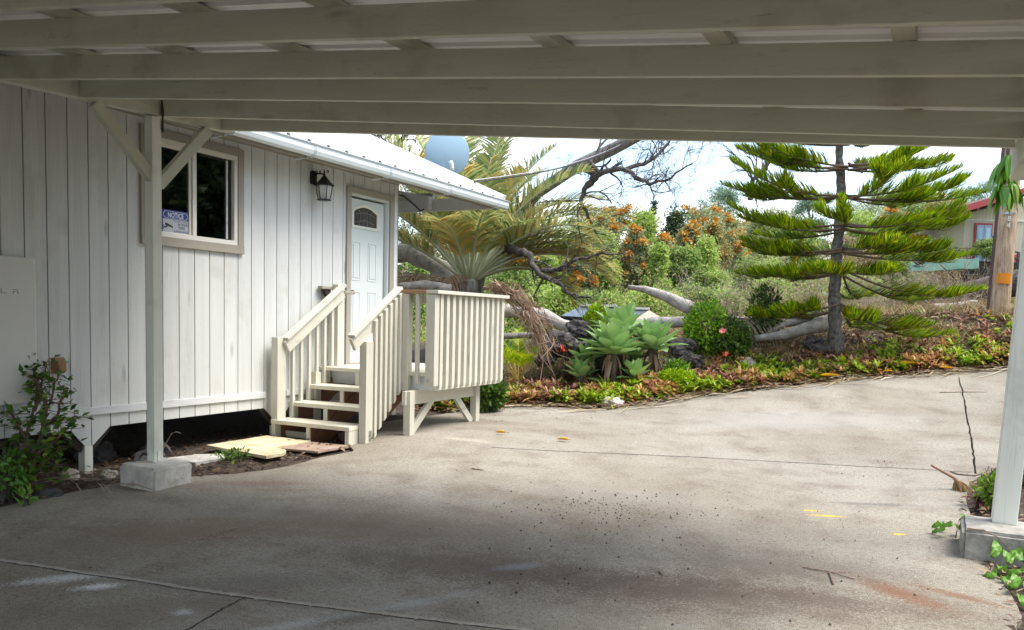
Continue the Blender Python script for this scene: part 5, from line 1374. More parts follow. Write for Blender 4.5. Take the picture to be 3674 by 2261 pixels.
# ------------------------------------------------------------------ agaves
def agave_leaf_mesh(name, L, W, curl, cup=.28):
    ts = np.linspace(0, 1, 8); us = np.linspace(-1, 1, 5); V = []; F = []
    wp = np.interp(ts, [0, .15, .45, .7, .88, 1], [.45, .62, 1.0, .82, .40, .0])
    for t, w in zip(ts, wp):
        zc = -curl * t * t * L
        for u in us: V.append((t * L, u * w * W / 2, zc + cup * abs(u) ** 1.6 * w * W * .6))
    for i in range(7):
        for j in range(4): F.append((i*5+j, i*5+j+1, (i+1)*5+j+1, (i+1)*5+j))
    return npmesh(name, V, F)
def agave_mat():
    m, n, l, b = nodes('agave_leaf')
    v = coords(n, l); f = tex_noise(n, l, v, 6, 4, .6)
    oi = n.new('ShaderNodeObjectInfo')
    c = mixc(n, l, oi.outputs['Random'], (.20, .37, .10), (.34, .52, .17))
    c = mixc(n, l, ramp(n, l, f, [(.4, 0), (.7, .5)]), c, (.36, .50, .26))
    l.new(c, b.inputs['Base Color']); b.inputs['Roughness'].default_value = .5
    t = n.new('ShaderNodeBsdfTranslucent'); mx = n.new('ShaderNodeMixShader'); mx.inputs[0].default_value = .22
    l.new(c, t.inputs['Color']); l.new(b.outputs[0], mx.inputs[1]); l.new(t.outputs[0], mx.inputs[2]); l.new(mx.outputs[0], n['Material Output'].inputs['Surface'])
    return m
AGM = agave_mat(); AGL = [agave_leaf_mesh('agave_leaf', 1, .46, .10), agave_leaf_mesh('agave_leaf', 1, .43, .22), agave_leaf_mesh('agave_leaf', 1, .48, .02)]
for me in AGL:
    me.materials.append(AGM); me.polygons.foreach_set('use_smooth', [True] * len(me.polygons))
AGL[1].materials[0] = AGM
agtrunk = bark('agave_trunk', (.04, .03, .022), (.17, .13, .09), (8, 8, 3), .8)
def agave(label, px, py, dep, R_, nl, stem=None, seed=0, tilt=(0, 0)):
    random.seed(600 + seed); c = at(px, py, dep); g = gz1(c[0], c[1])
    a = thing('agave', label, 'agave', (c[0], c[1], g), 'agaves in the garden bed')
    mb = MB(); mb.tube([(c[0], c[1], g - .1), (c[0] + .02, c[1], (g + c[2]) / 2), (c[0], c[1], c[2] + .06)], [.075, .07, .08], 9)
    mb.build('stem', agtrunk, a, True)
    if c[2] - g > .25:
        lv = Leaves(); n = 13
        th = rng.uniform(0, 6.28, n); P = np.column_stack([c[0] + .07 * np.cos(th), c[1] + .07 * np.sin(th), c[2] - rng.uniform(-.02, .12, n)])
        ts = np.linspace(0, 1, 4)[None, :, None]; D = np.column_stack([np.cos(th), np.sin(th), np.zeros(n)])
        ln = rng.uniform(.2, .42, n)[:, None, None]
        Cn = P[:, None] + D[:, None] * .10 * np.sqrt(ts) - np.array([0, 0, 1]) * ln * ts
        lv.ribbon(Cn, np.column_stack([-np.sin(th), np.cos(th), np.zeros(n)]), np.array([.05, .06, .045, .01])); lv.build('dead_leaves', palm_dead, a)
    for k in range(nl):
        f = k / nl; az = k * 2.39996 + seed; el = R(4) + R(82) * f ** .75; L = R_ * (1.0 - .12 * f) * random.uniform(.9, 1.08)
        if f > .8: L *= .92
        o = bpy.data.objects.new('leaf', AGL[k % 3]); COL.objects.link(o); o.parent = a
        e = el + random.uniform(-.08, .08)
        X = Vector((math.cos(az) * math.cos(e), math.sin(az) * math.cos(e), math.sin(e))); Y = Vector((-math.sin(az), math.cos(az), 0)); Z = X.cross(Y)
        off = Vector((math.cos(az), math.sin(az), 0)) * .04
        m = Matrix((X, Y, Z)).transposed().to_4x4(); m = Matrix.Translation(Vector((0, 0, c[2] - g + .05 * f)) + off) @ m @ Matrix.Scale(L, 4)
        o.matrix_basis = m
    return a
agave('largest agave rosette of broad pale green leaves on a leggy stem', 1470, 852, 12.4, .56, 36, seed=1)
agave('upright agave rosette rising behind the largest agave', 1490, 806, 13.0, .55, 26, seed=2)
agave('second big agave rosette right of the largest', 1566, 840, 12.7, .52, 30, seed=3)
agave('small agave rosette low between the two big agaves', 1525, 908, 12.3, .32, 16, seed=4)
agave('dark small agave rosette left of the largest agave', 1402, 872, 12.8, .40, 18, seed=5)
agave('lowest agave rosette at the left of the group', 1392, 908, 12.5, .34, 16, seed=6)
agave('shaded agave rosette between and behind the big ones', 1520, 872, 13.2, .36, 16, seed=7)
agave('small shaded agave rosette right of the group', 1612, 900, 12.8, .28, 14, seed=8)

# ------------------------------------------------------------------ shrubs in the bed
def shrub(label, px, py_base, py_top, wpx, dep, mat, leaf, n, seed, name='garden_shrub', cat='shrub', stems=10, asp=.5, shell=.55):
    global rng
    rng = np.random.default_rng(700 + seed); random.seed(700 + seed)
    b = at(px, py_base, dep); g = gz1(b[0], b[1]); b[2] = g; zt = at(px, py_top, dep)[2]; H = zt - g; W = wpx * K / FPX * dep
    t = thing(name, label, cat, b)
    mb = MB()
    for k in range(stems):
        a = random.uniform(0, 6.28); branchy(mb, (b[0] + random.uniform(-.05, .05), b[1] + random.uniform(-.05, .05), g - .03), (math.cos(a) * .5 * W / H, math.sin(a) * .5 * W / H, 1), H * .75, .014, 2, .5, (2, 3), .15, 4, .12, 4, .003)
    mb.build('stems', BARK['dark'], t, True)
    u = rand_unit(n); rr = shell + (1 - shell) * rng.random(n) ** .6
    lump = 1 + .22 * np.array([noise.noise(Vector(q * 2.2) + Vector((seed, 0, 0))) for q in u])
    P = np.column_stack([u[:, 0] * W, u[:, 1] * W, u[:, 2] * H * .48]) * (rr * lump)[:, None] + [b[0], b[1], g + H * .54]
    D = unit(u * .8 + rng.normal(size=(n, 3)) * .6 + [0, 0, .35])
    lv = Leaves(); lv.rhomb(P, D, rand_unit(n) * .6 + u + [0, 0, .4], leaf * rng.uniform(.6, 1.3, n), leaf * asp * rng.uniform(.8, 1.2, n))
    lv.build('foliage', mat, t)
    return t
shg = leafmat('shrub_green', [(0, (.07, .16, .03)), (.4, (.16, .32, .055)), (.8, (.28, .46, .09)), (1, (.42, .56, .13))], .4)
shl = leafmat('shrub_lime', [(0, (.15, .27, .02)), (.5, (.30, .46, .04)), (1, (.46, .55, .07))], .35)
shl2 = leafmat('clipped_leaf', [(0, (.09, .20, .03)), (.4, (.20, .38, .06)), (.8, (.34, .52, .10)), (1, (.48, .60, .14))], .4)
shd = leafmat('shrub_dark', [(0, (.03, .065, .018)), (.5, (.07, .13, .03)), (.85, (.13, .21, .05)), (1, (.22, .30, .08))], .25)
shrub('clipped round green shrub in the middle of the bed left of the pine', 1695, 830, 728, 52, 13.6, shl2, .075, 3000, 1, shell=.62)
shrub('dark loose shrub with pink flower right of the clipped shrub', 1748, 860, 770, 46, 13.5, shd, .085, 2600, 2)
shrub('small lime green round shrub behind the largest agave', 1430, 800, 736, 34, 14.2, shl, .085, 1700, 3)
shrub('low yellow green mounded shrub at the bed edge', 1618, 945, 890, 38, 12.2, shl, .055, 2600, 4)
shrub('taller part of green shrub behind the mounded shrub', 1622, 915, 868, 26, 12.5, shg, .06, 1200, 5)
shrub('dark leafy sapling left of the pine trunk', 1830, 830, 690, 40, 14.6, shd, .09, 900, 6, shell=.2)
shrub('green weeds at the foot of the landing', 1170, 965, 905, 40, 11.4, shd, .10, 900, 7)
shrub('green weedy shrub behind the landing balusters', 1090, 955, 880, 60, 12.0, shg, .11, 1000, 8)
# pink flower
fp = at(1735, 797, 12.9); fl = Leaves(); pm = leafmat('pink_petals', [(0, (.66, .19, .20)), (1, (.78, .36, .34))], .3)
th = np.arange(7) * 2 * math.pi / 7; fl.rhomb(np.repeat(fp[None], 7, 0), np.column_stack([np.cos(th), np.sin(th) * .6 - .5, np.sin(th) * .5 + .3]), np.array([.2, -.9, .4]), .075, .065)
fo = thing('pink_flower', 'single pink flower on the dark loose shrub', 'flower', fp); fl.build('petals', pm, fo)
mb = MB(); mb.tube([fp, fp + [0.02, .05, -.15], fp + [.05, .12, -.3]], .006, 5); mb.build('stem', BARK['dark'], fo)
# red star bromeliads that stand out
redm = leafmat('red_leaves', [(0, (.30, .05, .04)), (.5, (.50, .10, .07)), (1, (.62, .24, .14))], .3)
def star(label, px, py, dep, r, mat, n=16, seed=0, name='bromeliad', cat='bromeliad'):
    rr = np.random.default_rng(seed); c = at(px, py, dep); g = gz1(c[0], c[1])
    t = thing(name, label, cat, (c[0], c[1], g)); th = rr.uniform(0, 6.28, n); el = rr.uniform(.15, 1.1, n)
    D = np.column_stack([np.cos(th) * np.cos(el), np.sin(th) * np.cos(el), np.sin(el)]); ts = np.linspace(0, 1, 4)[None, :, None]
    Cn = c[None, None] + r * (D[:, None] * ts - np.array([0, 0, .35]) * ts ** 2)
    lv = Leaves(); lv.ribbon(Cn, unit(np.cross(D, [0, 0, 1.0])), np.array([.03, .04, .03, .004]) * r / .25); lv.build('leaves', mat, t)
    mb = MB(); mb.tube([(c[0], c[1], g - .05), c], [.02, .012], 5); mb.build('stem', BARK['dark'], t)
star('pink red bromeliad on the black lava left of the agaves', 1352, 845, 12.7, .22, redm, 16, 1)
star('dark red bromeliad under the dark loose shrub', 1640 + 100, 836 + 20, 12.9, .16, redm, 16, 2)

# ground cover of small rosettes, litter and grass
def ground_cover():
    global rng
    rng = np.random.default_rng(11)
    N = 44000
    px = rng.uniform(1010, 2540, N); dep = rng.uniform(10.4, 19, N)
    b = CAM[None] + dep[:, None] * np.array([ray(x, 900) for x in px])
    d = seg_dist(b[:, :2], OUT)
    d2 = -d; ok = (d > .10) & (d < 3.4) & (b[:, 1] > 9.7) & (b[:, 0] > -1.0)
    b = b[ok]; d = d[ok]
    w = np.exp(-np.maximum(0, d - .35) / np.interp(b[:, 0], [1, 5, 7], [.40, .55, .60])); k = rng.random(len(b)) < w * .42; b = b[k]; d = d[k]
    z = gz(b[:, 0], b[:, 1]); lat = ((b - CAM) @ RIGHT)
    nz = np.array([noise.noise(Vector((p[0] * .9, p[1] * .9, 3))) for p in b]); nz2 = np.array([noise.noise(Vector((p[0] * 1.8, p[1] * 1.8, 8))) for p in b])
    kind = np.where(nz2 + rng.normal(0, .28, len(b)) - .12 * (d - .5) > .04, 0, np.where(nz + rng.normal(0, .28, len(b)) - .35 * (d - .6) > 0.0, 1, 2))
    mats = [leafmat('bed_green', [(0, (.15, .26, .04)), (.5, (.30, .43, .07)), (1, (.54, .55, .14))], .35), leafmat('bed_orange', [(0, (.34, .17, .09)), (.5, (.55, .33, .17)), (1, (.62, .50, .22))], .3), leafmat('bed_red', [(0, (.16, .075, .06)), (.5, (.34, .17, .13)), (1, (.50, .36, .24))], .3)]
    for q in range(3):
        s = b[kind == q]; m = len(s)
        if not m: continue
        zz = z[kind == q]; nl = 13
        P = np.repeat(np.column_stack([s[:, 0], s[:, 1], zz + rng.uniform(.02, .14, m)]), nl, 0); n = len(P)
        th = rng.uniform(0, 6.28, n); el = rng.uniform(.0, 1.15, n); D = np.column_stack([np.cos(th) * np.cos(el), np.sin(th) * np.cos(el), np.sin(el)])
        r = np.repeat(.08 + .17 * rng.random(m) ** 2.2, nl) * rng.uniform(.8, 1.1, n); ts = np.linspace(0, 1, 4)[None, :, None]
        Cn = P[:, None] + r[:, None, None] * (D[:, None] * ts - np.array([0, 0, .30]) * ts ** 2)
        lv = Leaves(); lv.ribbon(Cn, unit(np.cross(D, [0, 0, 1.0])), np.array([.021, .032, .024, .003]))
        o = lv.build('ground_cover', mats[q]); tag(o, kind='stuff')
    # litter of fallen leaves
    N = 30000; px = rng.uniform(1000, 2520, N); dep = rng.uniform(10, 20, N)
    b = CAM[None] + dep[:, None] * np.array([ray(x, 900) for x in px]); d = seg_dist(b[:, :2], OUT)
    ok = (d > -.02) & (d < 5) & (b[:, 1] > 9.5) & (b[:, 0] > -1.5); b = b[ok]; m = len(b)
    P = np.column_stack([b[:, 0], b[:, 1], gz(b[:, 0], b[:, 1]) + rng.uniform(.0, .07, m)])
    lv = Leaves(); a = rng.uniform(0, 6.28, m); lv.rhomb(P, np.column_stack([np.cos(a), np.sin(a), rng.normal(0, .2, m)]), rng.normal(0, .3, (m, 3)) + [0, 0, 1], rng.uniform(.06, .15, m), rng.uniform(.025, .06, m))
    tag(lv.build('leaf_litter', leafmat('litter', [(0, (.09, .05, .035)), (.5, (.22, .135, .085)), (.85, (.36, .26, .17)), (1, (.48, .38, .26))], .1)), kind='stuff')
    # dry grass and thin stems on the bank
    N = 34000; px = rng.uniform(1180, 2520, N); dep = rng.uniform(13, 22, N)
    b = CAM[None] + dep[:, None] * np.array([ray(x, 900) for x in px]); d = seg_dist(b[:, :2], OUT)
    nz = np.array([noise.noise(Vector((p[0] * .6, p[1] * .6, 5))) for p in b]); ok = (d > .9) & (nz > -.15) & (b[:, 0] > -1); b = b[ok]; m = len(b)
    P = np.column_stack([b[:, 0], b[:, 1], gz(b[:, 0], b[:, 1])]); ts = np.linspace(0, 1, 4)[None, :, None]
    a = rng.uniform(0, 6.28, m); D = np.column_stack([np.cos(a) * .45, np.sin(a) * .45, np.ones(m)]); ln = rng.uniform(.12, .42, m)[:, None, None]
    Cn = P[:, None] + ln * (D[:, None] * ts + np.column_stack([np.cos(a), np.sin(a), -.8 * np.ones(m)])[:, None] * ts ** 2 * .5)
    for q, (nm, st_) in enumerate((('dry_grass', [(0, (.20, .13, .075)), (.5, (.36, .26, .16)), (1, (.50, .40, .26))]), ('green_grass', [(0, (.10, .16, .03)), (.6, (.22, .28, .07)), (1, (.38, .38, .13))]))):
        sel = (rng.random(m) < .8) if q == 0 else None
        idx = np.arange(m)[: int(m * .75)] if q == 0 else np.arange(m)[int(m * .75):]
        lv = Leaves(); lv.ribbon(Cn[idx], unit(np.column_stack([-np.sin(a), np.cos(a), 0 * a]))[idx], np.array([.011, .012, .009, .002])); tag(lv.build(nm, leafmat(nm, st_, .25)), kind='stuff')
    # stalks and straw along the edge of the concrete
    lv = Leaves(); segs = []
    P_ = np.array(edge_w)
    L_ = np.r_[0, np.cumsum(np.hypot(*np.diff(P_, axis=0).T))]
    n = 520; s = rng.uniform(0, L_[-1], n); x = np.interp(s, L_, P_[:, 0]); y = np.interp(s, L_, P_[:, 1])
    x2 = np.interp(s + .1, L_, P_[:, 0]); y2 = np.interp(s + .1, L_, P_[:, 1]); tdir = unit(np.column_stack([x2 - x, y2 - y]) + 1e-6); ndir = np.column_stack([-tdir[:, 1], tdir[:, 0]])
    off = rng.normal(.10, .13, n); C0 = np.column_stack([x, y]) + ndir * off[:, None]
    an = rng.normal(0, .35, n); dr = tdir * np.cos(an)[:, None] + ndir * np.sin(an)[:, None]; ln = rng.uniform(.15, 1.0, n)
    pts = []
    for t in (-.5, -.17, .17, .5):
        q = C0 + dr * (ln * t)[:, None]; pts.append(np.column_stack([q, gz(q[:, 0], q[:, 1]) + .012 + rng.uniform(0, .03, n)]))
    lv.ribbon(np.stack(pts, 1), np.column_stack([-dr[:, 1], dr[:, 0], rng.normal(0, .3, n)]), np.array([.008, .016, .014, .006]))
    tag(lv.build('dry_stalks', leafmat('straw', [(0, (.26, .19, .12)), (.5, (.46, .38, .26)), (1, (.62, .56, .44))], .1)), kind='stuff')
    # crumbs and grit on the driveway
    N = 900; lv = Leaves(); c1 = gnd(1500, 1225); c2 = gnd(1330, 1000)
    P = []
    for (cx_, cy_, sx_, sy_, n) in ((1480, 1222, 130, 26, 420), (1600, 1270, 300, 60, 260), (1230, 1000, 90, 10, 120), (1800, 1400, 500, 70, 120), (2120, 1120, 60, 10, 60)):
        for k in range(n):
            q = gnd(rng.normal(cx_, sx_), min(1500, rng.normal(cy_, sy_)))
            if seg_dist(q[None, :2], OUT)[0] < -.05: P.append(q)
    P = np.array(P); m = len(P)
    s_ = .0025 + .009 * rng.random(m) ** 3.5
    tv = np.array([[1, 0, 0], [-.5, .87, 0], [-.5, -.87, 0], [0, 0, 1.2]]); V = (P[:, None] + s_[:, None, None] * tv[None]).reshape(-1, 3); i = (np.arange(m) * 4)[:, None]
    F = np.concatenate([i + [0, 1, 3], i + [1, 2, 3], i + [2, 0, 3]])
    tag(link('grit', npmesh('grit', V, F), plain('black_grit', (.03, .028, .025), .9)), kind='stuff')
ground_cover()

# ------------------------------------------------------------------ things behind the house
dc = at(1073, 367, 13.9); dn = unit(CAM + np.array([0, 0, 1.0]) - dc)
ds = thing('satellite_dish', 'round blue grey satellite dish seen face on above the roof edge', 'satellite dish', (dc[0], dc[1], dc[2] - .5))
a1 = unit(np.cross([0, 0, 1.0], dn)); a2 = np.cross(dn, a1)
mb = MB(); vs = []; fs = []; NR = 40; rings = [0.001, .13, .24, .32, .365, .372]
for lay, off in ((0, 0), (1, -.012)):
    for r in rings:
        for k in range(NR):
            t = 2 * math.pi * k / NR; vs.append(dc + (a1 * math.cos(t) + a2 * math.sin(t) * 1.02) * r + dn * (off - .06 + .06 * (1 - (r / .35) ** 2) * 0 + .05 * (1 - (r / .35) ** 2)))
n1 = len(rings)
for lay in range(2):
    for i in range(n1 - 1):
        for k in range(NR): fs.append(tuple(lay * n1 * NR + q for q in (i*NR+k, i*NR+(k+1) % NR, (i+1)*NR+(k+1) % NR, (i+1)*NR+k)))
for k in range(NR): fs.append(((n1-1)*NR+k, (n1-1)*NR+(k+1) % NR, (2*n1-1)*NR+(k+1) % NR, (2*n1-1)*NR+k))
mb.add(vs, fs).build('reflector', M['dish'], ds, True)
mb = MB(); pass
mb.tube([at(1085, 412, 13.8), at(1084.5, 402, 13.78), at(1083, 392, 13.76), at(1080.5, 388, 13.74)], [.036, .036, .036, .034], 10)
mb.build('feed_bracket', M['white_plastic'], ds, True)
mb = MB(); mb.tube([dc - dn * .02, dc - dn * .2, dc - dn * .22 - [0, 0, .25], (dc[0], 11.32, EZ + (EX - dc[0]) * RP - .06)], .025, 8); mb.build('mast', M['bracket'], ds)
# service cable to the roof
cb = thing('overhead_cable', 'black overhead cable running from the roof edge across the palm', 'cable', at(1140, 437, 12.2))
A, B = at(1138, 437, 12.3), at(1640, 255, 19.0)
pts = [A + (B - A) * t - np.array([0, 0, 1]) * .35 * math.sin(math.pi * t) for t in np.linspace(0, 1, 24)]
MB().tube(pts, .012, 5).build('wire', M['cable'], cb)
MB().tube([p + np.array([0, 0, .03]) for p in pts], .007, 4).build('messenger_wire', M['bracket'], cb)
# two low roofs with solar panels down the slope
solar = plain('dark_solar_panel', (.045, .06, .085), .18, var=.2, scale=2); rooft = plain('tan_roof_facet', (.40, .33, .25), .7)
def low_roof(label, ridge, front, side, dep):
    t = thing('low_roof', label, 'roof', at(*ridge[0], dep)); D_ = dep
    r0, r1 = at(*ridge[0], D_ + .9), at(*ridge[1], D_ + .9); f0, f1 = at(*front[0], D_ - .6), at(*front[1], D_ - .6); s1 = at(*side, D_ + .3)
    def slab(name, P, mat, th=.05):
        P = [np.array(p) for p in P]; n = unit(np.cross(P[1] - P[0], P[2] - P[0])); n = n if n[2] > 0 else -n; k = len(P)
        MB().add([p for p in P] + [p - n * th for p in P], [tuple(range(k)), tuple(range(2 * k - 1, k - 1, -1))] + [(i, i + k, (i + 1) % k + k, (i + 1) % k) for i in range(k)]).build(name, mat, t)
    slab('solar_panel', [r0, r1, f1, f0], solar)
    slab('roof_slope', [r1, s1, f1 + (s1 - f1) * .02 + np.array([0, 0, -.02]), f1 - [0, 0, .02]], rooft)
    MB().bar(r0 + [0, 0, .03], r1 + [0, 0, .03], .22, .05).build('ridge_cap', M['white_plastic'], t)
    dn_ = np.array([0, 0, -1.0])
    q = [f0, f1, s1, r1, r0]; b = [p + dn_ * 1.6 for p in q]
    MB().add([p - [0, 0, .06] for p in q] + b, [(i, (i + 1) % 5, (i + 1) % 5 + 5, i + 5) for i in range(5)]).build('wall', M['void'], t)
low_roof('low dark solar roof with white ridge left of the small lime shrub', [(1393, 735), (1480, 737)], [(1346, 758), (1466, 764)], (1492, 757), 18)
low_roof('low dark solar roof with tan side slope behind the big agave', [(1484, 742), (1557, 744)], [(1462, 768), (1520, 768)], (1592, 766), 18)

# utility pole
UP = at(2393, 778, 15.4); UP[2] = gz1(UP[0], UP[1])
up = thing('utility_pole', 'leaning brown wooden utility pole with an orange tag beside the white post', 'utility pole', UP)
UT = at(2424, 420, 15.3); UT2 = UT + (UT - UP) * 1.1
mb = MB(); pp = [UP - [0, 0, .3] + (UT2 - UP) * t for t in np.linspace(0, 1, 12)]
mb.tube(pp, [.185 - .045 * t for t in np.linspace(0, 1, 12)], 18); mb.build('pole', BARK['pole'], up, True)
axis = unit(UT2 - UP); toc = unit(np.array([CAM[0] - UP[0], CAM[1] - UP[1], 0])); toc = unit(toc - axis * (toc @ axis)); sdr = np.cross(axis, toc); sdr = sdr if sdr @ RIGHT > 0 else -sdr
mb = MB(); q = UP - sdr * .17 + toc * .07
mb.bar(q - [0, 0, .1], q + (UT2 - UP) * .98 + sdr * .035, .055, .035, tuple(toc)); mb.build('conduit', plain('brown_conduit', (.10, .065, .05), .6, var=.3), up)
def on_pole(px, py):
    c = at(px, py, 15.3); s = (c - UP) @ axis; return UP + axis * s, .185 - .045 * s / np.linalg.norm(UT2 - UP)
def wrap(name, y0, y1, a0, a1, mat, dr=.006, x=2405):
    p0, r0 = on_pole(x, y0); p1, r1 = on_pole(x, y1); vs = []; fs = []; m = 10
    for k in range(m + 1):
        t = a0 + (a1 - a0) * k / m; d = toc * math.cos(t) + sdr * math.sin(t)
        vs += [p0 + d * (r0 + dr), p1 + d * (r1 + dr), p0 + d * (r0 + .001), p1 + d * (r1 + .001)]
    for k in range(m):
        a = 4 * k; fs += [(a, a + 4, a + 5, a + 1), (a + 2, a + 3, a + 7, a + 6), (a, a + 2, a + 6, a + 4), (a + 1, a + 5, a + 7, a + 3)]
    fs += [(0, 1, 3, 2), (4*m, 4*m+2, 4*m+3, 4*m+1)]
    return MB().add(vs, fs).build(name, mat, up)
wrap('orange_tag', 682, 657, -.42, .95, plain('orange_plastic', (.78, .27, .01), .5, var=.05))
wrap('metal_band', 517, 512, -.5, .9, M['bracket'], .008, 2410)
digits = []
for ch, yy in (('8', 533), ('4', 549)):
    c, r = on_pole(2411, yy); dd = unit(toc * math.cos(.25) + sdr * math.sin(.25)); sd = unit(np.cross(axis, dd)); sd = sd if sd @ RIGHT > 0 else -sd
    cu = bpy.data.curves.new('d', 'FONT'); cu.body = ch; cu.size = .12; cu.align_x = 'CENTER'; cu.extrude = .004; cu.offset = .003
    o = bpy.data.objects.new('d', cu); COL.objects.link(o); pos = c + dd * (r + .006)
    o.matrix_world = Matrix(((sd[0], axis[0], dd[0], pos[0]), (sd[1], axis[1], dd[1], pos[1]), (sd[2], axis[2], dd[2], pos[2]), (0, 0, 0, 1)))
    dg = bpy.context.evaluated_depsgraph_get(); me = bpy.data.meshes.new_from_object(o.evaluated_get(dg)); me.transform(o.matrix_world); bpy.data.objects.remove(o)
    link('pole_digit', me, plain('pale_metal_digit', (.62, .60, .56), .35, .4), up)

# far house on the rise
FD = 42.0
FH = at(2400, 650, FD); fh = thing('far_house', 'cream far house with red roof edge and pale blue double doors up on the right', 'house', FH)
cream = paint('cream_panel_siding', (.58, .52, .38), 'Z', dirt_amt=.2); redp = plain('red_painted_fascia', (.36, .05, .06), .5, var=.12); pdoor = plain('pale_blue_door', (.30, .42, .52), .25, var=.06)
hx, hd = unit(np.array([RIGHT[0], RIGHT[1], 0])), unit(np.array([FWD[0], FWD[1], 0]))
def fpt(px, py, d=FD): return at(px, py, d)
zb_h, zt_h = fpt(2310, 640)[2] - .8, fpt(2310, 500)[2]
x0 = fpt(2311, 600); 
def fbox(name, pxa, pxb, za, zb2, d0, d1, mat, parent=fh):
    a, b = fpt(pxa, 600, FD), fpt(pxb, 600, FD); a[2] = b[2] = 0
    c = [a + hd * d0, b + hd * d0, b + hd * d1, a + hd * d1]
    return MB().prism([(p[0], p[1]) for p in c], 'z', za, zb2).build(name, mat, parent)
zz = lambda y: fpt(2340, y)[2]
# board siding, one strip per panel joint, tops cut to the roof slope
yroof = lambda px: 508 - (px - 2290) * 56 / 190 + 9
xs_ = np.linspace(2311, 2470, 20)
for a, b in zip(xs_[:-1], xs_[1:]): fbox('siding_panel', a + .25, b - .25, zb_h, zz(yroof(a) + 3), .02, .1, cream)
for a, b in zip(xs_[:-1:2], np.r_[xs_[2::2], 2470]): fbox('wall', a + .02, b - .02, zb_h, zz(yroof(a) + 3), .11, 6, cream)
fbox('belt_trim', 2313, 2470, zz(530), zz(527.5), -.03, .018, M['vinyl'])
fbox('door_frame', 2334, 2377, zz(632), zz(536), -.06, .015, redp)
dd_ = fbox('door', 2338.5, 2355, zz(630), zz(541), -.10, -.062, pdoor); fbox('pane', 2342, 2351.5, zz(626), zz(548), -.115, -.1005, plain('blue_pane', (.30, .48, .66), .1), dd_)
dd_ = fbox('door', 2356, 2373, zz(630), zz(541), -.10, -.062, pdoor); fbox('pane', 2360, 2369.5, zz(626), zz(548), -.115, -.1005, plain('pale_pane', (.42, .60, .74), .1), dd_)
rA, rB = fpt(2290, 508, FD - 1.6), fpt(2480, 452, FD - 1.6)
MB().bar(rA, rB, .08, .30).build('fascia', redp, fh)
MB().add([rA - [0, 0, .12], rB - [0, 0, .12], rB + hd * 6 - [0, 0, .1], rA + hd * 6 - [0, 0, .1], rA + [0, 0, .13], rB + [0, 0, .13], rB + hd * 6 + [0, 0, .12], rA + hd * 6 + [0, 0, .12]], [(0,1,2,3), (7,6,5,4), (0,4,5,1), (1,5,6,2), (2,6,7,3), (3,7,4,0)]).build('roof', plain('brown_soffit', (.12, .075, .055), .8), fh)
for t in np.linspace(.05, .95, 8):
    p = rA + (rB - rA) * t - [0, 0, .20]; MB().bar(p, p + hd * 1.6, .08, .14).build('roof_rafter', plain('soffit_rafter', (.17, .11, .08), .8), fh)
fbox('porch_wall', 2346, 2480, zz(634), zz(617), -1.9, -1.7, plain('red_planter_wall', (.45, .055, .06), .55))
fbox('porch_floor', 2290, 2480, zb_h - .4, zz(634), -1.9, .0, M['void'])
bb = thing('blue_cooler', 'bright blue plastic box standing by the far house door', 'box', fpt(2374, 612, FD - 1.0))
def bbox(name, pa, pb, za, zb2, d0, d1, mat): return fbox(name, pa, pb, za, zb2, d0, d1, mat, bb)
blu = plain('blue_plastic', (.015, .22, .62), .4); o = bbox('tub', 2357, 2392, zz(616), zz(570), -1.4, -.7, blu); bbox('panel', 2361, 2388, zz(592), zz(577), -1.43, -1.4, plain('light_blue_plastic', (.10, .40, .75), .35))
build_tree('potted_plant', 'spiky green potted plant in front of the blue box on the porch', 'plant', fpt(2366, 628, FD - 1.5), 1.1, .55, 'bush_green', None, 301, .5, .3, .03)
# trellis in front of the porch
tl = thing('porch_rail', 'thin dark lattice porch rail left of the far house doors', 'railing', fpt(2315, 632, FD - 2))
mb = MB()
for px in (2303, 2312, 2321, 2330): mb.bar(fpt(px, 634, FD - 2), fpt(px, 596, FD - 2), .05, .05)
for py in (596, 610, 622): mb.bar(fpt(2301, py, FD - 2), fpt(2332, py, FD - 2), .05, .05)
mb.build('rail', plain('brown_rail', (.16, .10, .07), .7), tl)
# green tarp
tp_ = thing('green_tarp', 'crumpled green tarp draped along the slope below the far house', 'tarp', at(2260, 640, 26)); NX, NY = 40, 10; vs = []; fs = []
for i in range(NX + 1):
    for j in range(NY + 1):
        u, v = i / NX, j / NY; x = 2183 + 166 * u; yt = 632 - 14 * u + 3 * math.sin(u * 9); yb = 655 - 9 * u
        p = at(x, yt + (yb - yt) * v, 26 - .9 * math.sin(v * 1.6)); q = Vector(p) * 2.2
        vs.append(p + unit(CAM - p) * .22 * noise.noise(q) * .5 + np.array([0, 0, .03 * noise.noise(q * 1.3)]))
for i in range(NX):
    for j in range(NY): a = i * (NY + 1) + j; fs.append((a, a + NY + 1, a + NY + 2, a + 1))
o = MB().add(vs, fs).build('sheet', plain('green_tarp_cloth', (.012, .085, .058), .7, var=.35, scale=2.5), tp_, True); sm = o.modifiers.new('solid', 'SOLIDIFY'); sm.thickness = .02
rock('dark bundle on the left end of the green tarp', 2208, 630, 12, 25.5, blackstone, seed=70, name='dark_bundle'); rock('dark heap on top of the green tarp', 2290, 612, 18, 27, blackstone, seed=71, name='dark_bundle')
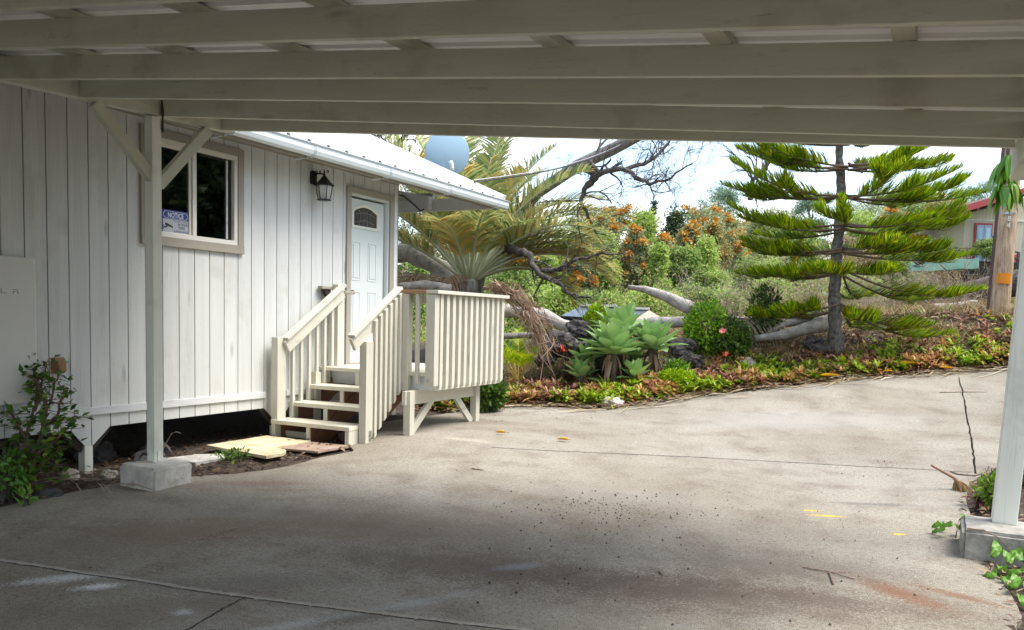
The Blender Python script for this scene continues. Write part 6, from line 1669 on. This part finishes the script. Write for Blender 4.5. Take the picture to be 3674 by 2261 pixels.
# white car half hidden behind the brush
cr_ = thing('parked_car', 'white parked car mostly hidden behind the brush right of the pine trunk', 'car', at(2075, 715, 25)); CD = 25.0
prof_car = [(2018, 717), (2017, 704), (2022, 697), (2040, 694), (2056, 681), (2070, 677), (2098, 677), (2112, 686), (2124, 694), (2130, 700), (2130, 717)]
pw = plain('white_car_paint', (.78, .80, .82), .2, var=.02)
P = [at(x, y, CD) for x, y in prof_car]; Q = [p + hd * 1.6 for p in P]; n = len(P)
MB().add(P + Q, [tuple(range(n)), tuple(range(2 * n - 1, n - 1, -1))] + [(i, i + n, (i + 1) % n + n, (i + 1) % n) for i in range(n)]).build('body', pw, cr_, bevel=.05)
W_ = [at(x, y, CD - .012) for x, y in [(2046, 693.5), (2058, 683), (2070, 679.5), (2078, 679.5), (2078, 693.5)]]; W2 = [at(x, y, CD - .012) for x, y in [(2081, 693.5), (2081, 679.5), (2097, 679.5), (2109, 687), (2112, 693.5)]]
for w_ in (W_, W2): MB().add(w_ + [p + hd * .006 for p in w_], [(0,1,2,3,4), (9,8,7,6,5)] + [(i, i + 5, (i + 1) % 5 + 5, (i + 1) % 5) for i in range(5)]).build('window', plain('car_glass', (.05, .06, .07), .08), cr_)
for x in (2036, 2112):
    c = at(x, 716, CD); pts = [c - hd * .01, c + hd * .18]; w_ = MB().tube(pts, .30, 18).build('wheel', plain('tyre', (.03, .03, .03), .8), cr_); MB().tube([c - hd * .015, c], .17, 14).build('rim', M['bracket'], w_)
# yellow dead frond in the pine
yf = thing('yellow_frond', 'yellow dead frond strips hanging behind the left side of the pine trunk', 'palm frond', at(1920, 570, 14.3)); lv = Leaves()
for (ax, ay, bx, by, w) in ((1941, 528, 1908, 600, .07), (1936, 532, 1902, 615, .05), (1915, 590, 1900, 640, .06), (1925, 560, 1912, 640, .04)):
    a, b = at(ax, ay, 14.3), at(bx, by, 14.3); C = np.array([a + (b - a) * t + np.array([0, 0, -.06 * math.sin(t * 3.1)]) for t in (0, .3, .65, 1)]); lv.ribbon(C[None], RIGHT[None] * .9 + FWD * .3, np.array([w * .5, w, w * .9, .01]))
lv.build('strips', palm_yellow_b := leafmat('yellow_strip', [(0, (.55, .30, .04)), (1, (.68, .42, .08))], .3), yf)
wf_ = thing('bleached_frond', 'bleached dead frond lying on the driftwood left of the pine', 'palm frond', at(1830, 770, 14.6)); Cw = np.array([at(1760 + 110 * t, 764 + 6 * t, 14.5) for t in np.linspace(0, 1, 12)])
frond(wf_, Cw, leafmat('bleached', [(0, (.42, .36, .28)), (1, (.64, .58, .48))], .15), rachis_d, 26, .42, .9, .045, 470, start=.1, vang=-.5)

# ------------------------------------------------------------------ mango tree, its leaves hang into the picture at the right
mg = leafmat('mango_leaf', [(0, (.05, .13, .02)), (.45, (.10, .24, .03)), (.8, (.19, .35, .05)), (1, (.36, .40, .10))], .3, .3, .5)
MG = np.array([10.3, 9.2, 0]); MG[2] = gz1(MG[0], MG[1])
mt = thing('mango_tree', 'leafy mango branch with long hanging leaves beside the right post', 'tree', MG)
H0 = at(2418, 372, 7.9)
mb = MB(); mb.tube([MG - [0, 0, .2], MG + [0, 0, 1.2], MG + [-.2, -.1, 2.6], MG + [-.9, -.3, 3.6]], [.16, .14, .11, .07], 9)
mb.tube([MG + [-.9, -.3, 3.6], (H0 + MG + [-.9, -.3, 3.6]) / 2 + [0, 0, .5], H0 + [.1, 0, .9], H0 + [0, 0, .3], H0 + [0, 0, -.1], at(2408, 420, 7.9), at(2412, 452, 7.9)], [.07, .05, .03, .02, .014, .011, .008], 7)
mb.build('trunk', BARK['dark'], mt, True)
def mango_whorl(c, n, L, seed, dn=-.9):
    r_ = np.random.default_rng(seed); th = r_.uniform(0, 6.28, n); D0 = np.column_stack([np.cos(th), np.sin(th), r_.uniform(-.5, .1, n)]); ts = np.linspace(0, 1, 7)[None, :, None]
    ln = L * r_.uniform(.75, 1.1, n)[:, None, None]
    C = np.asarray(c)[None, None] + ln * (unit(D0)[:, None] * (ts * .55 - ts * ts * .15) + np.array([0, 0, dn])[None, None] * (ts ** 1.5) * .9)
    lv = Leaves(); w = L * .2
    S = unit(np.cross(D0, [0, 0, 1.0]) + r_.normal(size=(n, 3)) * .4)
    # two half blades with a crease
    nn = unit(D0 + [0, 0, .6])
    for sgn in (-1, 1):
        lv.ribbon(C + sgn * (S * .5)[:, None] * np.array([.15, .7, 1, 1, .8, .45, .02])[None, :, None] * w / 2 , S, np.array([.15, .7, 1, 1, .8, .45, .02]) * w / 2)
    return lv.build('leaf_cluster', mg, mt)
mango_whorl(at(2408, 440, 7.9), 16, .33, 1); mango_whorl(at(2402, 390, 7.9), 14, .29, 2); mango_whorl(at(2422, 372, 7.8), 16, .28, 3); mango_whorl(at(2420, 415, 8.0), 14, .29, 4); mango_whorl(at(2430, 440, 7.9), 12, .29, 5)
for k in range(46):
    p = MG + np.array([random.gauss(-.6, 1.0), random.gauss(-.2, 1.0), random.uniform(3.0, 5.2)])
    if (p - H0) @ RIGHT < .5 and p[2] < H0[2] + .8: continue
    mango_whorl(p, 11, .26, 20 + k)

# ------------------------------------------------------------------ left shrub by the house
LSX = gnd(70, 1178); ls = thing('pruned_shrub', 'leafy shrub with a sawn off trunk growing under the battery cabinet', 'shrub', LSX)
LD = float((LSX - CAM) @ FWD)
random.seed(91); brn = bark('shrub_bark', (.07, .045, .028), (.20, .135, .085), (12, 12, 4), .7)
mb = MB(); mb.tube([at(72, 1185, LD), at(70, 1140, LD), at(66, 1100, LD), at(62, 1066, LD)], [.062, .052, .05, .052], 10); mb.build('trunk', brn, ls, True)
mb = MB(); c = at(62, 1065.5, LD); mb.lathe([(.0, .001), (.044, .001), (.046, -.003), (0, -.003)], c, 12); mb.build('cut_face', plain('fresh_cut_wood', (.40, .26, .15), .8, var=.2, scale=30), ls)
STEMS = [[(68, 1110, 0), (95, 1060, -.05), (110, 1000, -.08), (128, 930, -.1), (140, 885, -.1)], [(66, 1120, 0), (60, 1060, .05), (85, 980, .05), (105, 915, .08), (112, 870, .1)], [(110, 980, -.05), (98, 930, .0), (80, 905, .05), (40, 900, .08), (-15, 905, .1)], [(85, 985, .05), (92, 935, .06), (78, 890, .08), (58, 862, .08), (50, 852, .08)],
         [(70, 1105, 0), (110, 1075, -.1), (140, 1050, -.12), (165, 1020, -.12), (178, 1000, -.12)], [(66, 1115, 0), (40, 1075, .1), (20, 1040, .12), (8, 985, .12), (-12, 950, .1)], [(70, 1130, 0), (100, 1120, -.1), (125, 1095, -.12), (150, 1070, -.1)], [(100, 1040, 0), (130, 1005, -.05), (150, 960, -.1), (152, 925, -.1)], [(66, 1100, 0), (50, 1030, -.1), (30, 1000, -.1), (15, 975, -.1)], [(72, 1150, -.05), (110, 1140, -.15), (140, 1118, -.15)]]
sm_leaf = leafmat('shrub_leaf', [(0, (.035, .075, .018)), (.45, (.075, .15, .03)), (.8, (.13, .23, .05)), (1, (.25, .33, .09))], .25, .35, .5)
lv = Leaves(); mb = MB()
for st_ in STEMS:
    P = [at(x, y, LD + d) for x, y, d in st_]; pts = []
    for i in range(len(P) - 1):
        for k in range(4): pts.append(P[i] + (P[i + 1] - P[i]) * k / 4 + np.array([random.gauss(0, .006) for _ in range(3)]))
    pts.append(P[-1]); m = len(pts); mb.tube(pts, [.016 * (1 - .75 * i / m) for i in range(m)], 6, cap=False)
    for i in range(2, m):
        for k in range(4):
            q = pts[i] + np.array([random.gauss(0, .05), random.gauss(0, .05), random.gauss(0, .035)]); d = np.array([random.gauss(0, 1), random.gauss(0, 1), random.gauss(0, .6)])
            mb.tube([pts[i], q], [.003, .002], 3, cap=False); lv.rhomb(q[None], d[None], np.array([[random.gauss(0, .5), random.gauss(0, .5) - .3, 1]]), random.uniform(.045, .09), random.uniform(.03, .055), .12)
mb.build('stems', brn, ls, True); lv.build('foliage', sm_leaf, ls)
shrub('bright green leafy plant at the left frame edge below the shrub', 10, 1190, 1085, 62, LD - .25, leafmat('glossy_green', [(0, (.06, .14, .03)), (.5, (.13, .27, .06)), (1, (.25, .40, .12))], .3, .3, .5), .065, 330, 31, name='leafy_plant', cat='plant', stems=5, shell=.2)
shrub('little green seedling at the slab edge under the shrub', 62, 1206, 1178, 17, LD - .45, leafmat('seedling_green', [(0, (.14, .28, .06)), (1, (.32, .48, .14))], .35), .06, 34, 32, name='seedling', cat='plant', stems=3, shell=.1)
shrub('low green weeds growing over the pale plank by the stepping slab', 562, 1110, 1080, 46, float((gnd(562, 1108) - CAM) @ FWD), leafmat('weed_green', [(0, (.06, .14, .03)), (.6, (.13, .25, .05)), (1, (.25, .34, .11))], .35), .045, 130, 33, name='weeds', cat='plant', stems=6, shell=.1)
shrub('tuft of weeds at the foot of the right newel post', 876, 1062, 1043, 14, float((gnd(876, 1060) - CAM) @ FWD), leafmat('tuft_green', [(0, (.12, .16, .04)), (1, (.30, .32, .12))], .3), .06, 90, 34, name='weeds', cat='plant', stems=4, asp=.25, shell=.1)
# litter and twigs in the bed below the house
def bed_litter():
    r_ = np.random.default_rng(21); N = 2600
    x = r_.uniform(-1.4, 1.2, N); y = r_.uniform(2.8, 7.0, N); P = np.column_stack([x, y]); d = seg_dist(P, OUT); ok = (d > -.03) & (d < 1.6); x, y = x[ok], y[ok]; m = len(x)
    lv = Leaves(); a = r_.uniform(0, 6.28, m); lv.rhomb(np.column_stack([x, y, gz(x, y) + r_.uniform(-.02, .03, m)]), np.column_stack([np.cos(a), np.sin(a), r_.normal(0, .25, m)]), r_.normal(0, .35, (m, 3)) + [0, 0, 1], r_.uniform(.03, .09, m), r_.uniform(.012, .035, m))
    tag(lv.build('leaf_litter', leafmat('brown_litter', [(0, (.035, .022, .015)), (.5, (.10, .062, .04)), (.85, (.20, .13, .08)), (1, (.36, .29, .2))], .1)), kind='stuff')
    # right-hand bed behind and below the block
    N = 2600; x = r_.uniform(6.4, 8.6, N); y = r_.uniform(3.5, 9.2, N); P = np.column_stack([x, y]); d = seg_dist(P, OUT); ok = (d > -.04) & (d < 1.3); x, y = x[ok], y[ok]; m = len(x); a = r_.uniform(0, 6.28, m)
    lv = Leaves(); lv.rhomb(np.column_stack([x, y, gz(x, y) + r_.uniform(-.01, .04, m)]), np.column_stack([np.cos(a), np.sin(a), r_.normal(0, .25, m)]), r_.normal(0, .35, (m, 3)) + [0, 0, 1], r_.uniform(.03, .11, m), r_.uniform(.015, .045, m))
    tag(lv.build('leaf_litter', leafmat('right_litter', [(0, (.06, .035, .028)), (.5, (.17, .10, .065)), (.85, (.32, .23, .14)), (1, (.48, .40, .28))], .1)), kind='stuff')
bed_litter()
random.seed(5)
mb = MB(); tw = thing('dry_twigs', 'thin dry twigs lying among the stones by the left block', 'twigs', gnd(200, 1165))
for k in range(26):
    p = gnd(random.uniform(60, 290), random.uniform(1128, 1172)) + [0, 0, .02]; a = random.uniform(-.5, .6); L = random.uniform(.15, .6); q = p + np.array([math.cos(a) * L * .9, math.sin(a) * L, random.uniform(0, .05)]); mb.tube([p, (p + q) / 2 + [0, 0, .02], q], .004, 4)
mb.build('stems', BARK['twig'], tw)
tw = thing('bent_stem', 'single bent dead stem arching in front of the dark underfloor gap', 'twig', gnd(370, 1120)); MB().tube([at(378, 1110, 7.4), at(395, 1070, 7.4), at(412, 1040, 7.4), at(424, 1036, 7.4), at(434, 1040, 7.4)], [.005, .005, .004, .003, .002], 4).build('stem', BARK['twig'], tw)

# ------------------------------------------------------------------ slabs at the foot of the stairs
ply = bark('yellowed_slab', (.44, .36, .22), (.66, .58, .40), (4, 4, 4), .25); plyr = bark('red_brown_slab', (.25, .17, .13), (.38, .28, .22), (6, 6, 6), .3)
def slab(name, label, px, z, th, mat):
    P = [on_z(x, y, z) for x, y in px]; pts = []
    for i in range(len(P)):
        q = P[(i + 1) % len(P)]
        for k in range(5): t = P[i] + (q - P[i]) * k / 5; pts.append((t[0] + random.gauss(0, .004), t[1] + random.gauss(0, .004)))
    o = MB().prism(pts, 'z', z - th, z).build(name, mat); tag(o, label, 'slab')
    return o
slab('stepping_slab', 'yellowed flat slab with broken right corner before the bottom step', [(496, 1068), (640, 1045), (746, 1058), (664, 1073), (688, 1080), (680, 1087), (640, 1094), (560, 1080)], -1.322, .028, ply)
slab('stepping_slab', 'thin reddish slab lying right of the yellowed slab', [(666, 1075), (748, 1060), (845, 1069), (762, 1083)], -1.336, .02, plyr)
slab('timber_plank', 'pale weathered plank on the ground between the block and the weeds', [(392, 1100), (470, 1090), (600, 1087), (540, 1099), (470, 1110)], -1.375, .04, conc_w)

# ------------------------------------------------------------------ fallen leaves, twigs and sprigs on the concrete
yl = leafmat('yellow_leaf', [(0, (.60, .36, .10)), (1, (.66, .44, .15))], .25, .5); yl2 = leafmat('bright_yellow_leaf', [(0, (.75, .46, .02)), (1, (.80, .55, .04))], .3, .4)
def curled(label, px, py, L, az, mat, curl=.9, seed=0, w=.4, off=.02):
    p = gnd(px, py); t = thing('fallen_leaf', label, 'leaf', p, 'leaves fallen on the driveway'); m = 9; k = 5; V = []; F = []
    a = np.array([math.cos(az), math.sin(az), 0]); b = np.array([-math.sin(az), math.cos(az), 0])
    for i in range(m):
        u = i / (m - 1); wd = L * w * math.sin(math.pi * min(1, u * .93 + .05)) ** .8
        for j in range(k):
            v = (j / (k - 1) - .5) * 2; ang = v * curl
            V.append(p + a * (u - .5) * L + b * wd * .5 * math.sin(ang) / max(.3, curl) + np.array([0, 0, off + wd * .5 * (1 - math.cos(ang)) / max(.3, curl) * 1.6 + .12 * L * (u - .5) ** 2]))
    for i in range(m - 1):
        for j in range(k - 1): F.append((i*k+j, i*k+j+1, (i+1)*k+j+1, (i+1)*k+j))
    o = link('blade', npmesh('blade', V, F), mat, t, True); s = o.modifiers.new('solid', 'SOLIDIFY'); s.thickness = .002
    e = p + a * L * .5 + [0, 0, off]; MB().tube([e, e + a * L * .22 + [0, 0, .01]], .0025, 4).build('stalk', BARK['twig'], t)
curled('curled tan leaf lying right of the stairs near the landing post', 1202, 1043, .13, .5, yl, 1.6, w=.45)
curled('flat curled yellow leaf lying on the middle of the sunlit driveway', 1352, 1060, .14, .35, yl, 1.2, w=.45)
curled('small yellow leaf at the garden edge left of the white debris', 1203, 983, .10, .3, yl)
for i, (px, py, L, az, lab) in enumerate([(1990, 917, .30, .7, 'large yellow leaf at the bed edge left of centre right'), (2175, 889, .42, .6, 'long yellow leaf in the red bed under the rounded rock'), (2368, 870, .30, 1.4, 'upright bright yellow leaf near the right post'), (2130, 905, .14, .2, 'small yellow leaf in the bed edge litter'), (2110, 903, .12, 1.2, 'small orange yellow leaf left of the long yellow leaf'), (2270, 897, .22, .4, 'yellow leaf on the straw by the long crack')]):
    curled(lab, px, py, L, az, yl2, .8, w=.42, off=.09)
DTW = bark('driveway_twig', (.14, .10, .07), (.34, .26, .19), (30, 30, 30), .3)
def twig(label, pxs, r, name='twig'):
    P = [gnd(x, y) + [0, 0, .008] for x, y in pxs]; t = thing(name, label, 'twig', P[0]); MB().tube(P, [r * (1 - .5 * i / (len(P) - 1)) for i in range(len(P))], 5).build('stem', DTW, t); return t
t_ = twig('forked dry twig on the dark stained concrete at right', [(1925, 1363), (1965, 1371), (1990, 1375), (2030, 1376)], .006); MB().tube([gnd(1990, 1375) + [0, 0, .01], gnd(2000, 1405) + [0, 0, .008]], .005, 5).build('side_shoot', DTW, t_); MB().tube([gnd(1985, 1374) + [0, 0, .01], gnd(2022, 1385) + [0, 0, .008], gnd(2050, 1392) + [0, 0, .006]], .004, 5).build('side_shoot', DTW, t_)
twig('short dark twig on the dark stain left of the forked twig', [(1582, 1372), (1592, 1384)], .007)
twig('long thin stick lying across the crack on the far driveway', [(2255, 943), (2300, 942), (2368, 942)], .008)
t_ = twig('pale forked grass stalk on the driveway in the lower left', [(480, 1296), (515, 1286), (545, 1276), (570, 1270)], .004, 'grass_stalk'); MB().tube([gnd(482, 1296) + [0, 0, .008], gnd(520, 1291) + [0, 0, .008], gnd(562, 1291) + [0, 0, .006]], .003, 4).build('side_shoot', DTW, t_)
twig('black curved strip lying at the bottom of the long crack', [(2281, 1133), (2300, 1140), (2335, 1143), (2365, 1138)], .010)
twig('small dark leaf scrap on the left driveway', [(112, 1329), (128, 1326)], .006); twig('dark scrap on the driveway right of the pads', [(1132, 1126), (1160, 1130)], .008)
# broken banana-like stalk beside the right post
bs = thing('broken_stalk', 'broken dry flower stalk with shrivelled brown leaves left of the right post', 'dry stalk', gnd(2300, 1190)); g0 = gnd(2300, 1175)
SD = float((g0 - CAM) @ FWD); MB().tube([at(2234, 1116, SD + .02), at(2262, 1132, SD), at(2288, 1146, SD), at(2298, 1158, SD)], [.010, .012, .014, .02], 7).build('stalk', plain('dry_stalk_skin', (.30, .17, .11), .7, var=.3), bs)
lv = Leaves(); r_ = np.random.default_rng(3); n = 46; p = at(2296, 1156, SD); th = r_.uniform(0, 6.28, n); D = np.column_stack([np.cos(th) * .5 + .35, np.sin(th) * .5, r_.uniform(-.2, .5, n)]); ts = np.linspace(0, 1, 5)[None, :, None]; ln = r_.uniform(.10, .26, n)[:, None, None]
lv.ribbon(p[None, None] + ln * (D[:, None] * ts - np.array([0, 0, .85]) * ts ** 1.6), unit(r_.normal(size=(n, 3))), np.array([.012, .028, .03, .022, .005])); lv.build('shrivelled_leaves', leafmat('shrivelled', [(0, (.15, .07, .05)), (.5, (.32, .20, .12)), (1, (.48, .40, .22))], .15), bs)
star('purple rosette in the weeds left of the right post', 2345, 1205, float((gnd(2345, 1215) - CAM) @ FWD), .15, leafmat('purple_leaf', [(0, (.09, .02, .035)), (1, (.26, .08, .09))], .2), 22, 9, 'purple_rosette', 'plant')
shrub('grassy green weeds at the left side of the right post', 2375, 1222, 1140, 24, float((gnd(2375, 1225) - CAM) @ FWD) + .1, leafmat('post_weed', [(0, (.10, .20, .04)), (.6, (.24, .38, .08)), (1, (.40, .44, .18))], .35), .10, 150, 41, name='weeds', cat='plant', stems=6, asp=.3, shell=.05)
shrub('purple and green plants behind the right post', 2452, 1200, 1080, 24, 7.4, leafmat('post_weed_b', [(0, (.20, .05, .07)), (.45, (.16, .30, .05)), (1, (.34, .44, .12))], .3), .11, 260, 42, name='weeds', cat='plant', stems=6, asp=.35, shell=.05)
sprig_mat = leafmat('sprig_leaf', [(0, (.08, .18, .04)), (.5, (.15, .31, .07)), (1, (.27, .42, .13))], .25, .4, .4)
def sprig(label, stem, leaves_, L, seed, lift=.02):
    r_ = np.random.default_rng(seed); P = [np.array(p) for p in stem]; t = thing('leafy_sprig', label, 'sprig', P[0], 'broken leafy sprigs by the right block'); MB().tube(P, [.006, .005, .004, .003][:len(P)] if len(P) <= 4 else .005, 5).build('stem', DTW, t)
    for (px, py), az in leaves_:
        p = gnd(px, py) + [0, 0, lift + r_.uniform(0, .05)]; m, k = 8, 5; V = []; F = []; a = np.array([math.cos(az), math.sin(az), -.15]); b = np.array([-math.sin(az), math.cos(az), r_.normal(0, .25)])
        for i in range(m):
            u = i / (m - 1); wd = L * .72 * np.interp(u, [0, .12, .35, .7, 1], [.1, .75, 1, .6, 0])
            for j in range(k): v = (j / (k - 1) - .5); V.append(p + a * u * L + b * wd * v + np.array([0, 0, .35 * abs(v) * wd - .25 * L * u * u + .02 * math.sin(j * 3 + i)]))
        for i in range(m - 1):
            for j in range(k - 1): F.append((i*k+j, i*k+j+1, (i+1)*k+j+1, (i+1)*k+j))
        link('leaf', npmesh('leaf', V, F), sprig_mat, t, True)
bx = lambda x, y, z=-1.25: on_z(x, y, z)
sprig('leafy sprig leaning on the left corner of the right block', [gnd(2292, 1300) + [0, 0, .03], gnd(2300, 1280) + [0, 0, .1], bx(2312, 1240, -1.20)], [((2262, 1285), 2.6), ((2275, 1280), 2.2), ((2268, 1292), 3.2), ((2300, 1300), .6), ((2300, 1290), 1.5), ((2285, 1290), 2.9), ((2306, 1262), .9)], .085, 1, .05)
sprig('sprig of heart shaped leaves drooping over the front of the right block', [bx(2320, 1268, -1.255), bx(2360, 1272, -1.255), bx(2395, 1290, -1.27), gnd(2420, 1350) + [0, 0, .08]], [((2415, 1345), -1.2), ((2400, 1352), -2.2), ((2425, 1356), -.9), ((2440, 1348), -.3), ((2395, 1345), 3.0), ((2418, 1362), -1.6), ((2448, 1356), .1), ((2405, 1338), 2.2), ((2430, 1340), .8)], .10, 2, .06)
sprig('small two leaved green sprig on the driveway edge below the block', [gnd(2385, 1392) + [0, 0, .02], gnd(2400, 1396) + [0, 0, .02]], [((2392, 1390), 2.8), ((2398, 1388), 1.2), ((2402, 1396), -.8)], .08, 3)
sprig('green sprig at the right frame edge on the leaf litter', [gnd(2445, 1400) + [0, 0, .02], gnd(2460, 1395) + [0, 0, .03]], [((2450, 1402), 2.4), ((2458, 1398), -.8), ((2446, 1408), -2.0)], .10, 4)
sprig('lowest green sprig at the right frame edge', [gnd(2436, 1428) + [0, 0, .02], gnd(2460, 1424) + [0, 0, .03]], [((2442, 1432), 1.9), ((2455, 1432), .2), ((2448, 1440), -1.2), ((2460, 1426), .9)], .105, 5)
# white debris at the bed edge
db = thing('white_debris', 'crumpled white scrap in the straw at the bed edge', 'debris', gnd(1468, 972)); g0 = gnd(1466, 975); bm = bmesh.new(); bmesh.ops.create_icosphere(bm, subdivisions=3, radius=1)
for v in bm.verts:
    d = v.co.normalized(); h = 1 + .6 * noise.noise(d * 2.3) + .4 * noise.noise(d * 6); v.co = Vector((d.x * .16, d.y * .10, d.z * .07)) * h + Vector(g0) + Vector((0, 0, .05))
me = bpy.data.meshes.new('scrap'); bm.to_mesh(me); bm.free(); link('scrap', me, plain('white_scrap', (.66, .60, .54), .7), db)
